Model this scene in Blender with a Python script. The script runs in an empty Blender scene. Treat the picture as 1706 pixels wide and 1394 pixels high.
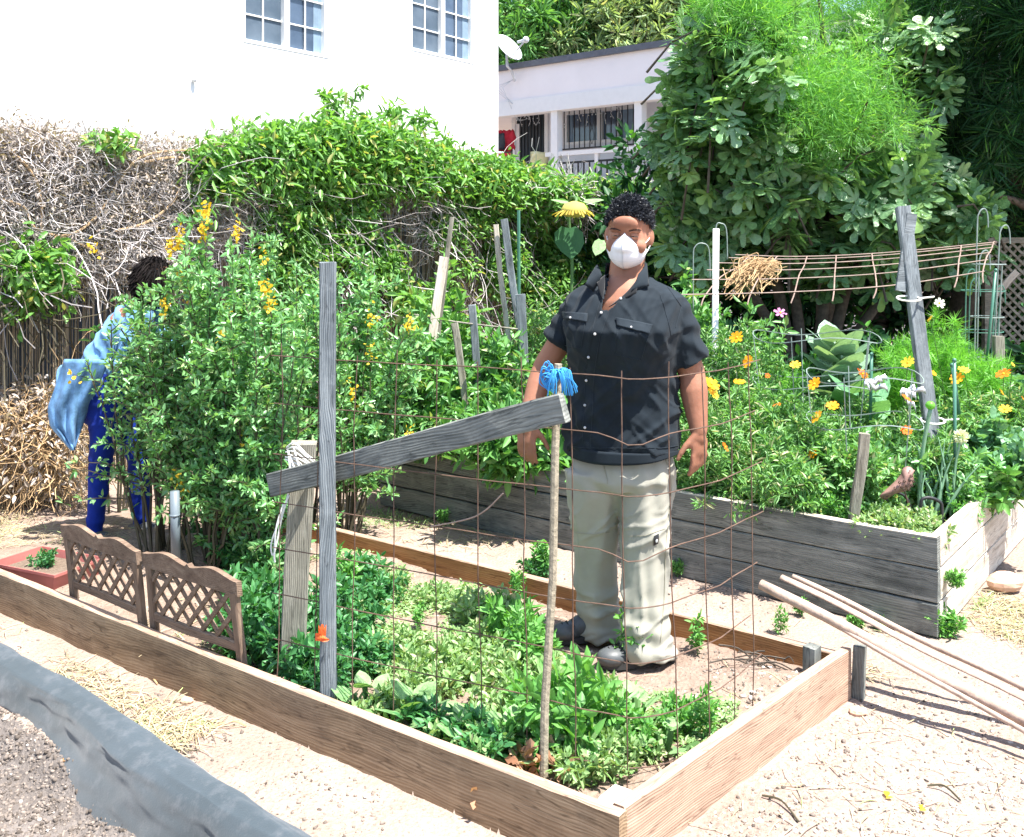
import bpy, math, random
import numpy as np
from mathutils import Vector, Matrix, Euler
from mathutils.bvhtree import BVHTree
R = math.radians
CAMH = 1.62; FO = 1700.0
scene = bpy.context.scene
COL = scene.collection
Z = Vector((0, 0, 1))
def G(px, py, z=0.0):                       # photo pixel on a level plane -> world point
    y = FO*(CAMH-z)/(py-400.0); return Vector(((px-853)*y/FO, y, z))
def D(px, py, y):                           # photo pixel at a known distance -> world point
    return Vector(((px-853)*y/FO, y, CAMH-(py-400)*y/FO))
def PL(A, v, px, py):                       # photo pixel on a vertical plane through A along v
    k = (px-853)/FO; t = (k*A[1]-A[0])/(v[0]-k*v[1]); y = A[1]+t*v[1]
    return t, CAMH-(py-400)*y/FO
# ---------------------------------------------------------------- noise
def _h(ix, iy, iz, s):
    n = (ix*374761393 + iy*668265263 + iz*1274126177 + s*974711) & 0x7fffffff
    n = ((n ^ (n >> 13))*1274126177) & 0x7fffffff
    return ((n ^ (n >> 16)) & 0xffff)/65535.0
def vnoise(p, s=0):
    p = np.asarray(p, float); i = np.floor(p).astype(np.int64); f = p-i; f = f*f*(3-2*f)
    r = 0
    for dx in (0, 1):
        for dy in (0, 1):
            for dz in (0, 1):
                w = (f[:, 0] if dx else 1-f[:, 0])*(f[:, 1] if dy else 1-f[:, 1])*(f[:, 2] if dz else 1-f[:, 2])
                r = r+w*_h(i[:, 0]+dx, i[:, 1]+dy, i[:, 2]+dz, s)
    return r*2-1
def fbm(p, s=0, o=4):
    p = np.asarray(p, float); a = 1.0; t = 0; r = 0
    for k in range(o): r = r+a*vnoise(p, s+k*17); t += a; a *= .5; p = p*2.03+7.1
    return r/t
def nz1(x, y, z=0, s=0, o=3): return float(fbm([[x, y, z]], s, o)[0])
# ---------------------------------------------------------------- materials
def new_mat(name):
    m = bpy.data.materials.new(name); m.use_nodes = True; nt = m.node_tree
    for n in list(nt.nodes): nt.nodes.remove(n)
    return m, nt
class NT:
    def __init__(s, name): s.m, s.t = new_mat(name); s.out = s.n('ShaderNodeOutputMaterial')
    def n(s, ty, ins=None, **kw):
        nd = s.t.nodes.new(ty)
        for k, v in kw.items(): setattr(nd, k, v)
        for k, v in (ins or {}).items():
            if isinstance(v, bpy.types.NodeSocket): s.t.links.new(v, nd.inputs[k])
            else: nd.inputs[k].default_value = v
        return nd
    def l(s, a, b): s.t.links.new(a, b)
    def ramp(s, fac, stops, interp='LINEAR'):
        r = s.n('ShaderNodeValToRGB'); r.color_ramp.interpolation = interp
        e = r.color_ramp.elements
        while len(e) < len(stops): e.new(.5)
        for x, (p, c) in zip(e, stops): x.position = p; x.color = (c[0], c[1], c[2], 1)
        s.l(fac, r.inputs['Fac']); return r.outputs['Color']
    def mix(s, f, a, b, mode='MIX'):
        m = s.n('ShaderNodeMix', data_type='RGBA', blend_type=mode)
        for k, v in ((0, f), (6, a), (7, b)):
            if isinstance(v, bpy.types.NodeSocket): s.l(v, m.inputs[k])
            else: m.inputs[k].default_value = v if k == 0 else (v[0], v[1], v[2], 1)
        return m.outputs[2]
    def noise(s, co, scale, detail=4, rough=.55, dist=0):
        n = s.n('ShaderNodeTexNoise', {'Scale': scale, 'Detail': detail, 'Roughness': rough, 'Distortion': dist})
        s.l(co, n.inputs['Vector']); return n.outputs['Fac']
    def mapco(s, co, sc, loc=(0, 0, 0)):
        m = s.n('ShaderNodeMapping'); m.inputs['Scale'].default_value = sc; m.inputs['Location'].default_value = loc
        s.l(co, m.inputs['Vector']); return m.outputs['Vector']
    def bump(s, h, st, d=.01):
        b = s.n('ShaderNodeBump', {'Strength': st, 'Distance': d}); s.l(h, b.inputs['Height']); return b.outputs['Normal']
    def pbr(s, col, rough=.8, spec=.3, nrm=None, **kw):
        p = s.n('ShaderNodeBsdfPrincipled')
        if isinstance(col, bpy.types.NodeSocket): s.l(col, p.inputs['Base Color'])
        else: p.inputs['Base Color'].default_value = (*col, 1)
        if isinstance(rough, bpy.types.NodeSocket): s.l(rough, p.inputs['Roughness'])
        else: p.inputs['Roughness'].default_value = rough
        p.inputs['Specular IOR Level'].default_value = spec
        if nrm is not None: s.l(nrm, p.inputs['Normal'])
        for k, v in kw.items(): p.inputs[k].default_value = v
        s.l(p.outputs[0], s.out.inputs['Surface']); return p
    def obj(s):
        t = s.n('ShaderNodeTexCoord').outputs['Object']
        oi = s.n('ShaderNodeObjectInfo')
        a = s.n('ShaderNodeVectorMath', operation='ADD'); s.l(t, a.inputs[0])
        m = s.n('ShaderNodeMath', {1: 37.0}, operation='MULTIPLY'); s.l(oi.outputs['Random'], m.inputs[0])
        s.l(m.outputs[0], a.inputs[1]); return a.outputs[0]
def leaf_mat(name, c1, c2, c3=None, trans=.3, rough=.42, spec=.45, vein=False):
    k = NT(name); g = k.n('ShaderNodeNewGeometry'); r = g.outputs['Random Per Island']
    st = [(0, c1), (.8, c2)] + ([(.9, c2), (.93, c3)] if c3 else [])
    c = k.ramp(r, st)
    nr = None
    if vein:
        t = k.n('ShaderNodeTexCoord').outputs['Object']; v1 = k.noise(t, 45, 4, .65, .8); c = k.mix(k.ramp(v1, [(.4, (0, 0, 0)), (.62, (.45,)*3)]), c, tuple(min(1, x*1.6) for x in c2)); nr = k.bump(v1, .5, .01)
    p = k.pbr(c, rough, spec, nr)
    t = k.n('ShaderNodeBsdfTranslucent'); tc = k.mix(1.0, c, (1.5, 1.5, .6), 'MULTIPLY'); k.l(tc, t.inputs['Color'])
    ms = k.n('ShaderNodeMixShader', {0: trans}); k.l(p.outputs[0], ms.inputs[1]); k.l(t.outputs[0], ms.inputs[2])
    k.l(ms.outputs[0], k.out.inputs['Surface']); return k.m
def wood_mat(name, dark, mid, light, grain=1.0, bump=.5, rough=.85, stain=.5, staincol=(.03, .025, .02)):
    k = NT(name); co = k.obj()
    nn = k.n('ShaderNodeTexNoise', {'Scale': 2.2, 'Detail': 3.0}); k.l(k.mapco(co, (.7, 2.2, 2.2)), nn.inputs['Vector'])
    sc_ = k.n('ShaderNodeVectorMath', {1: (.0, .05, .085)}, operation='MULTIPLY'); k.l(nn.outputs['Color'], sc_.inputs[0])
    ad = k.n('ShaderNodeVectorMath', operation='ADD'); k.l(co, ad.inputs[0]); k.l(sc_.outputs[0], ad.inputs[1]); wc = ad.outputs[0]
    g1 = k.noise(k.mapco(wc, (1.3, 9*grain, 13*grain)), 2.0, 6, .6, .3)
    g2 = k.noise(k.mapco(wc, (7.0, 120*grain, 120*grain)), 2.2, 5, .75)
    w = k.n('ShaderNodeTexWave', {'Scale': 34.0*grain, 'Distortion': 1.2, 'Detail': 2.0, 'Detail Scale': 2.0}, wave_type='BANDS', bands_direction='Z'); k.l(k.mapco(wc, (.08, .5, 1.0)), w.inputs['Vector'])
    pm = k.noise(k.mapco(co, (1.1, 5, 5)), 2.0, 3, .5)
    c = k.ramp(g1, [(.28, dark), (.5, mid), (.72, light)])
    c = k.mix(k.ramp(pm, [(.42, (.06,)*3), (.62, (.5,)*3)]), c, k.ramp(w.outputs['Fac'], [(.1, tuple((a+b)*.45 for a, b in zip(dark, mid))), (.55, mid), (1, light)]))
    c = k.mix(k.ramp(g2, [(.46, (0, 0, 0)), (.75, (.42,)*3)]), c, dark)
    g3 = k.noise(k.mapco(wc, (1.6, 26*grain, 26*grain), (3, 1, 2)), 1.6, 2, .5, .2)
    c = k.mix(k.ramp(g3, [(.478, (0, 0, 0)), (.497, (.6,)*3), (.503, (.6,)*3), (.522, (0, 0, 0))]), c, tuple(x*.5 for x in dark))
    s1 = k.noise(k.mapco(co, (1.1, 3, 3)), 2.2, 6, .65)
    c = k.mix(k.ramp(s1, [(.5, (0, 0, 0)), (.70, (stain,)*3)]), c, staincol)
    s2 = k.noise(co, 14, 6, .7); c = k.mix(k.ramp(s2, [(.52, (0, 0, 0)), (.7, (.35,)*3)]), c, light)
    v = k.n('ShaderNodeTexVoronoi', {'Scale': 1.0, 'Randomness': 1.0}); k.l(k.mapco(co, (2.6, 5, 5)), v.inputs['Vector'])
    c = k.mix(k.ramp(v.outputs['Distance'], [(.03, (.85,)*3), (.06, (.2,)*3), (.09, (.35,)*3), (.12, (0, 0, 0))]), c, tuple(x*.35 for x in dark))
    h = k.mix(.4, g2, w.outputs['Fac']); h = k.mix(.3, h, g3)
    k.pbr(c, rough, .2, k.bump(h, bump, .004)); return k.m
def flat_mat(name, col, rough=.6, spec=.4, var=.15, sc=8, bump=0, metallic=0):
    k = NT(name); co = k.obj(); n = k.noise(co, sc, 5, .6)
    c = k.ramp(n, [(.3, tuple(x*(1-var) for x in col)), (.7, tuple(min(1, x*(1+var)) for x in col))])
    k.pbr(c, rough, spec, k.bump(n, bump, .01) if bump else None, Metallic=metallic); return k.m
M = {}
M['pea'] = leaf_mat('pea_leaf', (.10, .27, .085), (.22, .44, .18), (.32, .44, .20), .32, .33, .6)
M['vine'] = leaf_mat('vine_leaf', (.10, .25, .05), (.19, .39, .10), (.38, .40, .14), .35)
M['vine2'] = leaf_mat('vine_leaf_deep', (.07, .21, .05), (.15, .34, .09), None, .3)
M['dead'] = leaf_mat('dead_leaf', (.24, .19, .15), (.52, .45, .40), None, .15, .8, .1)
M['fig'] = leaf_mat('fig_leaf', (.04, .12, .045), (.19, .34, .16), (.30, .46, .16), .34, .27, .9, True)
M['feather'] = leaf_mat('feather_leaf', (.09, .27, .06), (.18, .43, .10), (.30, .55, .10), .42, .5, .3)
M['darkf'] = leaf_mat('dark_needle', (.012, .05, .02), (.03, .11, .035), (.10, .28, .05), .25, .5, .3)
M['bamboo'] = leaf_mat('bamboo_leaf', (.18, .28, .12), (.34, .45, .22), (.42, .42, .24), .3, .5, .3)
M['weed'] = leaf_mat('weed_leaf', (.09, .26, .055), (.17, .40, .10), None, .32)
M['mint'] = leaf_mat('mint_leaf', (.035, .15, .05), (.08, .25, .08), None, .3)
M['squash'] = leaf_mat('squash_leaf', (.12, .26, .09), (.24, .38, .17), None, .3, .5, .3, True)
M['cover'] = leaf_mat('cover_leaf', (.16, .30, .10), (.30, .44, .19), (.44, .44, .26), .3)
M['kale'] = leaf_mat('kale_leaf', (.08, .22, .10), (.17, .34, .17), None, .25, .4, .5, True)
M['collard'] = leaf_mat('collard_leaf', (.10, .21, .12), (.24, .36, .26), None, .22, .28, .9, True)
M['fennel'] = leaf_mat('fennel_leaf', (.10, .32, .04), (.20, .48, .07), None, .4)
M['cosmos'] = leaf_mat('cosmos_leaf', (.10, .27, .07), (.22, .42, .15), (.45, .47, .28), .3)
M['tomato'] = leaf_mat('tomato_leaf', (.08, .23, .06), (.16, .36, .11), (.3, .4, .15), .3)
M['onion'] = leaf_mat('onion_leaf', (.12, .27, .16), (.22, .38, .24), None, .15, .4, .5)
M['orange'] = leaf_mat('orange_petal', (.75, .25, .01), (.85, .38, .015), None, .3, .6, .2)
M['redor'] = leaf_mat('red_orange_petal', (.72, .10, .01), (.82, .2, .015), None, .3, .6, .2)
M['sfpetal'] = leaf_mat('dull_sunflower_petal', (.30, .20, .03), (.62, .50, .10), None, .3, .6, .2)
M['yellow'] = leaf_mat('yellow_petal', (.60, .36, .02), (.80, .55, .06), None, .3, .6, .2)
M['pink'] = leaf_mat('pink_petal', (.7, .2, .5), (.75, .3, .6), None, .3, .6, .2)
M['whitep'] = leaf_mat('white_petal', (.6, .66, .5), (.8, .82, .7), None, .3, .6, .2)
M['straw'] = leaf_mat('straw_blade', (.25, .19, .11), (.52, .44, .29), (.4, .5, .2), .1, .7, .2)
M['twig'] = leaf_mat('twig_bark', (.19, .17, .16), (.58, .54, .53), None, .02, .85, .1)
M['stem'] = flat_mat('green_stem', (.07, .15, .04), .6)
M['stemb'] = flat_mat('brown_stem', (.07, .06, .035), .8)
M['bark'] = flat_mat('tree_bark', (.09, .075, .06), .9, .2, .4, 20, .6)
M['woodnew'] = wood_mat('brown_bed_wood', (.15, .098, .058), (.29, .20, .12), (.42, .31, .20), 1.0, .5, .85, .55, (.10, .07, .05))
M['woodred'] = wood_mat('orange_bed_wood', (.20, .09, .035), (.32, .155, .06), (.40, .22, .10), 1.0, .35, .85, .4, (.14, .07, .035))
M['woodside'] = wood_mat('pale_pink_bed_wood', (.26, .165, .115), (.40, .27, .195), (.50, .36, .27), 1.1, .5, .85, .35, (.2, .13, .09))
M['woodgray'] = wood_mat('weathered_grey_wood', (.07, .078, .074), (.18, .19, .175), (.34, .345, .31), 1.0, .8, .9, .5, (.03, .035, .035))
M['woodstake'] = wood_mat('blue_grey_stake_wood', (.06, .07, .075), (.17, .195, .21), (.34, .37, .38), 1.6, 1.0, .9, .5, (.03, .035, .04))
M['woodpost'] = wood_mat('tan_grey_post_wood', (.13, .12, .095), (.27, .25, .20), (.42, .40, .33), 1.5, .9, .9, .4, (.06, .06, .05))
M['woodpale'] = wood_mat('sun_bleached_wood', (.33, .27, .21), (.55, .48, .40), (.72, .67, .58), 1.4, .6, .9, .3, (.2, .15, .1))
M['woodpole'] = flat_mat('tan_pole_wood', (.30, .26, .19), .85, .2, .35, 60, .5)
M['woodpink'] = wood_mat('bleached_pole_wood', (.30, .22, .17), (.50, .39, .32), (.66, .56, .48), 1.4, .6, .8, .3, (.16, .11, .08))
M['woodlat'] = wood_mat('brown_lattice_wood', (.11, .07, .05), (.20, .135, .095), (.30, .22, .16), 1.4, .5, .8, .3, (.07, .05, .035))
M['rust'] = flat_mat('rusty_wire', (.11, .065, .045), .75, .4, .4, 30, .3)
M['wirepale'] = flat_mat('pale_wire', (.27, .19, .155), .6, .5, .3, 20)
M['greenrod'] = flat_mat('green_coated_rod', (.05, .16, .11), .4, .5)
M['galv'] = flat_mat('galvanised_wire', (.19, .24, .22), .4, .6, .2, 20)
M['black'] = flat_mat('black_metal', (.015, .016, .018), .5)
M['white'] = flat_mat('white_paint', (.80, .80, .78), .6, .3, .03)
M['wallw'] = flat_mat('white_stucco', (.82, .82, .80), .9, .2, .03, 3, .15)
M['wallp'] = flat_mat('pale_pink_stucco', (.88, .83, .81), .9, .2, .03, 2, .1)
M['wallb'] = flat_mat('porch_wall_paint', (.74, .74, .75), .9, .2, .05, 2)
M['roofe'] = flat_mat('dark_roof_edge', (.12, .13, .15), .8)
M['string'] = flat_mat('white_cotton_string', (.75, .74, .70), .9, .1, .1, 40)
M['twine'] = leaf_mat('blue_twine', (.03, .22, .62), (.08, .45, .85), None, .1, .6, .3)
M['plastic_red'] = flat_mat('faded_red_plastic', (.36, .12, .105), .5, .4, .2, 6)
M['red'] = flat_mat('red_cloth', (.65, .03, .06), .7)
M['yell'] = flat_mat('pale_yellow_plastic', (.70, .64, .34), .6)
M['orange_tape'] = flat_mat('orange_tape', (.85, .14, .03), .6)
M['darkgrey'] = flat_mat('dark_grey_cloth', (.06, .07, .08), .8)
M['pebble'] = leaf_mat('pebble_stone', (.26, .21, .17), (.58, .53, .48), None, 0.0, .9, .2)
M['brick'] = flat_mat('brick_stone', (.55, .36, .26), .9, .2, .25, 12, .8)
M['conc'] = flat_mat('pale_concrete', (.66, .62, .56), .95, .2, .12, 25, .8)
M['metalbird'] = flat_mat('rusty_pink_tin', (.24, .135, .11), .55, .5, .3, 30)
M['tin_dark'] = flat_mat('dark_tin_scroll', (.05, .03, .02), .7)
M['pipe'] = flat_mat('grey_pipe', (.13, .16, .18), .5, .5)
M['pvc'] = flat_mat('white_pvc', (.75, .75, .72), .45, .4, .08, 9)
M['dish'] = flat_mat('satellite_dish_grey', (.55, .57, .58), .5)
# glass
k = NT('window_glass'); co = k.obj(); n = k.noise(co, 1.6, 4, .6)
k.pbr(k.ramp(n, [(.35, (.035, .055, .09)), (.65, (.09, .125, .18))]), .08, .8); M['glass'] = k.m
k = NT('window_screen'); co = k.obj(); n = k.noise(co, 3, 4, .6)
k.pbr(k.ramp(n, [(.35, (.07, .10, .135)), (.65, (.115, .15, .19))]), .5, .3); M['screen'] = k.m
M['curtain'] = flat_mat('pale_blue_curtain', (.20, .28, .36), .8)
M['darkdoor'] = flat_mat('dark_security_door', (.012, .02, .028), .5)
# soil / ground
def soil_mat(name, a, b, c, d, strawf=.35):
    k = NT(name); t = k.n('ShaderNodeTexCoord').outputs['Object']
    n1 = k.noise(t, 1.3, 5, .6); n2 = k.noise(t, 14, 6, .68); n3 = k.noise(t, 90, 4, .7)
    c0 = k.ramp(n1, [(.35, a), (.65, b)]); c0 = k.mix(k.ramp(n2, [(.35, (0, 0, 0)), (.7, (1, 1, 1))]), c0, c)
    c0 = k.mix(k.ramp(n3, [(.28, (.75,)*3), (.46, (0, 0, 0))]), c0, d)
    f = k.noise(k.mapco(t, (60, 9, 30)), 2.0, 3, .6, 1.5)
    c0 = k.mix(k.ramp(f, [(.62, (0, 0, 0)), (.72, (strawf,)*3)]), c0, (.66, .56, .42))
    v = k.n('ShaderNodeTexVoronoi', {'Scale': 55.0}); k.l(t, v.inputs['Vector'])
    hh = k.mix(.5, n3, n2); hh = k.mix(.35, hh, v.outputs['Distance'])
    k.pbr(c0, .95, .15, k.bump(hh, .9, .02)); return k.m
M['ground'] = soil_mat('dry_path_soil', (.25, .18, .145), (.38, .305, .255), (.31, .235, .19), (.10, .07, .052))
M['bedsoil'] = soil_mat('bed_soil', (.26, .19, .15), (.35, .27, .215), (.21, .15, .115), (.08, .055, .042), .2)
M['soil2'] = soil_mat('raised_bed_soil', (.16, .12, .09), (.22, .17, .13), (.14, .10, .075), (.06, .045, .03), .2)
M['soil3'] = soil_mat('near_bed_soil', (.13, .112, .10), (.20, .175, .158), (.115, .097, .085), (.04, .034, .03), .1)
# landscape fabric
k = NT('landscape_fabric'); t = k.n('ShaderNodeTexCoord').outputs['Object']
n1 = k.noise(t, 3, 5, .6); n2 = k.noise(t, 220, 2, .6); n3 = k.noise(t, 18, 5, .7)
c = k.ramp(n1, [(.3, (.017, .029, .035)), (.7, (.040, .056, .068))])
c = k.mix(k.ramp(n3, [(.5, (0, 0, 0)), (.8, (.4,)*3)]), c, (.17, .17, .18))
k.pbr(c, .75, .35, k.bump(k.mix(.3, n2, n3), .3, .003), **{'Sheen Weight': .3}); M['fabric'] = k.m
# people
k = NT('tan_skin'); t = k.obj(); n = k.noise(t, 30, 4, .6); n1 = k.noise(t, 6, 3, .5)
c = k.ramp(n1, [(.35, (.24, .105, .062)), (.65, (.34, .16, .10))])
k.pbr(k.mix(k.ramp(n, [(.4, (.0,)*3), (.75, (.35,)*3)]), c, (.34, .14, .09)), .58, .3, k.bump(n, .35, .004), **{'Subsurface Weight': .08, 'Subsurface Scale': .01}); M['skin'] = k.m
def cloth(name, c, var, weave=500, b=.15, sheen=.2, rough=.85):
    k = NT(name); t = k.obj(); n = k.noise(t, 7, 5, .65); n2 = k.noise(t, weave, 2, .5); n3 = k.noise(t, 40, 4, .6)
    cc = k.ramp(n, [(.3, tuple(x*(1-var) for x in c)), (.7, tuple(x*(1+var) for x in c))])
    k.pbr(cc, rough, .2, k.bump(k.mix(.5, n3, n2), b, .003), **{'Sheen Weight': sheen}); return k.m
M['shirt'] = cloth('black_cotton_shirt', (.011, .017, .023), .25, 500, .25, .04)
M['shirt_edge'] = cloth('black_cotton_seam', (.019, .027, .035), .1, 500, .2, .04)
M['undershirt'] = cloth('black_undershirt', (.008, .009, .011), .1)
M['khaki'] = cloth('khaki_twill', (.31, .30, .25), .08, 600, .2, .05)
M['seamk'] = cloth('khaki_seam', (.28, .26, .19), .06)
M['denim'] = cloth('light_blue_denim', (.13, .27, .46), .75, 400, .6, .05)
M['royal'] = cloth('royal_blue_knit', (.006, .024, .22), .35, 500, .4, .02)
M['shoe'] = flat_mat('grey_black_leather', (.06, .065, .068), .5, .5, .3, 15)
M['sole'] = flat_mat('dark_rubber_sole', (.03, .03, .03), .7)
M['hair'] = leaf_mat('black_grey_hair', (.010, .012, .016), (.022, .025, .032), (.06, .065, .08), 0, .5, .35)
M['hairb'] = leaf_mat('dark_brown_hair', (.008, .007, .007), (.016, .012, .011), None, 0, .8, .1)
M['maskw'] = flat_mat('white_mask_cloth', (.76, .75, .76), .85, .2, .03, 20)
M['maskseam'] = flat_mat('grey_white_seam', (.5, .5, .52), .8)
M['eye'] = flat_mat('eye_white', (.22, .18, .16), .3)
M['iris'] = flat_mat('dark_eye', (.01, .007, .005), .2, .6)
M['button'] = flat_mat('grey_pearl_button', (.5, .5, .5), .3, .6)
M['brow'] = flat_mat('eyebrow_hair', (.05, .03, .025), .8)
# ---------------------------------------------------------------- meshes
class MB:
    def __init__(s): s.v = []; s.f = []
    def add(s, vs, fs):
        o = len(s.v); s.v += [tuple(v) for v in vs]; s.f += [tuple(i+o for i in f) for f in fs]; return s
    def box(s, c, x, y, z):             # centre and three half-axis vectors
        c = Vector(c); x = Vector(x); y = Vector(y); z = Vector(z)
        vs = [c+a*x+b*y+d*z for a in (-1, 1) for b in (-1, 1) for d in (-1, 1)]
        return s.add(vs, [(0, 1, 3, 2), (4, 6, 7, 5), (0, 4, 5, 1), (2, 3, 7, 6), (0, 2, 6, 4), (1, 5, 7, 3)])
    def beam(s, a, b, w, t, up=Z):
        a = Vector(a); b = Vector(b); d = (b-a).normalized(); sd = d.cross(Vector(up))
        if sd.length < 1e-4: sd = d.cross(Vector((0, 1, 0)))
        sd.normalize(); u = sd.cross(d)
        return s.box((a+b)/2, (b-a)/2, sd*t/2, u*w/2)
    def tube(s, pts, r, n=6, cap=True):
        pts = [Vector(p) for p in pts]; m = len(pts)
        rs = r if hasattr(r, '__len__') else [r]*m
        o = len(s.v); ref = None
        for i, p in enumerate(pts):
            d = (pts[min(i+1, m-1)]-pts[max(i-1, 0)])
            d = d.normalized() if d.length > 1e-9 else Z
            if ref is None: ref = d.orthogonal().normalized()
            ref = ref-d*ref.dot(d); ref = ref.normalized() if ref.length > 1e-6 else d.orthogonal().normalized()
            q = d.cross(ref)
            for k in range(n):
                a = 2*math.pi*k/n; s.v.append(tuple(p+(ref*math.cos(a)+q*math.sin(a))*rs[i]))
        for i in range(m-1):
            for k in range(n):
                k2 = (k+1) % n; s.f.append((o+i*n+k, o+i*n+k2, o+(i+1)*n+k2, o+(i+1)*n+k))
        if cap:
            s.f.append(tuple(o+k for k in range(n))[::-1]); s.f.append(tuple(o+(m-1)*n+k for k in range(n)))
        return s
    def ell(s, c, r, rot=None, nu=12, nv=8):
        c = Vector(c); rot = rot or Matrix.Identity(3)
        if not hasattr(r, '__len__'): r = (r, r, r)
        o = len(s.v)
        s.v.append(tuple(c+rot@Vector((0, 0, r[2])))); s.v.append(tuple(c-rot@Vector((0, 0, r[2]))))
        for j in range(1, nv):
            b = math.pi*j/nv
            for i in range(nu):
                a = 2*math.pi*i/nu
                s.v.append(tuple(c+rot@Vector((r[0]*math.sin(b)*math.cos(a), r[1]*math.sin(b)*math.sin(a), r[2]*math.cos(b)))))
        for i in range(nu):
            i2 = (i+1) % nu
            s.f.append((o, o+2+i, o+2+i2)); s.f.append((o+1, o+2+(nv-2)*nu+i2, o+2+(nv-2)*nu+i))
            for j in range(nv-2): s.f.append((o+2+j*nu+i, o+2+(j+1)*nu+i, o+2+(j+1)*nu+i2, o+2+j*nu+i2))
        return s
    def cap(s, a, b, ra, rb, n=12):       # closed capsule with tapering radius
        a = Vector(a); b = Vector(b); d = (b-a).normalized(); pts = []; rs = []
        for t in (-1, -.86, -.5): pts.append(a+d*ra*t); rs.append(ra*math.sqrt(max(0.0004, 1-t*t)))
        pts.append(a); rs.append(ra); pts.append(b); rs.append(rb)
        for t in (.5, .86, 1): pts.append(b+d*rb*t); rs.append(rb*math.sqrt(max(0.0004, 1-t*t)))
        return s.tube(pts, rs, n)
    def loft(s, rings, n=24):             # rings: (centre, rx, ry, angle[, power])
        o = len(s.v)
        for rg in rings:
            c, rx, ry, an = rg[:4]; pw = rg[4] if len(rg) > 4 else 1.0; c = Vector(c)
            for i in range(n):
                t = 2*math.pi*i/n; x = rx*math.copysign(abs(math.cos(t))**pw, math.cos(t)); y = ry*math.copysign(abs(math.sin(t))**pw, math.sin(t))
                s.v.append((c.x+x*math.cos(an)-y*math.sin(an), c.y+x*math.sin(an)+y*math.cos(an), c.z))
        for j in range(len(rings)-1):
            for i in range(n):
                i2 = (i+1) % n; s.f.append((o+j*n+i, o+j*n+i2, o+(j+1)*n+i2, o+(j+1)*n+i))
        s.f.append(tuple(o+i for i in range(n))[::-1]); s.f.append(tuple(o+(len(rings)-1)*n+i for i in range(n)))
        return s
    def grid(s, P):                       # P: list of rows of points
        o = len(s.v); m = len(P[0])
        for row in P: s.v += [tuple(p) for p in row]
        for j in range(len(P)-1):
            for i in range(m-1): s.f.append((o+j*m+i, o+j*m+i+1, o+(j+1)*m+i+1, o+(j+1)*m+i))
        return s
    def mesh(s, name, off=(0, 0, 0)):
        me = bpy.data.meshes.new(name); off = Vector(off)
        me.from_pydata([tuple(Vector(v)-off) for v in s.v], [], s.f); me.update(); return me
def tag(o, label=None, cat=None, group=None, kind=None):
    if label: o['label'] = label
    if cat: o['category'] = cat
    if group: o['group'] = group
    if kind: o['kind'] = kind
    return o
def thing(name, label, cat, loc=(0, 0, 0), group=None, rz=0):
    o = bpy.data.objects.new(name, None); COL.objects.link(o); o.location = loc; o.rotation_euler.z = rz
    o.empty_display_size = .1
    return tag(o, label, cat, group)
def root_off(p):
    v = Vector((0, 0, 0))
    while p is not None: v += p.location; p = p.parent
    return v
def put(name, src, mat, parent=None, smooth=False, own=False):   # mesh given in world coordinates, stored relative to its parent
    off = root_off(parent)
    base = off
    if isinstance(src, MB):
        if parent is None and own:
            a = np.array(src.v); base = Vector((float((a[:, 0].min()+a[:, 0].max())/2), float((a[:, 1].min()+a[:, 1].max())/2), float(a[:, 2].min())))
        me = src.mesh(name, base)
    else:
        me = src
        if base.length > 0: me.transform(Matrix.Translation(-base))
    ms = mat if isinstance(mat, (list, tuple)) else [mat]
    for m in ms: me.materials.append(M[m] if isinstance(m, str) else m)
    if smooth: me.shade_smooth()
    o = bpy.data.objects.new(name, me); COL.objects.link(o); o.parent = parent
    if parent is None and own: o.location = base
    return o
def mesh_np(name, V, loops, totals):
    me = bpy.data.meshes.new(name); me.vertices.add(len(V)); me.vertices.foreach_set('co', np.asarray(V, np.float32).ravel())
    me.loops.add(len(loops)); me.loops.foreach_set('vertex_index', np.asarray(loops, np.int32))
    tot = np.asarray(totals, np.int32); st = np.concatenate([[0], np.cumsum(tot)[:-1]]).astype(np.int32)
    me.polygons.add(len(tot)); me.polygons.foreach_set('loop_start', st); me.polygons.foreach_set('loop_total', tot)
    me.update(calc_edges=True); return me
def fan(outline, c=(.4, 0, -.05)):
    return [c]+outline, [(0, i+1, (i+1) % len(outline)+1) for i in range(len(outline))]
def curl(vs, a=.3, b=.12): return [(x, y, z-a*y*y-b*x*x) for x, y, z in vs]
_fr = [(0, 0), (-.06, .12), (-.05, .34), (.06, .42), (.14, .36), (.22, .10), (.36, .34), (.56, .52), (.66, .48), (.66, .36), (.46, .09), (.66, .13), (.84, .19), (.97, .12), (1.0, 0)]
_fo = [(x, y, 0) for x, y in _fr]+[(x, -y, 0) for x, y in _fr[-2:0:-1]]
_fv, _ff = fan(_fo, (.3, 0, -.03))
_rv, _rf = fan([(.0, 0, 0), (-.08, .25, 0), (.12, .5, 0), (.45, .52, .0), (.75, .33, 0), (1, 0, 0), (.75, -.33, 0), (.45, -.52, 0), (.12, -.5, 0), (-.08, -.25, 0)], (.35, 0, -.06))
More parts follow.
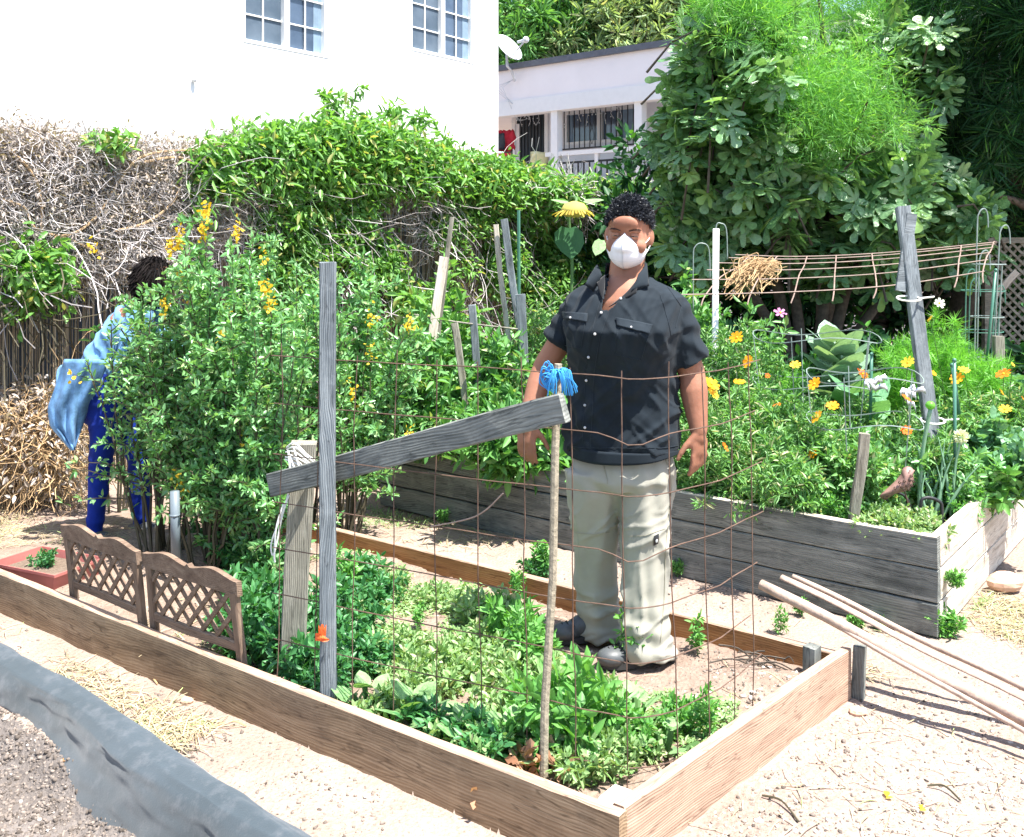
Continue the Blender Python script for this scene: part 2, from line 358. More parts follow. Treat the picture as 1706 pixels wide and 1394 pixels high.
TPL = {
 'oval': ([(0, 0, 0), (.35, .5, .06), (.72, .34, .03), (1, 0, -.08), (.72, -.34, .03), (.35, -.5, .06)], [(0, 3, 2, 1), (0, 5, 4, 3)]),
 'long': ([(0, 0, 0), (.3, .5, .05), (.65, .4, .0), (1, 0, -.2), (.65, -.4, .0), (.3, -.5, .05)], [(0, 3, 2, 1), (0, 5, 4, 3)]),
 'needle': ([(0, .5, 0), (0, -.5, 0), (1, 0, -.08)], [(0, 1, 2)]),
 'blade': ([(0, .5, 0), (0, -.5, 0), (.5, -.5, .06), (.5, .5, .06), (1, -.3, -.04), (1, .3, -.04)], [(0, 1, 2, 3), (3, 2, 4, 5)]),
 'petal': ([(0, 0, 0), (.5, .42, .02), (.95, .36, 0), (1, 0, -.04), (.95, -.36, 0), (.5, -.42, .02)], [(0, 5, 4, 3), (0, 3, 2, 1)]),
 'fig': (curl(_fv, .35, .22), _ff), 'round': (curl(_rv, .3, .15), _rf),
 'ruffle': ([(0, 0, 0), (.3, .5, .2), (.5, .3, -.05), (.7, .55, .15), (1, .1, .1), (.75, -.5, -.1), (.5, -.25, .15), (.3, -.5, .1)], [(0, 2, 1), (0, 4, 3, 2), (0, 6, 5, 4), (0, 7, 6)]),
}
def unit(a): return a/np.maximum(1e-9, np.linalg.norm(a, axis=1, keepdims=True))
def leaves(name, P, Dr, L, W, tpl, rng, up=.8, jit=.35, N=None):
    P = np.asarray(P, float); Dr = unit(np.asarray(Dr, float)); n = len(P)
    L = L*(1+jit*(rng.random(n)*2-1)); W = W*(1+jit*.6*(rng.random(n)*2-1))
    if N is None: N = rng.normal(size=(n, 3)); N = unit(N)*(1-up)+np.array([0, 0, 1.0])*up+rng.normal(size=(n, 3))*.15
    S = unit(np.cross(N, Dr)+1e-6); N2 = np.cross(Dr, S)
    T, F = TPL[tpl]; T = np.array(T)
    V = P[:, None, :]+T[None, :, 0:1]*(L[:, None]*Dr)[:, None, :]+T[None, :, 1:2]*(W[:, None]*S)[:, None, :]+T[None, :, 2:3]*(L[:, None]*N2)[:, None, :]
    lp = np.concatenate([np.array(f) for f in F]); tt = np.array([len(f) for f in F])
    loops = (lp[None, :]+(np.arange(n)*len(T))[:, None]).ravel()
    return mesh_np(name, V.reshape(-1, 3), loops, np.tile(tt, n))
def remesh(mb, vox, it=8, name='m', fac=.5):
    me = mb.mesh(name); o = bpy.data.objects.new('tmp', me); COL.objects.link(o)
    r = o.modifiers.new('r', 'REMESH'); r.mode = 'VOXEL'; r.voxel_size = vox
    if it: s = o.modifiers.new('s', 'SMOOTH'); s.iterations = it; s.factor = fac
    dg = bpy.context.evaluated_depsgraph_get(); dg.update()
    out = bpy.data.meshes.new_from_object(o.evaluated_get(dg)); bpy.data.objects.remove(o); bpy.data.meshes.remove(me)
    out.name = name; out.materials.clear(); return out
def displace(me, fn):
    n = len(me.vertices); co = np.empty(n*3, np.float32); me.vertices.foreach_get('co', co); co = co.reshape(-1, 3).astype(float)
    nm = np.empty(n*3, np.float32); me.vertex_normals.foreach_get('vector', nm); nm = nm.reshape(-1, 3)
    co = fn(co, nm); me.vertices.foreach_set('co', co.astype(np.float32).ravel()); me.update()
def board(name, a, b, w, t, mat, root=None, up=Z, seed=0, warp=.003, wend=None, label=None, top=None):
    a = Vector(a); b = Vector(b); x = (b-a).normalized(); y = Vector(up).cross(x).normalized(); z = x.cross(y); L = (b-a).length
    rg = random.Random(seed); n = max(3, int(L/.07)); mb = MB(); bv = min(.004, t*.22)
    o0 = 0
    for i in range(n+1):
        u = i/n; ww = (w if wend is None else w+(wend-w)*u)/2; tt = t/2
        dz = warp*math.sin(u*5+seed)+rg.uniform(-1, 1)*.0006; dy = warp*.7*math.sin(u*4+seed*1.7)
        prof = [(-tt+bv, -ww), (tt-bv, -ww), (tt, -ww+bv), (tt, ww-bv), (tt-bv, ww), (-tt+bv, ww), (-tt, ww-bv), (-tt, -ww+bv)]
        for (py, pz) in prof:
            mb.v.append(((u-.5)*L+rg.uniform(-1, 1)*(.002 if i in (0, n) else 0), py+dy+rg.uniform(-1, 1)*.0007, pz+dz+rg.uniform(-1, 1)*.001))
    for i in range(n):
        for k in range(8): k2 = (k+1) % 8; mb.f.append((i*8+k, (i+1)*8+k, (i+1)*8+k2, i*8+k2))
    mb.f.append(tuple(range(8))); mb.f.append(tuple(n*8+k for k in range(8))[::-1])
    me = mb.mesh(name); me.materials.append(M[mat])
    if top:
        me.materials.append(M[top])
        for i in range(n):
            for k in (3, 4): me.polygons[i*8+k].material_index = 1
    ob = bpy.data.objects.new(name, me); COL.objects.link(ob)
    mt = Matrix((x, y, z)).transposed().to_4x4(); mt.translation = (a+b)/2
    if root is not None: ob.parent = root; mt = Matrix.Translation(-root_off(root))@mt
    ob.matrix_local = mt
    if label: ob['label'] = label
    return ob
def arc(a, b, sag, n=10, dirv=Z):
    a = Vector(a); b = Vector(b); return [a.lerp(b, i/n)+Vector(dirv)*sag*4*(i/n)*(1-i/n) for i in range(n+1)]
def copy_tree(o, parent=None):
    c = o.copy(); COL.objects.link(c); c.parent = parent
    for ch in list(o.children): copy_tree(ch, c)
    return c
# ---------------------------------------------------------------- camera, light, sky
cam = bpy.data.cameras.new('Camera'); co_ = bpy.data.objects.new('Camera', cam); COL.objects.link(co_)
co_.location = (0, 0, CAMH); co_.rotation_euler = (R(90), 0, 0)
cam.sensor_width = 36; cam.lens = 36*FO/1706; cam.shift_y = -(697-400)/1706; cam.clip_end = 500
scene.camera = co_
SUN = Vector((.30, -.235, .925)).normalized()
w = bpy.data.worlds.new('World'); scene.world = w; w.use_nodes = True; nt = w.node_tree
bg = nt.nodes['Background']; sk = nt.nodes.new('ShaderNodeTexSky'); sk.sky_type = 'NISHITA'; sk.sun_disc = False
sk.sun_elevation = math.asin(SUN.z); sk.sun_rotation = math.atan2(SUN.x, SUN.y); nt.links.new(sk.outputs[0], bg.inputs['Color']); bg.inputs['Strength'].default_value = .12
sl = bpy.data.lights.new('Sun', 'SUN'); sl.energy = 5.0; sl.angle = R(.53); sl.color = (1, .96, .90)
so = bpy.data.objects.new('Sun', sl); COL.objects.link(so); so.location = SUN*20; so.rotation_euler = (-SUN).to_track_quat('-Z', 'Y').to_euler()
vs = scene.view_settings; vs.view_transform = 'Standard'; vs.look = 'None'; vs.gamma = 1; vs.exposure = 1.6
scene.render.engine = 'CYCLES'
cy = scene.cycles; cy.max_bounces = 6; cy.diffuse_bounces = 3; cy.transmission_bounces = 4; cy.transparent_max_bounces = 4; cy.caustics_reflective = False; cy.caustics_refractive = False
# ================================================================ SETTING
C1 = Vector((.26, 2.57, 0)); U1 = Vector((-.8, .6, 0)); R1 = Vector((1.20, 3.61, 0)); W1 = (R1-C1).normalized()
C2 = Vector((1.727, 4.14, 0)); U2 = Vector((-.771, .637, 0)); W2 = Vector((.6, .8, 0)); BW2 = 1.85; BL2 = 3.28
def rel(x, y, C, U, W):
    d = U.x*W.y-U.y*W.x; px = x-C.x; py = y-C.y
    return (px*W.y-py*W.x)/d, (U.x*py-U.y*px)/d
def sst(x, a, b): t = np.clip((x-a)/(b-a), 0, 1); return t*t*(3-2*t)
def in1(x, y):
    a, b = rel(x, y, C1, U1, W1); return (a > .03) & (a < 4.2) & (b > .03) & (b < 1.42)
def gh(x, y):
    x = np.asarray(x, float); y = np.asarray(y, float); p = np.stack([x, y, x*0], 1)
    h = .018*fbm(p*1.3, 3, 3)+.010*fbm(p*7, 9, 3)
    a, b = rel(x, y, C1, U1, W1)
    m = sst(a, .018, .04)*(b > .024)*(b < 1.38)*(a < 6)
    h1 = .075+.03*fbm(p*2.2, 21, 3)+.014*fbm(p*9, 5, 3)+.05*np.exp(-(((a-2.25)/.25)**2+((b-1.2)/.22)**2))
    h1 = h1*sst(-a, -4.6, -3.4)+h*(1-sst(-a, -4.6, -3.4))
    h = np.where(m > 0, h1, h)
    a3 = (x+.86)*.6+(y-2.70)*.8            # beyond the fabric rim this grows
    near = sst(-a3, -.02, .10)
    h = h*(1-near)+near*(-.015+.03*fbm(p*3, 31, 3)+.022*np.abs(fbm(p*11, 8, 3)))
    h = h+.10*np.exp(-((a3-.02)/.10)**2)*sst(-x, .2, .5)*(y < 4.2)
    return h
def gz(x, y): return float(gh([x], [y])[0])
xs = np.concatenate([[-70, -45, -30, -20, -14, -10, -8, -6.5, -5.5, -4.8, -4.2], np.arange(-3.8, 3.6, .021), [3.8, 4.3, 5, 6, 7.5, 9, 11, 14, 20, 30, 45, 70]])
ys = np.concatenate([[-30, -10, -4, -1, .3, 1, 1.3], np.arange(1.5, 6.3, .019), np.arange(6.3, 9, .08), [9.3, 9.8, 10.5, 11.5, 13, 15, 18, 22, 28, 36, 50, 80, 140]])
X, Y = np.meshgrid(xs, ys); Hh = gh(X.ravel(), Y.ravel())
fine = fbm(np.stack([X.ravel()*26, Y.ravel()*26, X.ravel()*0], 1), 77, 2)
Hh = Hh+.0042*fine*(Y.ravel() < 6.5)*(np.abs(X.ravel()) < 4)
V = np.stack([X.ravel(), Y.ravel(), Hh], 1); nx = len(xs); ny = len(ys)
jj, ii = np.meshgrid(np.arange(ny-1), np.arange(nx-1), indexing='ij'); q = (jj*nx+ii).ravel()
lo = np.stack([q, q+1, q+nx+1, q+nx], 1)
me = mesh_np('ground', V, lo.ravel(), np.full(len(lo), 4)); me.shade_smooth()
gnd = put('ground', me, ['ground', 'bedsoil', 'soil3']); tag(gnd, kind='structure')
cx = V[lo].mean(1); a, b = rel(cx[:, 0], cx[:, 1], C1, U1, W1)
mi = np.where((a > .02) & (b > .02) & (b < 1.385) & (a < 4.2), 1, 0); a3 = (cx[:, 0]+.86)*.6+(cx[:, 1]-2.70)*.8
mi = np.where((a3 < 0), 2, mi); me.polygons.foreach_set('material_index', mi.astype(np.int32))
# raised bed soil
def grid_sheet(name, C, U, W, la, lb, step, hf, mat):
    na = int(la/step); nb = int(lb/step); A, B = np.meshgrid(np.linspace(.02, la-.02, na), np.linspace(.02, lb-.02, nb))
    x = C.x+U.x*A+W.x*B; y = C.y+U.y*A+W.y*B; p = np.stack([x.ravel(), y.ravel(), x.ravel()*0], 1)
    V = np.stack([x.ravel(), y.ravel(), hf(p)], 1); jj, ii = np.meshgrid(np.arange(nb-1), np.arange(na-1), indexing='ij'); q = (jj*na+ii).ravel()
    lo = np.stack([q, q+na, q+na+1, q+1], 1); me = mesh_np(name, V, lo.ravel(), np.full(len(lo), 4)); me.shade_smooth()
    return put(name, me, mat)
tag(grid_sheet('soil', C2, U2, W2, BL2, BW2, .025, lambda p: .33+.03*fbm(p*3, 2, 3)+.015*fbm(p*12, 4, 2), 'soil2'), kind='structure')
# low garden bed
T1 = .17
b1 = thing('garden_bed', 'low brown timber garden bed of single boards around the standing man and the weeds', 'garden bed', tuple(C1))
def up(v, z): return Vector((v.x, v.y, z))
n1 = Vector((.6, .8, 0))
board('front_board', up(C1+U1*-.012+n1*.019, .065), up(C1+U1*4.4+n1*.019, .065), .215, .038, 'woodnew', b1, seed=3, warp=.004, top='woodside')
s_in = Vector((-W1.y, W1.x, 0))
board('side_board', up(C1+W1*.042+s_in*.019, .068), up(R1+s_in*.019-W1*.002, .068), .215, .038, 'woodside', b1, seed=4, label='pale bleached end board')
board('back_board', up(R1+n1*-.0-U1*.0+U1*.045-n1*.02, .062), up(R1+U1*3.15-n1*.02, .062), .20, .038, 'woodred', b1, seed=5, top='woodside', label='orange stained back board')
board('corner_post', up(R1+W1*.022-s_in*.02, -.06), up(R1+W1*.022-s_in*.02, .185), .04, .035, 'woodgray', b1, up=s_in, seed=6)
board('corner_post', up(R1+U1*.11-n1*.085, -.02), up(R1+U1*.11-n1*.085, .185), .05, .05, 'woodgray', b1, up=W1, seed=16)
mb = MB(); mb.box(C1+W1*.115+U1*.075+Z*.12, U1*.035, n1*.045, Z*.035)
o = put('concrete_block', mb, 'conc', None, own=True); tag(o, 'small pale concrete block tucked inside the nearest corner of the low bed', 'block')
md = o.modifiers.new('b', 'BEVEL'); md.width = .006
# raised bed
b2 = thing('raised_bed', 'tall weathered grey raised bed of three stacked boards behind the man', 'raised bed', tuple(C2))
for i in range(3):
    z = .07+.139*i
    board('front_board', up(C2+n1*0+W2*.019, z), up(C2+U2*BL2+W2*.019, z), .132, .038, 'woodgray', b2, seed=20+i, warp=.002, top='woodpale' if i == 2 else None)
    board('side_board', up(C2+W2*.041-U2*-.019+U2*0, z), up(C2+W2*BW2+U2*.019, z), .132, .038, 'woodpale', b2, seed=30+i, warp=.002, label=None)
    board('back_board', up(C2+W2*(BW2+.02), z), up(C2+W2*(BW2+.02)+U2*BL2, z), .1375, .038, 'woodgray', b2, seed=40+i)
    board('end_board', up(C2+U2*(BL2-.02)+W2*.041, z), up(C2+U2*(BL2-.02)+W2*(BW2-.002), z), .1375, .038, 'woodpale', b2, seed=50+i)
for (a_, b_) in ((.08, .08), (BL2-.08, .08), (.08, BW2-.06)):
    p = C2+U2*a_+W2*b_; board('corner_post', up(p, .05), up(p, .40), .07, .07, 'woodgray', b2, up=W2, seed=60)
# fabric over the rim of the near bed
rim = [(-3.2, 4.75), (-1.756, 3.52), (-1.36, 3.18), (-.84, 2.70), (-.50, 2.40), (0.05, 1.93), (.4, 1.6)]
def rimpt(t):
    d = [0]
    for a, b in zip(rim, rim[1:]): d.append(d[-1]+math.dist(a, b))
    s = t*d[-1]
    for i in range(len(rim)-1):
        if s <= d[i+1]+1e-9:
            f = (s-d[i])/(d[i+1]-d[i]); return Vector((rim[i][0]*(1-f)+rim[i+1][0]*f, rim[i][1]*(1-f)+rim[i+1][1]*f, 0))
prof = [(.24, .00), (.17, .055), (.11, .12), (.06, .175), (.03, .197), (0, .203), (-.03, .197), (-.06, .175), (-.075, .14), (-.085, .10), (-.095, .06), (-.105, .02), (-.13, -.03)]
prof = [(float(np.interp(q_, range(len(prof)), [p_[0] for p_ in prof])), float(np.interp(q_, range(len(prof)), [p_[1] for p_ in prof]))) for q_ in np.linspace(0, len(prof)-1, 49)]
rows = []; nt_ = 420
for i in range(nt_+1):
    t = i/nt_; c = rimpt(t); row = []
    ks = np.arange(len(prof))/4.0; P3 = [[t*9, k*.5, 0] for k in ks]
    nA = fbm(P3, 40, 4); nB = fbm([[t*60, k*.45+t*14, 3] for k in ks], 41, 4)
    nC = fbm([[t*22+k*.30, k*.16, 8] for k in ks], 45, 2)
    for k, (pn, pz) in enumerate(prof):
        kk_ = k/4.0; wgt = min(1, .35+kk_/12)
        off = pn+(.034*nA[k]+.004*nB[k]-.008*abs(nC[k]))*wgt+(-.014*math.sin(t*31+kk_*.25))*(min(1, max(.1, (kk_-5)/3)))
        row.append(c+Vector((.62, .78, 0))*off+Z*(pz+.016*nA[k]*wgt+.003*nB[k]))
    rows.append(row)
mb = MB(); mb.grid(rows); o = put('landscape_fabric', mb, 'fabric', None, True, True)
s = o.modifiers.new('s', 'SUBSURF'); s.levels = 1; s.render_levels = 1; s = o.modifiers.new('t', 'SOLIDIFY'); s.thickness = .002
tag(o, 'sagging blue grey landscape fabric draped over the edge of the nearest soil bed', 'fabric edging')
# ---------------------------------------------------------------- reed fence
FA = Vector((-3.16, 6.30, 0)); FU = Vector((.591, .807, 0)); FN = Vector((.807, -.591, 0))
rf = thing('reed_fence', 'long screen of dry brown reeds running behind the bushes and under the vines', 'fence', tuple(FA))
rng = np.random.default_rng(5); mb = MB(); rd = random.Random(8)
s_ = -1.2
while s_ < 10.2:
    s_ += rd.uniform(.009, .017); b_ = FA+FU*s_+FN*rd.uniform(-.012, .012); h = 2.12+rd.uniform(-.06, .05); ln = FU*rd.uniform(-.03, .03)
    if rd.random() < .06: continue
    r_ = rd.uniform(.0035, .006)
    mb.tube([b_+Z*rd.uniform(0, .03), b_+ln*.5+Z*h*.5+FN*rd.uniform(-.006, .006), b_+ln+Z*h], r_, 3, False)
M['reed'] = leaf_mat('reed_cane', (.20, .15, .10), (.52, .42, .31), None, .03, .75, .2)
put('reed_panel', mb, 'reed', rf)
mb = MB(); mb.box(FA+FU*4.5-FN*.07+Z*1.0, FU*5.8, FN*.004, Z*1.02); M['mesh_back'] = flat_mat('slate_shade_cloth', (.09, .105, .13), .95)
put('shade_cloth', mb, 'mesh_back', rf)
for s_ in (-1, 1.4, 3.8, 6.2, 8.6): 
    mb = MB(); mb.tube([FA+FU*s_-FN*.11, FA+FU*s_-FN*.11+Z*2.1], .03, 8); put('upright', mb, 'pipe', rf)
for z in (.5, 1.2, 1.9):
    mb = MB(); mb.tube([FA+FU*(-1.2+i*.6)+FN*.014+Z*(z+.01*math.sin(i)) for i in range(20)], .0022, 4); put('wire', mb, 'rust', rf)
# ---------------------------------------------------------------- white house
HA = Vector((-5.58, 8.07, 0)); HU = FU; HN = FN
def slab_wall(mb, A, U, N, s0, s1, z0, z1, holes, th):
    ss = sorted({s0, s1, *[h[0] for h in holes], *[h[1] for h in holes]}); zs = sorted({z0, z1, *[h[2] for h in holes], *[h[3] for h in holes]})
    for a, b in zip(ss, ss[1:]):
        run = None
        for c, d in list(zip(zs, zs[1:]))+[(None, None)]:
            hole = c is None or any(h[0] < (a+b)/2 < h[1] and h[2] < (c+d)/2 < h[3] for h in holes)
            if not hole: run = (run[0], d) if run else (c, d)
            if hole and run:
                mb.box(A+U*((a+b)/2)-N*th/2+Z*((run[0]+run[1])/2), U*(b-a)/2, N*th/2, Z*(run[1]-run[0])/2); run = None
wh = thing('white_house', 'large plain white stucco two storey house with two grid windows rising behind the vines', 'house', tuple(HA))
t0, zA = PL(HA, HU, 407, 68); t1, _ = PL(HA, HU, 546, 95); t2, zB = PL(HA, HU, 686, 82); t3, _ = PL(HA, HU, 789, 100)
corner, _ = PL(HA, HU, 830, 100)
wins = [(t0, t1, zA, zA+1.35), (t2, t3, zB, zB+1.25)]
mb = MB(); slab_wall(mb, HA, HU, HN, -9, corner, -.1, 6.6, wins, .2)
E = HA+HU*corner
mb.box(E-HN*3.2+Z*3.25-HU*.1, HU*.1, HN*3.0, Z*3.35); put('wall', mb, 'wallw', wh)
mb = MB(); mb.box(HA+HU*((corner-9)/2)-HN*3.2+Z*6.72, HU*((corner+9)/2+.25), HN*3.3, Z*.1); put('roof', mb, 'roofe', wh)
for wi, (a, b, c, d) in enumerate(wins):
    m_ = (a+b)/2; P = lambda s, z, n=0: HA+HU*s+HN*n+Z*z
    f = MB(); fw = .035
    f.box(P(m_, c+fw/2, -.05), HU*(b-a)/2, HN*.03, Z*fw/2); f.box(P(m_, d-fw/2, -.05), HU*(b-a)/2, HN*.03, Z*fw/2)
    f.box(P(a+fw/2, (c+d)/2, -.05), HU*fw/2, HN*.03, Z*((d-c)/2-fw)); f.box(P(b-fw/2, (c+d)/2, -.05), HU*fw/2, HN*.03, Z*((d-c)/2-fw))
    f.box(P(m_, (c+d)/2, -.045), HU*.042, HN*.034, Z*((d-c)/2-fw))
    for sgn in (-1, 1):
        x0 = a+fw if sgn < 0 else m_+.042; x1 = m_-.042 if sgn < 0 else b-fw
        f.box(P((x0+x1)/2, (c+d)/2, -.062), HU*.009, HN*.008, Z*((d-c)/2-fw))
        k = c+.33
        while k < d-.1: f.box(P((x0+x1)/2, k, -.064), HU*(x1-x0)/2, HN*.008, Z*.009); k += .33
    fr = put('window', f, 'white', wh)
    g = MB(); g.box(P(m_, (c+d)/2, -.085), HU*((b-a)/2-.01), HN*.004, Z*((d-c)/2-.01)); put('pane', g, 'glass', fr)
    g = MB(); g.box(P((a+m_)/2, (c+d)/2, -.074), HU*((m_-a)/2-.04), HN*.002, Z*((d-c)/2-.03)); put('insect_screen', g, 'screen', fr)
    g = MB()
    rows = [[P(b-fw-.13+.13*i/12, z, -.078+.003*math.sin(i*2.1)) for i in range(13)] for z in (c+.03, d-.03)]
    g.grid(rows); oo = put('curtain', g, 'curtain', fr, True)
    g = MB(); g.box(P(m_, c-.006, .001), HU*((b-a)/2+.01), HN*.006, Z*.005); put('sill', g, 'white', fr)
t_, z_ = PL(HA, HU, 321, 133); mb = MB(); p = HA+HU*t_+Z*z_
mb.tube([p-HN*.01+Z*2.5, p+HN*.012+Z*1.2-HU*.02, p+HN*.012+Z*.1, p+HN*.03], .004, 5); mb.ell(p+HN*.03, .03, None, 8, 6)
put('cable_bracket', mb, 'dish', wh)
# ---------------------------------------------------------------- porch house
PA = Vector(((830-853)*22/FO, 22, 0)); PV = Vector((.746, -.666, 0)); PN = Vector((-.666, -.746, 0))    # PN faces the camera
ph = thing('porch_house', 'pale pink flat roofed house with a railed porch beyond the vine fence', 'house', tuple(PA))
def F2(px, py): return PL(PA, PV, px, py)
PB = PA-PN*1.3
def W2_(px, py): return PL(PB, PV, px, py)
zt = F2(960, 100)[1]; zb = F2(960, 154)[1]+0; zh = F2(960, 180)[1]
mb = MB(); mb.box(PA+PV*5-PN*3+Z*((zt+zb)/2), PV*9, PN*3, Z*(zt-zb)/2); put('fascia_wall', mb, 'wallp', ph)
mb = MB(); mb.box(PA+PV*5-PN*3+Z*(zt+.06), PV*9.1, PN*3.08, Z*.06); put('roof', mb, 'roofe', ph)
mb = MB(); mb.box(PA+PV*5-PN*.12+Z*((zb+zh)/2-.002), PV*9, PN*.14, Z*(zb-zh)/2); put('porch_beam', mb, 'white', ph)
fl = F2(960, 300)[1]-.35
mb = MB()
d0, dz0 = W2_(859, 192); d1, _ = W2_(908, 190); w0, wz1 = W2_(940, 188); w1, wz0 = W2_(1064, 233)
wz1 = W2_(990, 182)[1]; wz0 = W2_(990, 238)[1]; dtop = W2_(884, 192)[1]
slab_wall(mb, PB, PV, PN, -.6, 11, 0, zh+.3, [(w0, w1, wz0, wz1), (d0, d1, fl, dtop)], .15)
mb.box(PB+PV*-.62+PN*.0-PN*1.5+Z*zh/2, PV*.08, PN*1.5, Z*zh/2)
put('wall', mb, 'wallb', ph)
mb = MB(); mb.box(PA+PV*5-PN*.6+Z*(fl-.1), PV*9, PN*.75, Z*.1); mb.box(PA+PV*5-PN*.3+Z*(fl/2-.12), PV*9, PN*.1, Z*(fl/2-.1)); put('porch_floor', mb, 'wallp', ph)
mb = MB(); mb.box(PB+PV*(d0+d1)/2-PN*.06+Z*(fl+dtop)/2, PV*(d1-d0)/2, PN*.03, Z*(dtop-fl)/2); dr = put('door', mb, 'darkdoor', ph)
mb = MB()
for i in range(9): mb.box(PB+PV*(d0+(d1-d0)*(i+.5)/9)-PN*.02+Z*(fl+dtop)/2, PV*.008, PN*.008, Z*((dtop-fl)/2-.02))
put('door_bars', mb, 'black', dr)
mb = MB()
for s_ in (d0-.05, d1+.05): mb.box(PB+PV*s_+PN*.012+Z*(fl+dtop)/2, PV*.05, PN*.012, Z*(dtop-fl)/2)
mb.box(PB+PV*(d0+d1)/2+PN*.013+Z*(dtop+.05), PV*((d1-d0)/2+.1), PN*.012, Z*.05); put('door_frame', mb, 'white', dr)
mb = MB(); wm = (w0*.52+w1*.48); fw = .06
for (a, b) in ((w0, wm), (wm, w1)):
    for s_ in (a+fw/2, b-fw/2): mb.box(PB+PV*s_-PN*.05+Z*(wz0+wz1)/2, PV*fw/2, PN*.04, Z*(wz1-wz0)/2)
    for z_ in (wz0+.03, wz1-.03): mb.box(PB+PV*(a+b)/2-PN*.05+Z*z_, PV*((b-a)/2-fw), PN*.04, Z*.03)
mb.box(PB+PV*(wm+.45*(w1-wm))-PN*.05+Z*(wz0+wz1)/2, PV*.02, PN*.03, Z*((wz1-wz0)/2-.06))
wn = put('window', mb, 'white', ph)
mb = MB(); mb.box(PB+PV*(w0+w1)/2-PN*.1+Z*(wz0+wz1)/2, PV*(w1-w0)/2, PN*.005, Z*(wz1-wz0)/2); put('pane', mb, 'glass', wn)
mb = MB(); mb.box(PB+PV*(wm+.75*(w1-wm))-PN*.09+Z*(wz0+wz1)/2, PV*(w1-wm)*.22, PN*.003, Z*((wz1-wz0)/2-.05)); put('curtain', mb, 'curtain', wn); mb = MB(); mb.box(PB+PV*(w0+.1*(wm-w0))-PN*.09+Z*(wz0+wz1)/2, PV*.07, PN*.003, Z*((wz1-wz0)/2-.05)); put('curtain', mb, 'curtain', wn)
mb = MB(); x = w0-.06; g0 = wz0-.1; g1 = wz1+.04
for z_ in (g0, g1): mb.box(PB+PV*(w0+w1)/2+PN*.09+Z*z_, PV*((w1-w0)/2+.08), PN*.012, Z*.015)
n = 15
for i in range(n+1): mb.box(PB+PV*(w0-.07+(w1-w0+.14)*i/n)+PN*.09+Z*(g0+g1)/2, PV*.008, PN*.008, Z*((g1-g0)/2-.017))
for i in (6, 11):
    cxx = w0-.07+(w1-w0+.14)*(i+.5)/n
    for sg in (-1, 1):
        for kk in (0, 1):
            mb.tube([PB+PV*(cxx+sg*.055*math.sin(a_*math.pi/8))+PN*.11+Z*((g0+g1)/2+(kk-.5)*.36*(1) -.18+ .36*a_/8) for a_ in range(9)], .007, 4)
put('security_bars', mb, 'black', wn)
M['lite'] = flat_mat('icicle_light_string', (.7, .72, .72), .5)
rd = random.Random(4)
for (a, b, zz) in ((d0, d1, dtop), (w0+.1, w1-.3, wz1)):
    nn = int((b-a)/.12); mb = MB()
    for i in range(nn):
        L = rd.choice([.12, .2, .32, .42]); x = a+(b-a)*(i+.5)/nn
        mb.tube([PB+PV*(x+rd.uniform(-.03, .03)*j)+PN*.16+Z*(zz+.06-L*j/3) for j in range(4)], .006, 4)
        for j in range(3): mb.ell(PB+PV*(x+rd.uniform(-.03, .03))+PN*.16+Z*(zz-L*j/3), .014, None, 5, 4)
    put('icicle_lights', mb, 'lite', ph)
cu = bpy.data.curves.new('num', 'FONT'); cu.body = '26391½'; cu.size = .22; cu.extrude = .006
ob = bpy.data.objects.new('num', cu); COL.objects.link(ob); bpy.context.view_layer.update()
me = bpy.data.meshes.new_from_object(ob.evaluated_get(bpy.context.evaluated_depsgraph_get())); bpy.data.objects.remove(ob)
s_n, z_n = W2_(871, 190); zx = PN
mt = Matrix((PV, Z, PN)).transposed().to_4x4(); mt.translation = PB+PV*s_n+PN*.03+Z*(z_n-.02); me.transform(mt); put('house_number', me, 'black', ph)
for px in (921, 1061):
    s_ = F2(px, 200)[0]; mb = MB(); mb.box(PA+PV*s_-PN*.12+Z*(fl+zh)/2, PV*.085, PN*.085, Z*(zh-fl)/2); put('porch_post', mb, 'white', ph)
s0_ = F2(905, 250)[0]; zr = F2(990, 251)[1]; zr2 = F2(990, 267)[1]
mb = MB(); mb.box(PA+PV*(s0_+5)-PN*.12+Z*zr, PV*5, PN*.06, Z*.045); mb.box(PA+PV*F2(989, 250)[0]-PN*.12+Z*(zr-.14), PV*.04, PN*.04, Z*.095); rl = put('railing', mb, 'white', ph)
mb = MB(); mb.box(PA+PV*(s0_+5)-PN*.12+Z*zr2, PV*5, PN*.02, Z*.02)
for i in range(60): mb.box(PA+PV*(s0_+.1+i*.145)-PN*.12+Z*(fl+zr2)/2, PV*.012, PN*.012, Z*((zr2-fl)/2-.021))
put('railing_bars', mb, 'black', rl)
# satellite dish on the roof edge
sd = thing('satellite_dish', 'grey white satellite dish on a bent arm at the porch house roof edge', 'satellite dish', tuple(D(858, 135, 21.6)))
c = D(845, 82, 21.3); ax = Vector((.62, -.55, .55)).normalized(); rows = []
q1 = ax.orthogonal().normalized(); q2 = ax.cross(q1)
for j in range(7):
    r_ = .34*j/6; rows.append([c+(q1*math.cos(a*math.pi/12)+q2*math.sin(a*math.pi/12))*max(r_, .004)+ax*(r_*r_*.55) for a in range(25)])
mb = MB(); mb.grid(rows); o = put('reflector', mb, 'dish', sd, True); s = o.modifiers.new('t', 'SOLIDIFY'); s.thickness = .015
mb = MB(); mb.tube([c-ax*.02, c-Z*.35-PV*.0, D(852, 118, 21.5), D(858, 135, 21.6)], .028, 8); put('mast', mb, 'dish', sd)
mb = MB(); tip = D(876, 66, 21.0); mb.tube([c-Z*.25+ax*.1, tip], .018, 6); mb.ell(tip, .07, None, 8, 6); mb.tube([tip, tip+PV*-.22-Z*.02], .03, 6); put('feed_arm', mb, 'dish', sd)
mb = MB()
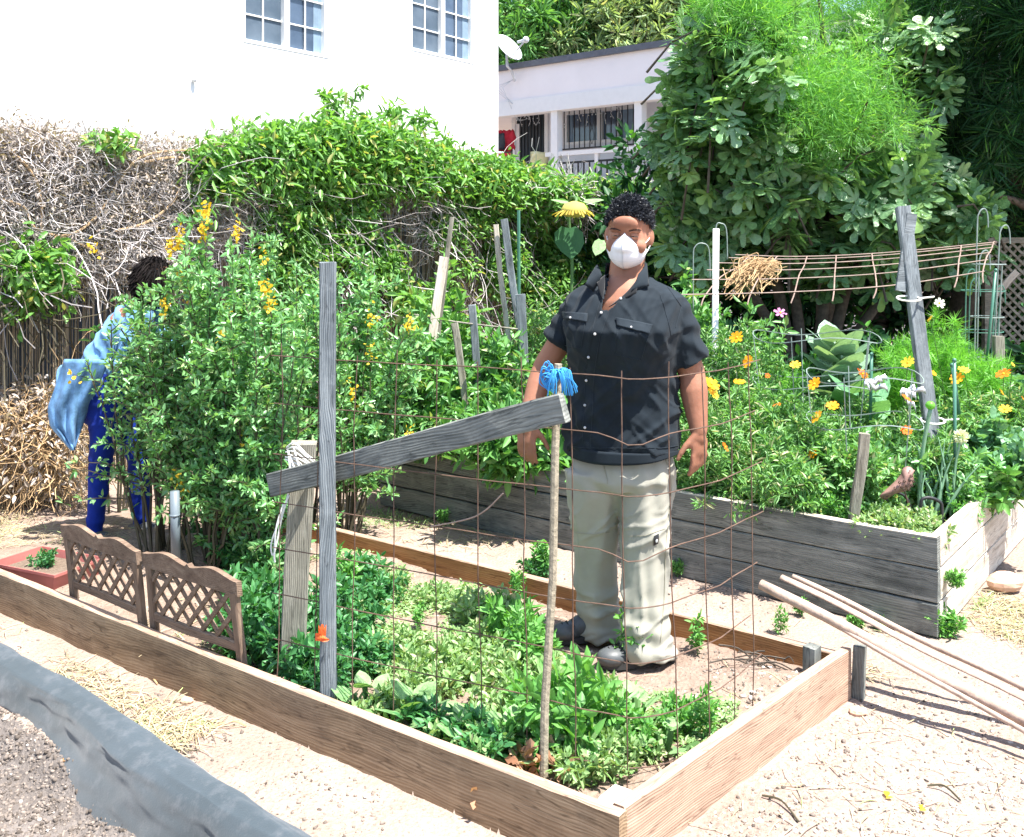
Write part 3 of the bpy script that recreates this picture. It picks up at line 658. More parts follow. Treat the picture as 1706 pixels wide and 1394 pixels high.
for k_ in range(4):
    a_ = D(857+k_*2, 130, 21.7); mb.tube([a_, a_+Vector((-.25-.1*k_, 0, -.2)), a_+Vector((-.1+.12*k_, 0, -.55-.1*k_)), a_+Vector((.05, .05, -.9))], .006, 4)
put('cable', mb, 'dish', sd)
# things on the porch
st = thing('red_chair', 'red folding chair with a dark cloth on the porch beside the white house corner', 'chair', tuple(D(838, 262, 22.6)))
mb = MB(); c = D(838, 250, 22.6); mb.box(c+Z*.12, Vector((.18, 0, 0)), Vector((0, .03, .01)), Z*.14); mb.box(c-Vector((0, .2, .12)), Vector((.18, 0, 0)), Vector((0, .2, 0)), Z*.02); put('seat', mb, 'red', st)
mb = MB()
for dx in (-.2, .2):
    for dy in (0, -.38): mb.tube([c+Vector((dx, dy, .2 if dy == 0 else -.1)), c+Vector((dx, dy, -.6))], .015, 6)
put('frame', mb, 'black', st)
mb = MB(); c = D(841, 232, 22.5); rows = [[c+Vector((-.22+.44*i/10+.02*math.sin(j*2+i), .03*math.sin(i*1.8+j), .2-.42*j/6+.02*math.sin(i*3))) for i in range(11)] for j in range(7)]
mb.grid(rows); o = put('red_cloth', mb, ['red'], None, True, True); s = o.modifiers.new('t', 'SOLIDIFY'); s.thickness = .03
tag(o, 'crumpled red cloth hung on the back of the porch chair', 'cloth')
mb = MB(); c = D(833, 233, 22.45); rows = [[c+Vector((-.2+.3*i/8, -.04+.03*math.sin(i*1.3+j), .14-.36*j/5)) for i in range(9)] for j in range(6)]
mb.grid(rows); o = put('dark_cloth', mb, 'darkgrey', None, True, True); s = o.modifiers.new('t', 'SOLIDIFY'); s.thickness = .03
tag(o, 'dark grey cloth hanging on the porch chair beside the red one', 'cloth')
yc = thing('yellow_chair', 'pale yellow plastic chair back showing above the vines on the porch', 'chair', tuple(D(899, 290, 21.4)))
c = D(899, 266, 21.4); rows = [[c+Vector((-.19+.38*i/8, .03*((i-4)/4)**2, -.17+.34*j/5+.012*math.sin(i*.8))) for i in range(9)] for j in range(6)]
mb = MB(); mb.grid(rows); o = put('backrest', mb, 'yell', yc, True); s = o.modifiers.new('t', 'SOLIDIFY'); s.thickness = .02
mb = MB()
for dx in (-.17, .17): mb.tube([c+Vector((dx, .03, -.15)), c+Vector((dx*1.1, .1, -.75))], .02, 6); mb.tube([c+Vector((dx, -.4, -.35)), c+Vector((dx*1.1, -.42, -.75))], .02, 6)
mb.box(c+Vector((0, -.19, -.33)), Vector((.19, 0, 0)), Vector((0, .21, 0)), Z*.015); put('seat', mb, 'yell', yc)
# ================================================================ STAKES, WIRE, PANELS
rd = random.Random(11)
p = D(545, 1170, 3.30)
board('stake', Vector((p.x+.004, 3.30, -.02)), D(546, 437, 3.30), .052, .03, 'woodstake', None, up=Vector((1, .05, 0)), seed=71, warp=.002)
o = bpy.data.objects['stake']; tag(o, 'tall upright blue grey wooden stake with an orange petal stuck near its foot', 'stake')
sk_ = o
mb = MB(); c = D(537, 1064, 3.27); rows = [[c+Vector((-.022+.044*i/7, -.002-.012*math.sin(i*.45)-.004*math.sin(j*1.7+i), .012*math.sin(i*.55+.5)*(1-j/5)+.012-.016*j/5)) for i in range(8)] for j in range(6)]
mb.grid(rows); rows = [[c+Vector((-.012+.024*i/5, .001-.003*math.sin(i*1.9+j), .040*(1-j/5)*(.6+.4*math.sin(i*2.1+1)**2)+.010)) for i in range(6)] for j in range(6)]
mb.grid(rows); t = put('petal', mb, 'orange_tape', None, True)
t.parent = sk_; t.matrix_parent_inverse = sk_.matrix_basis.inverted()
a = D(487, 1102, 3.68); b = D(505, 737, 3.62)
board('post', a-Z*.08, b, .088, .06, 'woodpost', None, up=Vector((1, .15, 0)), seed=72); tag(bpy.data.objects['post'], 'thick short grey post with white string tied round its top', 'post')
a = D(453, 806, 3.56); b = D(940, 680, 2.83)
board('crossbar', a, b, .082, .03, 'woodgray', None, up=Z, seed=73, warp=.004); tag(bpy.data.objects['crossbar'], 'weathered grey board tied slanting upward from the thick post to the thin stake', 'board')
mb = MB(); c = D(905, 1318, 2.89); dd = D(930, 606, 2.89)
mb.tube([c-Z*.05, c.lerp(dd, .2)+Vector((-.004, 0, 0)), c.lerp(dd, .5)+Vector((.006, 0, 0)), c.lerp(dd, .8), dd], [.0125, .012, .0115, .0115, .011], 8)
o = put('thin_stake', mb, 'woodpole', None, False, True); tag(o, 'thin round tan stake with blue twine knotted round its top, in front of the man', 'stake')
# strings
def string(name, paths, r, mat, label, cat, root=None, group=None):
    mb = MB()
    for pt in paths: mb.tube(pt, r, 5)
    o = put(name, mb, mat, root, True, root is None)
    return tag(o, label, cat, group) if root is None else o
def smooth_path(pts, n=6):
    pts = [Vector(p) for p in pts]; out = []
    for i in range(len(pts)-1):
        p0 = pts[max(i-1, 0)]; p1 = pts[i]; p2 = pts[i+1]; p3 = pts[min(i+2, len(pts)-1)]
        for k in range(n):
            t = k/n; out.append(.5*((2*p1)+(p2-p0)*t+(2*p0-5*p1+4*p2-p3)*t*t+(3*p1-p0-3*p2+p3)*t**3))
    out.append(pts[-1]); return out
Y0 = 3.56; S = []
for k_ in range(6):
    S.append(smooth_path([D(478+rd.uniform(-3, 3), 745+k_*4, Y0+.02), D(490+rd.uniform(-5, 5), 738+k_*7, Y0-.02), D(510, 752+k_*7+rd.uniform(-5, 5), Y0-.02), D(524, 770+k_*5, Y0+.02), D(510, 790, Y0+.0), D(485, 770+k_*3, Y0-.03)]))
S.append(smooth_path([D(480, 750, Y0-.03), D(483, 790, Y0-.05), D(478, 830, Y0-.05), D(466, 865, Y0-.05), D(452, 905, Y0-.05), D(455, 925, Y0-.05), D(462, 900, Y0-.05), D(470, 860, Y0-.05), D(481, 825, Y0-.05)]))
S.append(smooth_path([D(484, 760, Y0-.03), D(494, 790, Y0-.05), D(504, 798, Y0-.05), D(490, 745, Y0-.04), D(515, 765, Y0-.04)]))
S.append(smooth_path([D(472, 840, Y0-.055), D(460, 880, Y0-.055), D(457, 925, Y0-.055), D(458, 937, Y0-.055)]))
string('string', S, .0032, 'string', 'white cotton string looped and hanging down from the thick post top', 'string')
S = []; c = D(930, 628, 2.86)
for k_ in range(14): S.append(smooth_path([D(915+rd.uniform(-3, 3), 628+rd.uniform(-8, 8), 2.90), D(927, 624+k_, 2.862), D(937, 622+rd.uniform(-6, 8), 2.88), D(942, 632, 2.9)]))
for k_ in range(34):
    x = rd.uniform(936, 962) if k_ % 4 else rd.uniform(908, 928); S.append(smooth_path([D(930+rd.uniform(-8, 8), 622+rd.uniform(-8, 8), 2.87), D((930+x)/2+rd.uniform(-4, 4), 620+rd.uniform(-6, 6), 2.85), D(x*.8+930*.2, 636, 2.85), D(x, 652+rd.uniform(-8, 8), 2.86)]))
for k_ in range(16):
    x = rd.uniform(902, 925); S.append(smooth_path([D(926, 628, 2.87), D(x, 612+rd.uniform(-12, 18), 2.86), D(x-8+rd.uniform(-6, 6), 630+rd.uniform(-8, 8), 2.87), D(x+5, 648+rd.uniform(-5, 5), 2.87)]))
string('twine', S, .0017, 'twine', 'bright blue frayed twine knotted round the thin stake top', 'twine')
# wire mesh sheet bent round the low bed
plan = [(-.80, 3.42), (-.45, 3.24), (-.10, 3.06), (.20, 2.905), (.34, 2.865), (.44, 2.885), (.62, 3.05), (.83, 3.33)]
def planpt(s):
    for (a, b) in zip(plan, plan[1:]):
        L = math.dist(a, b)
        if s <= L: return Vector((a[0]+(b[0]-a[0])*s/L, a[1]+(b[1]-a[1])*s/L, 0))
        s -= L
    return Vector((*plan[-1], 0))
tot = sum(math.dist(a, b) for a, b in zip(plan, plan[1:]))
wm_ = thing('wire_mesh', 'rusty square wire mesh sheet bent round the front corner of the low bed', 'wire mesh', (.2, 2.9, .05))
zs = [1.235, 1.075, .905, .745, .59, .435, .285, .14]; rd = random.Random(3)
def wob(s, z): return Vector((.012*nz1(s*3, z*3, 0, 4), .014*nz1(s*3, z*3, 5, 5), .008*nz1(s*2.5, z*4, 9, 6)))
for j, z in enumerate(zs):
    pts = []; s = 0
    ends = tot-(.0, .05, .0, .0, .04, .12, .02, .5)[j]
    while s < ends:
        kink = .035*math.exp(-((s-1.28)/.07)**2)*(1 if j in (1, 3) else .2)
        pts.append(planpt(s)+Z*(z-kink)+wob(s, z)); s += .045
    mb = MB(); mb.tube(pts, .0019, 5); put('horizontal_wire', mb, 'rust', wm_)
s = .03; i = 0
while s < tot:
    top = 1.25 if i % 3 else 1.275; p_ = planpt(s); lean = Vector((.03*nz1(s*2, 1, 1, 8), .02, 0))
    pts = [p_+Z*z+wob(s, z)+Vector((0, -.003, 0))+lean*(z-.6) for z in np.linspace(.07, top, 16)]
    mb = MB(); mb.tube(pts, .0019, 5); put('vertical_wire', mb, 'rust', wm_); s += .152; i += 1
mb = MB(); mb.tube(smooth_path([planpt(.62)+Z*.74, planpt(.78)+Z*.80+Vector((0, -.03, 0)), planpt(.87)+Z*.88+Vector((0, -.04, 0))]), .0024, 5)
put('loose_wire', mb, 'wirepale', wm_)
# lattice edging panels
def lattice(a, b, zb, zt, lab, seed, lean):
    a = Vector(a); b = Vector(b); L = (b-a).length; u = (b-a).normalized(); n = Vector((u.y, -u.x, 0)); rt = thing('garden_edging', lab, 'edging panel', tuple((a+b)/2), 'brown lattice edging panels')
    lz = (Z+n*lean).normalized(); P = lambda s, h, d=0: a+Z*zb+u*s+lz*h+n*d
    H_ = zt-zb
    board('rail', P(.03, .05), P(L-.03, .05), .035, .018, 'woodlat', rt, up=lz, seed=seed)
    for s in (.018, L-.018): board('leg', P(s, -.10), P(s, H_-.02), .036, .024, 'woodlat', rt, up=u, seed=seed+int(s*9))
    mb = MB(); top = []; bot = []; N = 40
    for i in range(N+1):
        t = i/N; w_ = .5-.5*math.cos(2*math.pi*(t*2 % 1)); zt_ = H_+.022+.022*w_+(.012 if abs(t-.5) < .02 else 0); s = L*t*1.03-.015*L
        top.append((s, zt_)); bot.append((s, H_-.03))
    for k in range(N):
        (s0, z0), (s1, z1) = top[k], top[k+1]; o = len(mb.v)
        mb.v += [tuple(P(*bot[k], .011)), tuple(P(*bot[k+1], .011)), tuple(P(s1, z1, .011)), tuple(P(s0, z0, .011)), tuple(P(*bot[k], -.011)), tuple(P(*bot[k+1], -.011)), tuple(P(s1, z1, -.011)), tuple(P(s0, z0, -.011))]
        mb.f += [(o, o+1, o+2, o+3), (o+5, o+4, o+7, o+6), (o+3, o+2, o+6, o+7), (o+1, o, o+4, o+5)]
        if k == 0: mb.f.append((o, o+3, o+7, o+4))
        if k == N-1: mb.f.append((o+1, o+5, o+6, o+2))
    put('scalloped_rail', mb, 'woodlat', rt)
    mb = MB(); z0 = .068; z1 = H_-.03; hh = z1-z0
    for d, off in ((1, .004), (-1, -.004)):
        s = -hh
        while s < L:
            s0, s1 = s, s+hh; za, zb_ = (z0, z1) if d > 0 else (z1, z0)
            lo_, hi_ = max(s0, .036), min(s1, L-.036)
            if hi_-lo_ > .03:
                f0 = (lo_-s0)/hh; f1 = (hi_-s0)/hh
                mb.beam(P(lo_, za+(zb_-za)*f0, off), P(hi_, za+(zb_-za)*f1, off), .017, .0075, up=n.cross(u) if False else lz)
            s += .082
    put('lattice', mb, 'woodlat', rt)
q = lambda t, off=.06: C1+U1*t+n1*off
lattice(q(2.66, .075), q(2.10, .05), .16, .43, 'brown lattice edging panel nearer the red tray, left one of the pair', 5, .12)
lattice(q(2.07, .06), q(1.53, .06), .155, .425, 'brown lattice edging panel nearer the tall stake, right one of the pair', 9, .10)
# red tray
tr = thing('plant_tray', 'faded red plastic tray of seedlings behind the left lattice panel', 'plant tray', (-2.12, 4.66, .07))
def trough(mb, c, u, v, L, W_, H_, th):
    ring = []
    for (sx, sy) in ((-1, -1), (1, -1), (1, 1), (-1, 1)):
        ring.append((sx, sy))
    o = len(mb.v)
    for (sc, z) in ((.9, 0), (1.0, H_), (1.04, H_), (1.04, H_-.012), (.97, H_-.006), (.87, .012)):
        for sx, sy in ring: mb.v.append(tuple(c+u*(sx*L/2*sc)+v*(sy*W_/2*sc)+Z*z))
    for j in range(5):
        for i in range(4): mb.f.append((o+j*4+i, o+j*4+(i+1) % 4, o+(j+1)*4+(i+1) % 4, o+(j+1)*4+i))
    mb.f.append((o+3, o+2, o+1, o)); mb.f.append((o+20, o+21, o+22, o+23))
mb = MB(); trough(mb, Vector((-2.12, 4.66, .07)), Vector((.9, -.43, 0)), Vector((.43, .9, 0)), .40, .27, .09, .01); put('tray', mb, 'plastic_red', tr)
mb = MB(); mb.box(Vector((-2.12, 4.66, .125)), Vector((.9, -.43, 0))*.165, Vector((.43, .9, 0))*.105, Z*.01); put('potting_soil', mb, 'soil2', tr)
# stakes at the left end of the raised bed
def stake(p0, p1, y0, y1, w, t, mat, lab, seed, up_=Vector((1, 0, 0)), cat='stake', name='stake', wend=None):
    a = D(*p0, y0); b = D(*p1, y1); board(name, a, b, w, t, mat, None, up=up_, seed=seed, warp=.004, wend=wend)
    o = bpy.context.scene.objects[-1] if False else [x for x in COL.objects if x.name.startswith(name)][-1]
    return o
def mk(*a, **k):
    before = set(o.name for o in COL.objects); stake(*a, **k)
    o = [x for x in COL.objects if x.name not in before][0]; return tag(o, a[7], k.get('cat', 'stake'))
mk((690, 735), (741, 428), 6.05, 6.15, .055, .02, 'woodpale', 'wide sun bleached white board leaning behind the bushy plants near the fence', 81)
mk((728, 560), (754, 362), 6.19, 6.22, .028, .02, 'woodpost', 'thin brown batten rising above the wide white leaning board', 82)
mk((712, 745), (735, 500), 6.3, 6.3, .03, .02, 'woodpost', 'thin tan batten half hidden behind the wide white board', 181)
mk((850, 600), (826, 374), 6.5, 6.5, .034, .02, 'woodpale', 'pale thin batten leaning left beside the dark leaning stake', 83)
mk((868, 560), (839, 365), 6.45, 6.45, .046, .03, 'woodstake', 'dark grey square stake leaning left just right of the pale batten', 84)
mk((792, 768), (756, 538), 5.95, 5.95, .042, .016, 'woodpost', 'slotted grey board leaning left above the slanting crossbar', 85)
mk((803, 750), (786, 508), 6.15, 6.15, .046, .04, 'woodstake', 'upright grey square stake just right of the slotted leaning board', 86)
mk((876, 750), (868, 490), 6.35, 6.35, .06, .04, 'woodstake', 'dark square post behind the leaves close to the man\'s right arm', 87)
string('support_wire', [smooth_path([D(690, 524, 6.2), D(760, 536, 6.1), D(862, 548, 6.3)])], .006, 'woodpost', 'grey horizontal cane tied across the stakes left of the man', 'cane')
mb = MB(); mb.tube([D(865, 600, 6.6), D(864, 350, 6.6)], .011, 6); o = put('garden_rod', mb, 'greenrod', None, False, True); tag(o, 'thin green garden rod standing right of the dark leaning stake', 'garden rod')
mb = MB(); mb.tube([D(293, 935, 4.55), D(291, 818, 4.55)], .021, 10); mb.tube([D(291, 860, 4.55), D(291, 856, 4.55)], .0235, 10); o = put('metal_post', mb, 'pipe', None, True, True); tag(o, 'short blue grey metal post standing in front of the flowering bush', 'post')
# right side of the raised bed
mk((1562, 775), (1502, 345), 4.95, 5.25, .068, .045, 'woodstake', 'long weathered grey post leaning left over the raised bed', 91, name='leaning_post', cat='post')
o_ = [x for x in COL.objects if x.name.startswith('leaning_post')][0]
mb = MB(); a_ = D(1503, 470, 5.14); mb.beam(D(1500, 485, 5.15), D(1519, 356, 5.22), .05, .02, Vector((1, 0, 0))); t = put('splint', mb, 'woodstake', None); t.parent = o_; t.matrix_parent_inverse = o_.matrix_basis.inverted()
mb = MB()
for px, py in ((1510, 497), (1550, 700)):
    c = D(px+4, py, 5.1 if py < 600 else 4.98); mb.tube([c+Vector((.058*math.cos(a), .045*math.sin(a), .01*math.sin(a))) for a in np.linspace(0, 2*math.pi, 14)], .005, 5)
    mb.tube([c+Vector((.05, 0, 0)), c+Vector((.12, -.02, .01))], .005, 5)
t = put('tie', mb, 'string', None); t.parent = o_; t.matrix_parent_inverse = o_.matrix_basis.inverted()
mk((1423, 868), (1440, 722), 4.48, 4.46, .046, .022, 'woodpost', 'short grey stake leaning right just inside the front of the raised bed', 92)
mk((1660, 720), (1664, 560), 5.75, 5.75, .055, .04, 'woodpost', 'squat grey post at the far right of the raised bed beside the wire cage', 93, name='short_post', cat='post')
mb = MB(); mb.tube([D(1200, 780, 5.7), D(1191, 600, 5.9), D(1193, 381, 6.0)], .019, 10); o = put('pipe', mb, 'pvc', None, True, True); tag(o, 'white plastic pipe standing behind the man\'s left shoulder', 'pipe')
# mesh strip stretched above the right plants
ws = thing('wire_trellis', 'rusty wire trellis strip stretched level from the white pipe to the wire cage', 'wire trellis', tuple(D(1400, 480, 5.9)))
top = [(1225, 424, 6.5), (1330, 427, 6.45), (1470, 421, 6.35), (1660, 403, 6.2)]; bot = [(1120, 491, 5.6), (1300, 487, 5.6), (1480, 476, 5.55), (1640, 452, 5.5)]
rows = []
for k_, nm in enumerate([0, .12, .3, .5, .72, 1.0]):
    pts = smooth_path([D(a[0], a[1], a[2]).lerp(D(b[0], b[1], b[2]), nm)+Z*(.02*math.sin(nm*3.1)) for a, b in zip(top, bot)], 8); rows.append(pts)
    mb = MB(); mb.tube(pts, .0034, 5); put('long_wire', mb, 'wirepale', ws)
for i in range(3, 25, 3):
    if i in (3,): pass
    mb = MB(); mb.tube(smooth_path([r_[min(i, len(r_)-1)]+Vector((.01*math.sin(i), 0, .012*math.sin(k_*2))) for k_, r_ in enumerate(rows)]+[rows[-1][i]+Vector((-.03, -.05, -.06))], 3), .0036, 5); put('cross_wire', mb, 'wirepale', ws)
# hoops by the pipe
for k_, (a, b, zt_) in enumerate(((1155, 1183, 405), (1190, 1212, 372))):
    mb = MB(); mb.tube(smooth_path([D(a, 520, 6.15), D(a, 430, 6.15), D(a+3, zt_+6, 6.15), D((a+b)/2, zt_, 6.15), D(b-2, zt_+10, 6.15), D(b, zt_+60, 6.15)]), .0036, 6)
    o = put('wire_hoop', mb, 'galv', None, True, True); tag(o, ['low bent wire hoop left of the white pipe', 'tall narrow wire hoop right of the white pipe'][k_], 'wire hoop')
# bundle of dry stems caught on the trellis
rd = random.Random(5); S = MB()
for k_ in range(70):
    a = D(rd.uniform(1240, 1300), rd.uniform(430, 452), rd.uniform(5.8, 6.1)); b = D(rd.uniform(1205, 1275), rd.uniform(455, 500), rd.uniform(5.7, 6.0)); m = a.lerp(b, .5)+Vector((rd.uniform(-.06, .06), 0, rd.uniform(-.02, .07)))
    S.tube(smooth_path([a, m, b], 4), .0028, 4)
for k_ in range(60):
    c = D(1262+rd.gauss(0, 14), 452+rd.gauss(0, 9), 5.9); S.tube(smooth_path([c+Vector((rd.gauss(0, .05), rd.gauss(0, .03), rd.gauss(0, .03))) for _ in range(4)], 4), .0025, 4)
M['strawstem'] = flat_mat('straw_stem', (.46, .31, .165), .8, .2, .2, 30)
o = put('straw_bundle', S, 'strawstem', None, False, True); tag(o, 'tangle of dry straw coloured stems hanging over the trellis by the white pipe', 'dry stems')
# tomato cages
def cage(px, y, ptop, pbot, lab, r0, mat, tops):
    rt = thing('tomato_cage', lab, 'tomato cage', tuple(D(px, pbot, y)), 'wire tomato cages')
    c0 = D(px, pbot, y); c1 = D(px+12, ptop, y)
    for k_ in range(4):
        a = k_*math.pi/2+.5; e = Vector((math.cos(a)*r0, math.sin(a)*r0, 0)); hk = tops[k_]
        b_ = c0+e*.8; t_ = c0.lerp(c1, hk)+e
        pts = [b_, b_.lerp(t_, .5), t_]
        if k_ < 3: pts += [t_+Z*.10+Vector((.01, 0, 0)), t_+Z*.13+Vector((.04, 0, 0)), t_+Z*.10+Vector((.06, 0, 0)), t_+Vector((.065, 0, .02))]
        mb = MB(); mb.tube(smooth_path(pts, 4), .004, 6); put('rod', mb, mat, rt)
    for f_ in (.35, .55, .8):
        c = c0.lerp(c1, f_); mb = MB(); mb.tube([c+Vector((math.cos(a)*r0*1.05, math.sin(a)*r0*1.05, 0)) for a in np.linspace(0, 2*math.pi, 22)], .003, 5); put('ring', mb, mat, rt)
cage(1638, 5.9, 370, 720, 'tall wire tomato cage with curled white rod tops at the far right', .085, 'galv', (.88, .96, .76, .8))
cage(1628, 6.3, 430, 700, 'shorter dark green tomato cage just behind the tall curled one', .12, 'greenrod', (.7, .8, .75, .8))
for k_, (x0, y0, x1, y1, yy, lb) in enumerate(((1598, 690, 1586, 608, 5.0, 'thin green rod among the orange flowers right of the leaning post'), (1592, 860, 1590, 600, 4.75, 'dark green rod beside the white allium flower'), (1640, 640, 1659, 450, 5.7, 'slim dark green rod with a white tip leaning right beside the wire cage'), (1450, 700, 1452, 590, 5.2, 'short green rod left of the leaning post near the silver strips'))):
    mb = MB(); mb.tube([D(x0, y0, yy), D(x1, y1, yy)], .008, 6); mb.ell(D(x1, y1, yy), .011, None, 6, 5); o = put('garden_rod', mb, 'greenrod', None, True, True); tag(o, lb, 'garden rod')
# thin wire ring cages low among the flowers
for k_, (px, py, yy, rr, lb) in enumerate(((1360, 560, 5.4, .33, 'thin grey wire ring cage round the pale leafy plants'), (1440, 625, 4.9, .27, 'thin bent wire ring cage in front of the cabbage leaves'))):
    rt = thing('ring_cage', lb, 'wire cage', tuple(D(px, py+200, yy)))
    for j in range(2):
        c = D(px, py+j*75, yy); mb = MB(); mb.tube([c+Vector((math.cos(a)*rr, math.sin(a)*rr*.9, .02*math.sin(3*a))) for a in np.linspace(0, 2*math.pi, 28)], .0032, 4); put('ring', mb, 'galv', rt)
    for j in range(5):
        a = j*1.257+.3; e = Vector((math.cos(a)*rr, math.sin(a)*rr*.9, 0)); mb = MB(); mb.tube([D(px, py-5, yy)+e, D(px, py+230, yy)+e*.75], .003, 4); put('rod', mb, 'galv', rt)
# silver scare strips
rd = random.Random(6)
M['foil'] = flat_mat('crinkled_silver_foil', (.62, .64, .68), .3, .6, .3, 14, .4, .6)
for k_, (px, py, yy) in enumerate(((1440, 640, 4.95), (1500, 655, 4.9))):
    c = D(px, py, yy); mb = MB()
    for q_ in range(5):
        a_ = rd.uniform(-.9, .6); L = rd.uniform(.07, .13); e = Vector((math.cos(a_), rd.uniform(-.3, .3), math.sin(a_)))*L
        mb.grid([[c+e*(i/6)+Vector((0, .01*math.sin(i*2.2), .012*math.sin(i*1.7)+s_*.012)) for i in range(7)] for s_ in (-1, 1)])
    o = put('foil_strip', mb, 'foil', None, True, True); o.modifiers.new('t', 'SOLIDIFY').thickness = .001
    tag(o, ['crinkled silver foil strips tied below the red orange flower', 'dark silver foil scrap tied to the thin wire near the leaning post'][k_], 'foil strip')
# metal bird
bd = thing('metal_bird', 'rusty pink tin bird garden ornament with scroll wing on a thin stake', 'bird ornament', tuple(D(1512, 880, 4.5)))
def bp(x, y, d=0): return D(1380+x/5.233, 640+y/5.233, 4.5)+Vector((0, d, 0))
out = [(742, 745), (720, 722), (690, 716), (660, 728), (642, 750), (640, 775), (615, 810), (580, 850), (520, 905), (470, 950), (443, 975), (455, 990), (490, 1008), (530, 985), (575, 955), (610, 945), (660, 935), (700, 915), (730, 880), (742, 830), (738, 790), (735, 765), (752, 748)]
o0 = MB(); n = len(out); cpt = (650, 850)
for sgn in (-1, 1):
    o0.v += [tuple(bp(x, y, sgn*.004)) for x, y in out]
    o0.v += [tuple(bp(cpt[0]+(x-cpt[0])*.55, cpt[1]+(y-cpt[1])*.55, sgn*.022)) for x, y in out]; o0.v.append(tuple(bp(*cpt, sgn*.026)))
m_ = 2*n+1
for s_ in (0, 1):
    b_ = s_*m_
    for i in range(n):
        j = (i+1) % n; f1 = (b_+i, b_+j, b_+n+j, b_+n+i); f2 = (b_+n+i, b_+n+j, b_+2*n)
        o0.f += [f1 if s_ else f1[::-1], f2 if s_ else f2[::-1]]
for i in range(n): j = (i+1) % n; o0.f.append((i, j, m_+j, m_+i))
put('body', o0, 'metalbird', bd, True)
mb = MB(); rd = random.Random(2)
for (x, y) in ((600, 840), (640, 830), (690, 820), (720, 830), (620, 880), (665, 870), (705, 865), (640, 905), (680, 900), (560, 890), (700, 785)):
    mb.tube([bp(x+13*math.cos(a)*(1-a/9), y+15*math.sin(a)*(1-a/9), -.0275) for a in np.linspace(0, 5, 9)], .0026, 4)
for k_ in range(4): mb.tube([bp(575-k_*8, 905+k_*12, -.015), bp(470-k_*2+8, 975+k_*7, -.009)], .0018, 4)
mb.ell(bp(695, 746, -.02), .003, None, 6, 5); put('scrollwork', mb, 'tin_dark', bd)
mb = MB(); mb.tube([bp(665, 930, .0), bp(700, 1060, 0), bp(705, 1180, 0)], .0035, 6); put('stake', mb, 'rust', bd)
mb = MB(); mb.tube(smooth_path([D(1534, 845, 4.42), D(1536, 832, 4.42), D(1549, 829, 4.42), D(1566, 836, 4.42), D(1569, 848, 4.42), D(1569, 882, 4.42)]), .0075, 8)
mb.tube([D(1552, 845, 4.44), D(1551, 880, 4.44)], .007, 8); o = put('hook', mb, 'black', None, True, True); tag(o, 'black metal arched hook at the corner of the raised bed', 'garden hook')
mb = MB(); mb.tube(smooth_path([D(1478, 835, 4.55), D(1485, 822, 4.55), D(1500, 822, 4.55), D(1512, 832, 4.55), D(1517, 848, 4.55)]), .006, 8); o = put('hook', mb, 'black', None, True, True); tag(o, 'small black curved hook below the tin bird\'s tail', 'garden hook')
M['polepink'] = flat_mat('bleached_pole', (.40, .30, .24), .8, .2, .25, 25, .5)
# poles resting on the low bed corner
def pole(a, b, r0, r1, mat, lab, seed, half=False):
    a = Vector(a); b = Vector(b); mb = MB(); rd = random.Random(seed); N = 14; d = (b-a).normalized(); sd = d.cross(Z).normalized(); u = sd.cross(d)
    pts = [a.lerp(b, i/N)+sd*.004*math.sin(i*.9+seed)+u*.003*math.sin(i*.7) for i in range(N+1)]
    if half:
        rows = [[p+sd*(r0*math.cos(t))+u*(r0*.7*math.sin(t)) for t in np.linspace(-.1, math.pi+.1, 9)] for p in pts]; mb.grid(rows)
    else: mb.tube(pts, [r0+(r1-r0)*i/N+rd.uniform(-.0006, .0006) for i in range(N+1)], 12)
    o = put('pole', mb, mat, None, True, True)
    if half: o.modifiers.new('t', 'SOLIDIFY').thickness = .005
    return tag(o, lab, 'pole')
gE = Vector((1.78, 3.12, .03))
pole((.935, 3.83, .33), gE+Vector((.03, -.03, 0)), .019, .022, 'polepink', 'thick bleached pole at the front of the bundle resting on the low bed corner', 1)
pole((1.03, 3.90, .33), gE+Vector((.10, .12, .0)), .013, .013, 'polepink', 'thin bleached half round strip lying behind the thick pole on the bed corner', 2, True)
pole((1.08, 3.93, .325), gE+Vector((.16, .2, .0)), .011, .012, 'polepink', 'thin grey cane farthest back in the bundle on the bed corner', 3)
pole((1.0, 3.80, .30), gE+Vector((-.02, -.10, -.0)), .008, .009, 'polepink', 'thin split cane under the thick pole, fanning out toward the path', 4)
mb = MB(); board('wood_offcut', D(1519, 1180, 3.62), D(1660, 1196, 3.52), .035, .05, 'woodside', None, seed=99); tag(bpy.data.objects['wood_offcut'], 'short split offcut of board lying on the dirt under the poles', 'offcut')
mb = MB(); c = G(1674, 985, 0); mb.ell(c+Z*.04, (.085, .055, .045), None, 10, 7); me = mb.mesh('s')
def rk(co, nm):
    return co+nm*(.018*fbm(co*14, 5, 2)[:, None])
displace(me, rk); o = put('stone', me, 'brick', None); tag(o, 'reddish brick lump on the straw covered ground right of the raised bed', 'stone')
# dark diagonal lattice fence, far right
lf = thing('lattice_fence', 'dark diagonal lattice fence in the shade at the far right behind the wire cage', 'fence', tuple(D(1690, 560, 9.3)))
mb = MB(); c0 = D(1650, 400, 9.3); c1 = D(1900, 560, 9.3); x0, x1 = c0.x, c1.x; zb_, zt_ = 0.2, CAMH-.02
for d in (1, -1):
    x = x0-1.6
    while x < x1:
        a = Vector((x, 9.3+d*.008, zb_)); b = Vector((x+(zt_-zb_), 9.3+d*.008, zt_))
        if d < 0: a, b = Vector((x, 9.3+d*.008, zt_)), Vector((x+(zt_-zb_), 9.3+d*.008, zb_))
        f0 = max(0, (x0-a.x)/(b.x-a.x)); f1 = min(1, (x1-a.x)/(b.x-a.x))
        if f1 > f0: mb.beam(a.lerp(b, f0), a.lerp(b, f1), .022, .008)
        x += .085
put('lattice', mb, 'woodpost', lf)
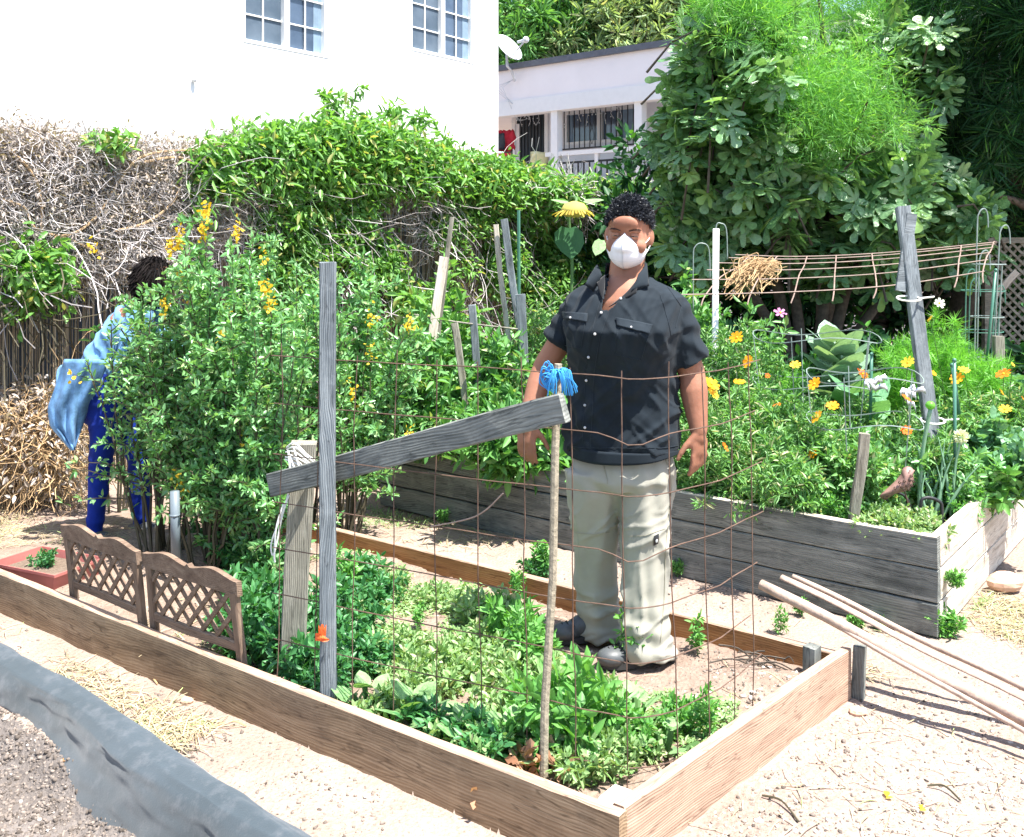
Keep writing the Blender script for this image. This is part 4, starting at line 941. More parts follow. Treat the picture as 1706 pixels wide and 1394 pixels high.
mb = MB(); mb.beam(Vector((x0-.03, 9.3, .0)), Vector((x0-.03, 9.3, zt_+.04)), .07, .07, Vector((1, 0, 0))); mb.beam(Vector((x0, 9.3, zt_+.02)), Vector((x1, 9.3, zt_+.02)), .05, .05); put('frame', mb, 'woodpost', lf)
mk((1660, 490), (1694, 452), 9.0, 9.0, .06, .02, 'woodpale', 'pale broken board leaning across the dark lattice fence', 95)
mb = MB(); c = D(1652, 378, 12.0); mb.box(c, Vector((.35, 0, 0)), Vector((0, .3, 0)), Z*.22); mb.box(c+Z*.27, Vector((.42, 0, -.06)), Vector((0, .36, 0)), Z*.03)
o = put('shed', mb, 'conc', None, False, True); tag(o, 'glimpse of a pale cream shed through the dark trees', 'shed')
o_ = o; mb = MB(); mb.box(Vector((c.x, c.y, (c.z-.22)/2)), Vector((.3, 0, 0)), Vector((0, .28, 0)), Z*(c.z-.22)/2); t = put('base', mb, 'woodpost', None); t.parent = o_; t.matrix_parent_inverse = Matrix.Translation(-o_.location)
# ================================================================ PLANTS
def rn(seed): return np.random.default_rng(seed)
def arrv(l): return np.array([tuple(v) for v in l])
def nrm(v): return v/max(1e-9, np.linalg.norm(v))
def grow(rng, base, nst, h, spread, br=7, brl=.28, dens=60, start=.2, lean=(0, 0), sub=0, curve=.25, r0=.006, baser=.06, upb=.6, sc=3):
    """stems with side branches; returns tube list and leaf positions/directions"""
    tubes = []; P = []; Dr = []
    base = np.array(base, float)
    for s in range(nst):
        a = rng.random()*6.283; rr = spread*math.sqrt(rng.random()); hh = h*(1-.35*(rr/max(spread, .01))**1.5)*rng.uniform(.78, 1.04)
        b = base+np.array([math.cos(a)*baser*rng.random(), math.sin(a)*baser*rng.random(), -.02])
        tip = base+np.array([math.cos(a)*rr+lean[0], math.sin(a)*rr+lean[1], hh])
        mid = b+(tip-b)*.5+np.array([rng.normal()*.04, rng.normal()*.04, h*curve*.3])
        N = 10; t = np.linspace(0, 1, N)[:, None]; pts = (1-t)**2*b+2*t*(1-t)*mid+t*t*tip
        pts[1:-1] += rng.normal(size=(N-2, 3))*.008
        tubes.append((pts, np.linspace(r0, r0*.3, N)))
        paths = [(pts, start)]
        for k in range(br):
            u = start+(1-start)*(k+rng.random())/br; i = min(N-2, int(u*(N-1))); q = pts[i]+(pts[i+1]-pts[i])*(u*(N-1)-i)
            d = rng.normal(size=3); d[2] = abs(d[2])*.3+upb; d = nrm(d*np.array([1, 1, 1])+np.array([math.cos(a), math.sin(a), 0])*.2)
            L = brl*(1.15-u*.7)*rng.uniform(.6, 1.2); n = 6; tt = np.linspace(0, 1, n)[:, None]
            bp_ = q+d*L*tt+np.array([0, 0, -1])*(tt**2)*L*.18+rng.normal(size=(n, 3))*.005*tt
            tubes.append((bp_, np.linspace(r0*.45, r0*.2, n))); paths.append((bp_, .1))
        for pp, st in paths:
            seg = np.linalg.norm(np.diff(pp, axis=0), axis=1); tot = seg.sum(); n = max(2, int(dens*tot*(1-st)/sc))
            us = st+(1-st)*(np.arange(n)+rng.random(n))/n; f = us*(len(pp)-1); i = np.minimum(len(pp)-2, f.astype(int)); q = pp[i]+(pp[i+1]-pp[i])*(f-i)[:, None]; tg = unit(pp[i+1]-pp[i])
            for c in range(sc):
                d = tg*.45+unit(rng.normal(size=(n, 3)))*1.0; d[:, 2] += .15; d = unit(d)
                P.append(q+d*.008); Dr.append(d)
    return tubes, np.concatenate(P), np.concatenate(Dr)
def tubes_mb(tubes, n=4):
    mb = MB()
    for p, r in tubes: mb.tube(list(p), list(r), n, False)
    return mb
def bush(name, lab, cat, base, mat, leaf, tpl='oval', group=None, stem='stemb', seed=1, up_=.45, **k):
    rng = rn(seed); rt = thing(name, lab, cat, tuple(base), group)
    tubes, P, Dr = grow(rng, base, **k); put('stem', tubes_mb(tubes), stem, rt)
    put('foliage', leaves('foliage', P, Dr, leaf[0], leaf[1], tpl, rng, up_), mat, rt); rt['_n'] = len(P); return rt
def flower(rt, c, face, r, mat, n=8, name='flower', stem_from=None, seed=0, mid='yellow'):
    rng = rn(seed+int(c[0]*1000) % 997); c = np.array(tuple(c), float); face = nrm(np.array(face, float)); a1 = nrm(np.cross(face, [.3, .1, .95])); a2 = np.cross(face, a1)
    an = np.arange(n)/n*6.283+rng.random(); Dr = np.cos(an)[:, None]*a1+np.sin(an)[:, None]*a2+face*.18; P = c+Dr*r*.12
    me = leaves(name, P, Dr, r, r*.62, 'petal', rng, .5, .12, N=np.tile(face, (n, 1))+rng.normal(size=(n, 3))*.15)
    o = put(name, me, mat, rt)
    mb = MB(); mb.ell(Vector(c+face*r*.06), r*.2, None, 8, 5); put('centre', mb, mid, o)
    if stem_from is not None: mb = MB(); mb.tube(smooth_path([stem_from, Vector(stem_from).lerp(Vector(c), .6)+Vector((0, 0, .03)), Vector(c)], 5), .0018, 4); put('flower_stem', mb, 'stem', rt)
    return o
# ---- vines on the reed fence
topx = [-60, 0, 60, 150, 300, 380, 450, 530, 560, 600, 640, 690, 730, 800, 860, 910, 960, 1010, 1080, 1140]
topy = [200, 205, 218, 230, 242, 236, 232, 222, 212, 212, 220, 240, 268, 272, 288, 312, 318, 314, 322, 350]
def vine_pts(rng, n, x0, x1, ybot, thresh, dep=(.03, .28), seed=0, sc=2.2, powr=1.0, topadd=0):
    px = rng.uniform(x0, x1, n); tp = np.interp(px, topx, topy)+topadd; yb = ybot if np.isscalar(ybot) else np.interp(px, *ybot)
    py = tp+(yb-tp)*rng.random(n)**powr
    k = (px-853)/FO; nn = rng.uniform(dep[0], dep[1], n); ax = FA.x+FN.x*nn; ay = FA.y+FN.y*nn
    t = (k*ay-ax)/(FU.x-k*FU.y); y = ay+t*FU.y; x = ax+t*FU.x; z = CAMH-(py-400)*y/FO
    f = fbm(np.stack([t*sc, z*sc*1.3, nn*2], 1), seed, 3); keep = f > thresh+.25*((py-tp)/np.maximum(20, yb-tp)-.4)
    return np.stack([x, y, z], 1)[keep]
def vine_leaves(rng, C, per, spread, L, W, mat, root, name='foliage', tpl='long', up_=.5):
    n = len(C); P = np.repeat(C, per, 0)+rng.normal(size=(n*per, 3))*spread; ax = unit(rng.normal(size=(n, 3))+np.array([.5, -.6, -.1])); Dr = np.repeat(ax, per, 0)*.5+unit(rng.normal(size=(n*per, 3)))+np.array([.1, -.15, -.35])
    return put(name, leaves(name, P, Dr, L, W, tpl, rng, up_), mat, root)
def hang_tubes(rng, C, n, L, r, mat, root, name='stem', wild=.25, down=.8):
    mb = MB(); idx = rng.integers(0, len(C), n)
    for i in idx:
        p = Vector(C[i]); d = Vector((rng.normal()*.6, rng.normal()*.25-.1, -down+rng.normal()*.5)).normalized(); pts = [p]; l = L*rng.uniform(.5, 1.3)/6
        for k in range(6): d = (d+Vector((rng.normal(), rng.normal()*.5, rng.normal()))*wild).normalized(); p = p+d*l; pts.append(p)
        mb.tube(pts, r*rng.uniform(.6, 1.3), 3, False)
    return put(name, mb, mat, root)
rng = rn(1)
v1 = thing('climbing_vine', 'bright green trailing vine heaped over the middle of the reed fence below the white house', 'vine', tuple(FA+FU*4))
C = vine_pts(rng, 9500, 430, 880, ([430, 700, 880], [540, 560, 560]), .03, seed=3); vine_leaves(rng, C, 8, .05, .068, .025, 'vine', v1)
Ct = vine_pts(rng, 3500, 440, 880, ([430, 880], [290, 330]), -.45, (.0, .38), seed=4); vine_leaves(rng, Ct, 7, .07, .09, .03, 'vine', v1, 'top_foliage')
C2_ = vine_pts(rng, 6000, 450, 880, 600, -.3, (.02, .2), seed=6); hang_tubes(rng, C2_, 500, .7, .0025, 'twig', v1)
sp = MB()
sprP = []
for (a, b, c_) in (((545, 200), (560, 165), (605, 147)), ((690, 205), (700, 195), (715, 205)), ((560, 190), (548, 172), (540, 160)), ((735, 245), (742, 232), (750, 236)), ((640, 190), (655, 182), (662, 190)), ((395, 225), (405, 212), (412, 222))):
    t_, _ = PL(FA, FU, *a); yy = (FA+FU*t_).y; pts = smooth_path([D(*a, yy), D(*b, yy), D(*c_, yy)], 6); sp.tube(pts, .004, 4); sprP += [tuple(p) for p in pts]
put('shoot', sp, 'stem', v1); vine_leaves(rng, np.array(sprP), 5, .03, .10, .03, 'vine', v1, 'shoot_leaves')
v2 = thing('climbing_vine', 'green vine with straw patches on the reed fence behind the man\'s head', 'vine', tuple(FA+FU*8))
C = vine_pts(rng, 6000, 880, 1145, ([880, 1145], [560, 600]), .04, seed=13); vine_leaves(rng, C, 8, .07, .085, .03, 'vine', v2)
Ct = vine_pts(rng, 1700, 880, 1140, ([880, 1140], [330, 370]), -.3, (.0, .5), seed=14); vine_leaves(rng, Ct, 7, .08, .11, .035, 'vine', v2, 'top_foliage')
C = vine_pts(rng, 3000, 880, 1080, ([880, 1145], [350, 350]), .05, (.1, .5), seed=15); hang_tubes(rng, C, 1300, .4, .0032, 'twig', v2, 'dry_stems', .5, .3)
v3 = thing('dead_vine', 'matted grey brown dead vine hanging over the left end of the reed fence', 'dead vine', tuple(FA+FU*.5))
C = vine_pts(rng, 9000, -60, 470, ([-60, 250, 470], [470, 450, 360]), -.35, (.0, .22), seed=23)
hang_tubes(rng, C, 8000, .32, .0017, 'twig', v3, 'stem', .65, .35); hang_tubes(rng, C[C[:, 2] < 1.9], 130, .7, .003, 'twig', v3, 'long_stem', .25, .5)
vine_leaves(rng, C[rng.random(len(C)) < .9], 5, .05, .035, .015, 'dead', v3, 'dead_leaves')
C = vine_pts(rng, 2500, 470, 1000, 420, .12, (.1, .3), seed=24); hang_tubes(rng, C, 1300, .3, .0017, 'twig', v1, 'dry_stems', .5, .4)
S = [smooth_path([PLp for PLp in [(lambda t_z: FA+FU*t_z[0]+FN*.26+Z*t_z[1])(PL(FA+FN*.26, FU, x, y)) for x, y in pl]], 8) for pl in (
 ((90, 395), (130, 385), (165, 355), (200, 300), (235, 262), (300, 250), (380, 255)), ((190, 385), (240, 372), (280, 345), (300, 315)), ((0, 330), (40, 345), (60, 380), (120, 400), (170, 425)), ((240, 270), (300, 262), (360, 285), (430, 280)), ((20, 250), (60, 300), (70, 370), (60, 430)))]
mb = MB()
for pt in S: mb.tube(pt, .008, 5)
M['vinestem'] = flat_mat('tan_vine_stem', (.42, .29, .17), .8, .2, .2, 12); put('main_stem', mb, 'vinestem', v3)
v4 = thing('climbing_vine', 'yellow green vine sprigs spilling over the dead vine at the left of the fence', 'vine', tuple(FA+FU*.3))
C = vine_pts(rng, 2600, -40, 480, ([-60, 480], [330, 330]), .22, (.15, .34), seed=33, sc=1.6, powr=1.3); vine_leaves(rng, C, 6, .05, .085, .03, 'vine', v4)
C = vine_pts(rng, 1500, 330, 500, ([300, 480], [380, 460]), -.1, (.15, .34), seed=35); vine_leaves(rng, C, 6, .05, .085, .03, 'vine', v4, 'right_foliage')
hang_tubes(rng, C, 60, .5, .004, 'stem', v4)
v5 = thing('leafy_vine', 'clump of yellow green leaves low on the fence at the left edge', 'vine', tuple(D(30, 560, 6.0)))
cc = arrv([D(rng.normal(30, 38), 455+abs(rng.normal(0, 26))*rng.choice([-1, 1]), 6.2+rng.normal()*.1) for _ in range(420)]); vine_leaves(rng, cc, 6, .04, .075, .035, 'vine', v5, tpl='oval')
hang_tubes(rng, cc, 60, .8, .004, 'stemb', v5)
v6 = thing('dry_brush', 'dry brown stems piled at the foot of the reed fence on the left', 'dry brush', tuple(D(40, 820, 6.2)))
cc = arrv([D(rng.uniform(-40, 130), rng.uniform(650, 810), 6.2+rng.normal()*.12) for _ in range(900)]); hang_tubes(rng, cc, 700, .5, .002, 'strawstem', v6, 'stem', .35, .6)
vine_leaves(rng, cc, 3, .06, .05, .02, 'dead', v6)
# ---- tall flowering pigeon pea bushes
pea = dict(mat='pea', leaf=(.046, .018), seed=41)
def B(px, y, z=.08): return Vector(((px-853)*y/FO, y, z))
KP = dict(br=10, brl=.30, dens=185, start=.22, baser=.09, r0=.008)
pe = [bush('flowering_bush', 'tall wispy bush with yellow blossoms spilling left in front of the bending person', 'bush', B(255, 4.95), 'pea', (.037, .016), seed=41, nst=10, h=1.56, spread=.34, lean=(-.05, 0), **{**KP, 'dens': 60}),
 bush('flowering_bush', 'tallest dense green bush with yellow flower spikes left of the tall stake', 'bush', B(365, 4.95), 'pea', (.037, .016), seed=42, nst=24, h=1.70, spread=.44, **KP),
 bush('flowering_bush', 'dark dense bush directly behind the thick short post', 'bush', B(440, 4.75), 'pea', (.037, .016), seed=43, nst=20, h=1.55, spread=.34, **{**KP, 'start': .06}),
 bush('flowering_bush', 'airy green bush growing between the tall stake and the leaning boards', 'bush', B(575, 5.35, .02), 'pea', (.04, .017), seed=44, nst=18, h=1.72, spread=.38, **KP),
 bush('flowering_bush', 'low leafy shoots of bush reaching left past the bending person\'s legs', 'bush', B(345, 4.8), 'pea', (.037, .016), seed=45, nst=12, h=.95, spread=.38, **{**KP, 'start': .3}),
 bush('flowering_bush', 'pale green sparse bush near the fence behind the bending person\'s back', 'bush', B(190, 6.02, .0), 'vine2', (.06, .025), seed=46, nst=6, h=1.36, spread=.36, lean=(.05, 0), **{**KP, 'dens': 60, 'start': .5}),
 bush('flowering_bush', 'light green bush filling the gap right behind the tall stake near the fence', 'bush', B(500, 5.7, .0), 'pea', (.043, .018), seed=47, nst=19, h=1.80, spread=.5, **{**KP, 'dens': 110})]
pe.append(bush('flowering_bush', 'light green upper branches of bush hiding the head of the bending person', 'bush', B(282, 5.10), 'pea', (.036, .015), seed=48, nst=15, h=1.58, spread=.22, **{**KP, 'start': .4}))
rng = rn(6)
for (px, py, n_, bi) in ((343, 355, 9, 1), (337, 385, 8, 1), (393, 385, 7, 1), (298, 400, 14, 1), (285, 410, 10, 1), (310, 480, 8, 1), (307, 450, 5, 1), (275, 510, 6, 0), (372, 520, 5, 1), (371, 560, 4, 2), (442, 480, 8, 2), (450, 505, 8, 2), (440, 430, 3, 2), (152, 415, 3, 0), (405, 727, 3, 2), (295, 795, 3, 4), (300, 815, 3, 4), (620, 530, 5, 3), (618, 590, 4, 3), (682, 540, 6, 3), (588, 655, 5, 3), (680, 720, 3, 3), (122, 630, 2, 0), (535, 500, 3, 6)):
    rt = pe[bi]; y = rt.location.y-.12; cen = arrv([D(px+rng.normal()*4, py+rng.normal()*9, y+rng.normal()*.03) for _ in range(n_*4)])
    me = leaves('blossom', cen, rng.normal(size=(n_*4, 3))+np.array([0, -.5, .2]), .020, .017, 'petal', rng, .3); put('blossom', me, 'yellow', rt)
# ---- leafy crops at the left end of the raised bed, and behind the man
KT = dict(br=8, brl=.24, start=.08, baser=.05, r0=.006)
crops = [(640, 6.75, .0, 1.10, .36, 'tomato', 'leafy green crop at the foot of the wide leaning board', .06), (705, 6.0, .33, .86, .30, 'tomato', 'narrow leaved plant rising over the slanting crossbar left of the slotted board', .075),
 (775, 6.25, .33, .95, .28, 'vine2', 'dark leaved plant between the grey stakes left of the man', .08), (835, 6.1, .33, .72, .28, 'tomato', 'bushy leafy plant beside the man\'s right hand', .075), (880, 6.55, .33, 1.02, .30, 'cosmos', 'fine leaved feathery plant behind the man\'s right shoulder', .045),
 (925, 6.6, .33, 1.0, .3, 'cosmos', 'ferny light green plant under the sunflower head', .045), (735, 6.7, .1, 1.35, .28, 'vine', 'yellow green climber on the pale thin battens', .10), (1165, 5.85, .33, 1.02, .26, 'cosmos', 'light green feathery plant directly right of the man\'s sleeve', .05),
 (1130, 6.5, .2, 1.35, .3, 'tomato', 'green plant behind the man\'s left ear by the wire hoop', .08), (1228, 6.4, .33, 1.05, .30, 'tomato', 'leafy stems around the white pipe under the dry stem tangle', .065), (1100, 5.6, .33, .50, .3, 'tomato', 'low leafy plant behind the man\'s left hip', .065), (980, 5.6, .33, .6, .3, 'tomato', 'low green plant hidden mostly behind the man\'s back', .07), (860, 5.55, .33, .34, .24, 'vine2', 'low dark broad leaves behind the raised bed edge at the man\'s right hand', .10),
 (770, 5.95, .33, .40, .26, 'tomato', 'short leafy plant at the base of the slotted grey board', .07)]
for i, (px, y, z, h, sp_, mt_, lb, ll) in enumerate(crops):
    bush('leafy_plant', lb, 'plant', B(px, y, z), mt_, (ll, ll*(.36 if mt_ != 'cosmos' else .16)), 'long' if mt_ != 'vine2' else 'oval', seed=60+i, nst=13, h=h, spread=sp_, dens=130 if mt_ == 'cosmos' else 80, stem='stem', **KT)
# sunflower
sf = thing('sunflower', 'drooping yellow sunflower head with big heart shaped leaves behind the man\'s right ear', 'sunflower', tuple(D(948, 640, 6.5)))
mb = MB(); mb.tube(smooth_path([D(948, 640, 6.5), D(951, 520, 6.5), D(953, 430, 6.5), D(948, 370, 6.5), D(950, 332, 6.45), D(960, 330, 6.35), D(958, 342, 6.3)]), .010, 8); put('stem', mb, 'stem', sf)
hc = D(957, 347, 6.3); mb = MB(); mb.loft([(hc-Z*.055, .02, .02, 0), (hc-Z*.05, .06, .06, 0), (hc-Z*.025, .085, .085, 0), (hc, .08, .08, 0), (hc+Z*.03, .06, .06, 0), (hc+Z*.045, .012, .012, 0)], 20); put('head', mb, flat_mat('sunflower_back', (.42, .36, .08), .8), sf, True)
an = np.linspace(0, 6.28, 34)[:-1]; Pp = np.array(hc)+np.stack([np.cos(an)*.078, np.sin(an)*.078, an*0-.01], 1); Dd = np.stack([np.cos(an)*.8, np.sin(an)*.8, an*0-.55+.2*np.sin(an*7)], 1)
put('petals', leaves('petals', Pp, Dd, .055, .018, 'petal', rn(3), .9), 'sfpetal', sf)
put('leaf', leaves('leaf', [D(948, 380, 6.45)], [(.1, -.35, -.95)], .20, .19, 'round', rn(4), .0, 0, N=np.array([[.25, -.85, .45]])), 'darkf', sf)
put('leaf', leaves('leaf', [D(975, 333, 6.4)], [(.9, -.3, .12)], .12, .08, 'round', rn(5), .9, 0, N=np.array([[-.1, -.35, .9]])), 'squash', sf)
put('leaf', leaves('leaf', [D(945, 335, 6.4)], [(-.9, -.3, .2)], .11, .07, 'round', rn(5), .9, 0, N=np.array([[.1, -.3, .9]])), 'squash', sf)
for k_, (px, py) in enumerate(((1002, 412),)): put('leaf', leaves('leaf', [D(px, py-12, 6.2)], [(-.3, -.4, -.6)], .11, .08, 'round', rn(9+k_), .9, 0, N=np.array([[.1, -.4, .85]])), 'squash', sf)
# cosmos
cos_ = []
cl = [(1215, 5.3, 'cosmos plant with the topmost orange flower just right of the man\'s sleeve'), (1200, 4.95, 'cosmos plant with large yellow bloom beside the man\'s left forearm'), (1290, 5.2, 'cosmos plant in the middle of the bed above the bent mesh corner'), (1345, 4.95, 'cosmos plant with three orange flowers left of the short leaning stake'),
 (1285, 4.75, 'fine leaved plant right of the man\'s left hand'), (1400, 4.75, 'bushy plant around the short grey stake'), (1440, 5.35, 'cosmos plant with the red orange bloom beside the foil strips'), (1515, 5.0, 'cosmos plant with red orange flowers at the foot of the long leaning post'), (1600, 5.25, 'cosmos plant with yellow flowers between the green rods'),
 (1668, 5.35, 'cosmos plant with a red and yellow bloom in front of the squat grey post'), (1370, 5.55, 'cosmos foliage in front of the big pale cabbage leaves'), (1235, 5.7, 'tall cosmos foliage behind the first orange flowers')]
for i, (px, y, lb) in enumerate(cl):
    cos_.append(bush('cosmos_plant', lb, 'flower plant', B(px, y, .33), 'cosmos', (.042, .0085) if i != 5 else (.04, .016), 'long', seed=90+i, stem='stem', nst=15, h=(.66, .5, .55, .48, .36, .38, .50, .46, .56, .56, .42, .85)[i], spread=.26, br=9, brl=.2, dens=260, start=.05, baser=.07, r0=.004))
rng = rn(8)
for (px, py, m_, r_, bi) in ((1228, 562, 'orange', .036, 0), (1247, 602, 'orange', .036, 0), (1171, 577, 'yellow', .026, 0), (1185, 640, 'orange', .042, 1), (1187, 655, 'yellow', .035, 1), (1232, 637, 'orange', .032, 1), (1325, 608, 'yellow', .03, 2), (1357, 640, 'orange', .036, 3), (1387, 676, 'orange', .03, 3), (1362, 694, 'orange', .036, 3), (1355, 755, 'orange', .03, 3), (1295, 675, 'redor', .02, 2), (1279, 626, 'redor', .014, 2),
    (1437, 623, 'redor', .036, 6), (1513, 604, 'yellow', .034, 7), (1510, 664, 'redor', .03, 7), (1510, 717, 'redor', .03, 7), (1594, 630, 'orange', .036, 8), (1606, 617, 'yellow', .03, 8), (1553, 621, 'orange', .022, 8), (1672, 623, 'redor', .04, 9), (1668, 653, 'orange', .02, 9), (1674, 682, 'yellow', .036, 9), (1664, 749, 'yellow', .026, 9), (1208, 745, 'redor', .022, 4), (1705, 665, 'redor', .02, 9), (1550, 531, 'yellow', .02, 8), (1687, 607, 'yellow', .014, 9)):
    y = cos_[bi].location.y-.16; c = D(px, py, y); fr = cos_[bi].location+Vector((rng.normal()*.04, 0, .15))
    flower(cos_[bi], c, (rng.normal()*.55, -.55+rng.normal()*.25, .8), r_*.9, m_, 8, 'flower', fr, 3)
# cabbage, fennel, dill, kale, onions
def big_rosette(name, lab, c, n, L, W, mat, seed, tpl='round', hh=.3, cat='plant'):
    rng = rn(seed); rt = thing(name, lab, cat, tuple(c)); P = []; Dr = []; N = []; mb = MB()
    for i in range(n):
        a = i*2.4+rng.random()*.5; e = .25+.9*(i/n); q = np.array(tuple(c))+np.array([math.cos(a)*.10*(1-i/n)+.0, math.sin(a)*.10*(1-i/n), hh*(.35+.75*i/n)]); d = np.array([math.cos(a), math.sin(a), e*.9]); mb.tube([Vector(c), Vector(q)], .009, 5)
        P.append(q); Dr.append(d); N.append([-math.cos(a)*.7*e, -math.sin(a)*.7*e, 1])
    put('stem', mb, 'stem', rt); me = leaves('foliage', P, Dr, L, W, tpl, rng, .8, .2, N=np.array(N)+rng.normal(size=(n, 3))*.25); me.shade_smooth(); put('foliage', me, mat, rt); return rt
big_rosette('cabbage', 'big pale silvery cabbage leaves standing above the flowers in the middle of the raised bed', B(1395, 5.85, .33), 34, .20, .17, 'collard', 5, hh=.66)
big_rosette('cabbage', 'darker grey green cabbage leaves just in front of the silvery ones', B(1432, 5.5, .33), 16, .20, .18, 'kale', 6, hh=.45)
big_rosette('leafy_plant', 'small bright broad leaved seedlings at the raised bed edge under the orange flowers', B(1340, 4.72, .33), 7, .11, .06, 'squash', 7, hh=.10)
big_rosette('leafy_plant', 'broad pale leaf clump low beside the bed edge right of the wire mesh corner', B(1300, 4.80, .33), 6, .10, .06, 'squash', 8, 'oval', .06)
bush('fennel', 'feathery bright lime green fennel clump right of the leaning post top', 'herb', B(1560, 5.75, .33), 'fennel', (.07, .004), 'needle', seed=120, stem='stem', nst=40, h=.88, spread=.36, br=10, brl=.2, dens=420, start=.2, baser=.1, r0=.003, sc=5)
bush('dill', 'feathery yellow green dill clump between the trellis and the first orange flowers', 'herb', B(1268, 5.95, .33), 'fennel', (.05, .004), 'needle', seed=121, stem='stem', nst=26, h=.72, spread=.30, br=9, brl=.18, dens=330, start=.2, baser=.1, r0=.003, sc=5)
bush('kale', 'curly kale plant at the right edge of the raised bed below the squat post', 'plant', B(1672, 5.0, .33), 'kale', (.06, .045), 'ruffle', seed=122, stem='stem', nst=14, h=.42, spread=.24, br=6, brl=.12, dens=190, start=.2, baser=.05, r0=.006)
bush('kale', 'tall curly kale at the far right behind the cosmos with the red bloom', 'plant', B(1720, 5.7, .33), 'kale', (.06, .045), 'ruffle', seed=123, stem='stem', nst=14, h=.62, spread=.3, br=6, brl=.12, dens=190, start=.2, baser=.05, r0=.006)
bush('leafy_plant', 'broad leaved green plant beside the white allium near the side boards', 'plant', B(1640, 4.95, .33), 'weed', (.06, .034), 'oval', seed=124, stem='stem', nst=12, h=.30, spread=.2, br=6, brl=.12, dens=120, start=.1, baser=.05, r0=.004)
bush('leafy_plant', 'dark leafy plant filling the bed behind the tin bird', 'plant', B(1480, 4.85, .33), 'pea', (.04, .018), 'oval', seed=125, stem='stem', nst=14, h=.40, spread=.26, br=7, brl=.15, dens=150, start=.05, baser=.05, r0=.004)
bush('leafy_plant', 'mid green leafy plant between the onions and the green rod', 'plant', B(1590, 4.85, .33), 'pea', (.04, .018), 'oval', seed=126, stem='stem', nst=13, h=.34, spread=.2, br=7, brl=.15, dens=150, start=.05, baser=.05, r0=.004)
herbs = []
for i, (px, y, lb, m_) in enumerate(((1345, 4.70, 'low pale herb patch left of the short grey stake', 'cover'), (1470, 4.42, 'small leaved thyme clump under the tin bird', 'cover'), (1525, 4.36, 'pale herb sprigs beside the black arched hook', 'cover'), (1240, 4.95, 'low green leaves behind the bed edge at the mesh corner', 'tomato'), (1390, 4.6, 'small green herb sprigs at the foot of the short grey stake', 'weed'), (1600, 4.78, 'leafy herb tumbling over the side boards', 'weed'), (1180, 5.05, 'low leaves behind the bed edge at the man\'s left hand', 'tomato'), (1080, 5.2, 'low leaves over the bed edge behind the man\'s hip', 'tomato'))):
    herbs.append(bush('herb', lb, 'herb', B(px, y, .335), m_, (.024, .012), 'oval', seed=130+i, stem='stem', nst=22, h=.13, spread=.15, br=5, brl=.06, dens=240, start=.1, baser=.12, r0=.002))
on = thing('onion_plant', 'upright grey green onion leaves with a round bud at the leaning post foot', 'onion plant', tuple(B(1560, 4.72, .33)))
rng = rn(77)
for i in range(15):
    b_ = B(1560+rng.normal()*16, 4.72+rng.normal()*.05, .33); tp = b_+Vector((rng.normal()*.06, rng.normal()*.03, rng.uniform(.2, .42))); mb = MB(); pts = smooth_path([b_, b_.lerp(tp, .5)+Vector((rng.normal()*.02, 0, .02)), tp], 5)
    mb.tube(pts, list(np.interp(np.linspace(0, 1, len(pts)), [0, .3, 1], [.006, .0085, .001])), 7); put('leaf', mb, 'onion', on, True)
mb = MB(); mb.tube(smooth_path([B(1530, 4.72, .33), D(1536, 760, 4.70), D(1550, 682, 4.68)], 6), .010, 8); put('flower_stalk', mb, 'onion', on, True)
mb = MB(); mb.ell(D(1550, 675, 4.68), (.022, .022, .020), None, 12, 8); put('bud', mb, 'fennel', on, True)
al = thing('allium', 'white round allium flower head on a green stalk right of the leaning post', 'flower', tuple(B(1588, 4.72, .33)))
mb = MB(); c = D(1601, 727, 4.7); mb.tube(smooth_path([B(1588, 4.72, .33), D(1590, 790, 4.7), c], 5), .0065, 7); put('stalk', mb, 'onion', al, True)
n = 420; d = unit(rng.normal(size=(n, 3))); put('flower_head', leaves('flower_head', np.array(c)+d*.012, d, .020, .006, 'petal', rng, .2), 'whitep', al)
# pink and white flowers far back
mb = thing('pink_flower', 'small pink flower on a bare stem at the back of the raised bed', 'flower', tuple(D(1298, 600, 6.4))); flower(mb, D(1300, 521, 6.3), (0, -.7, .6), .035, 'pink', 6, 'flower', D(1298, 600, 6.4))
wf = thing('white_flower', 'white ruffled flower in the shade right of the leaning post', 'flower', tuple(D(1560, 600, 7.0))); flower(wf, D(1565, 505, 7.0), (0, -.8, .5), .035, 'whitep', 7, 'flower', D(1560, 600, 7.0))
# ---- trees
def tuft_tree(name, lab, cat, base, ctrs, tr, leafL, leafW, per, mat, tpl, seed, tuftr=.0, bark='bark', up_=.3, outb=.5, group=None, limbs=26, trunk_h=None):
    rng = rn(seed); rt = thing(name, lab, cat, tuple(base), group); ctrs = np.asarray(ctrs); cen = ctrs.mean(0); n = len(ctrs)
    fork = Vector(base).lerp(Vector(cen), .45) if trunk_h is None else Vector((base[0], base[1], trunk_h)); mb = MB(); mb.tube(smooth_path([Vector(base)-Z*.1, Vector(base).lerp(fork, .5)+Vector((.04, .03, 0)), fork], 5), list(np.linspace(tr*1.3, tr*.75, 11)), 10); put('trunk', mb, bark, rt, True)
    mb = MB()
    for i in rng.integers(0, n, limbs):
        t_ = Vector(ctrs[i]); m_ = fork.lerp(t_, .5)+Vector((rng.normal()*.1, rng.normal()*.1, .12)); p = smooth_path([fork, m_, t_], 5); mb.tube(p, list(np.linspace(tr*.5, .008, len(p))), 6, False)
    put('limb', mb, bark, rt, True)
    out = unit(ctrs-cen+np.array([0, 0, .2])); P = np.repeat(ctrs, per, 0); O = np.repeat(out, per, 0); d = unit(rng.normal(size=(n*per, 3))+O*outb*2); P = P+d*tuftr*rng.random((n*per, 1))
    put('crown', leaves('crown', P, d, leafL, leafW, tpl, rng, up_), mat, rt); return rt
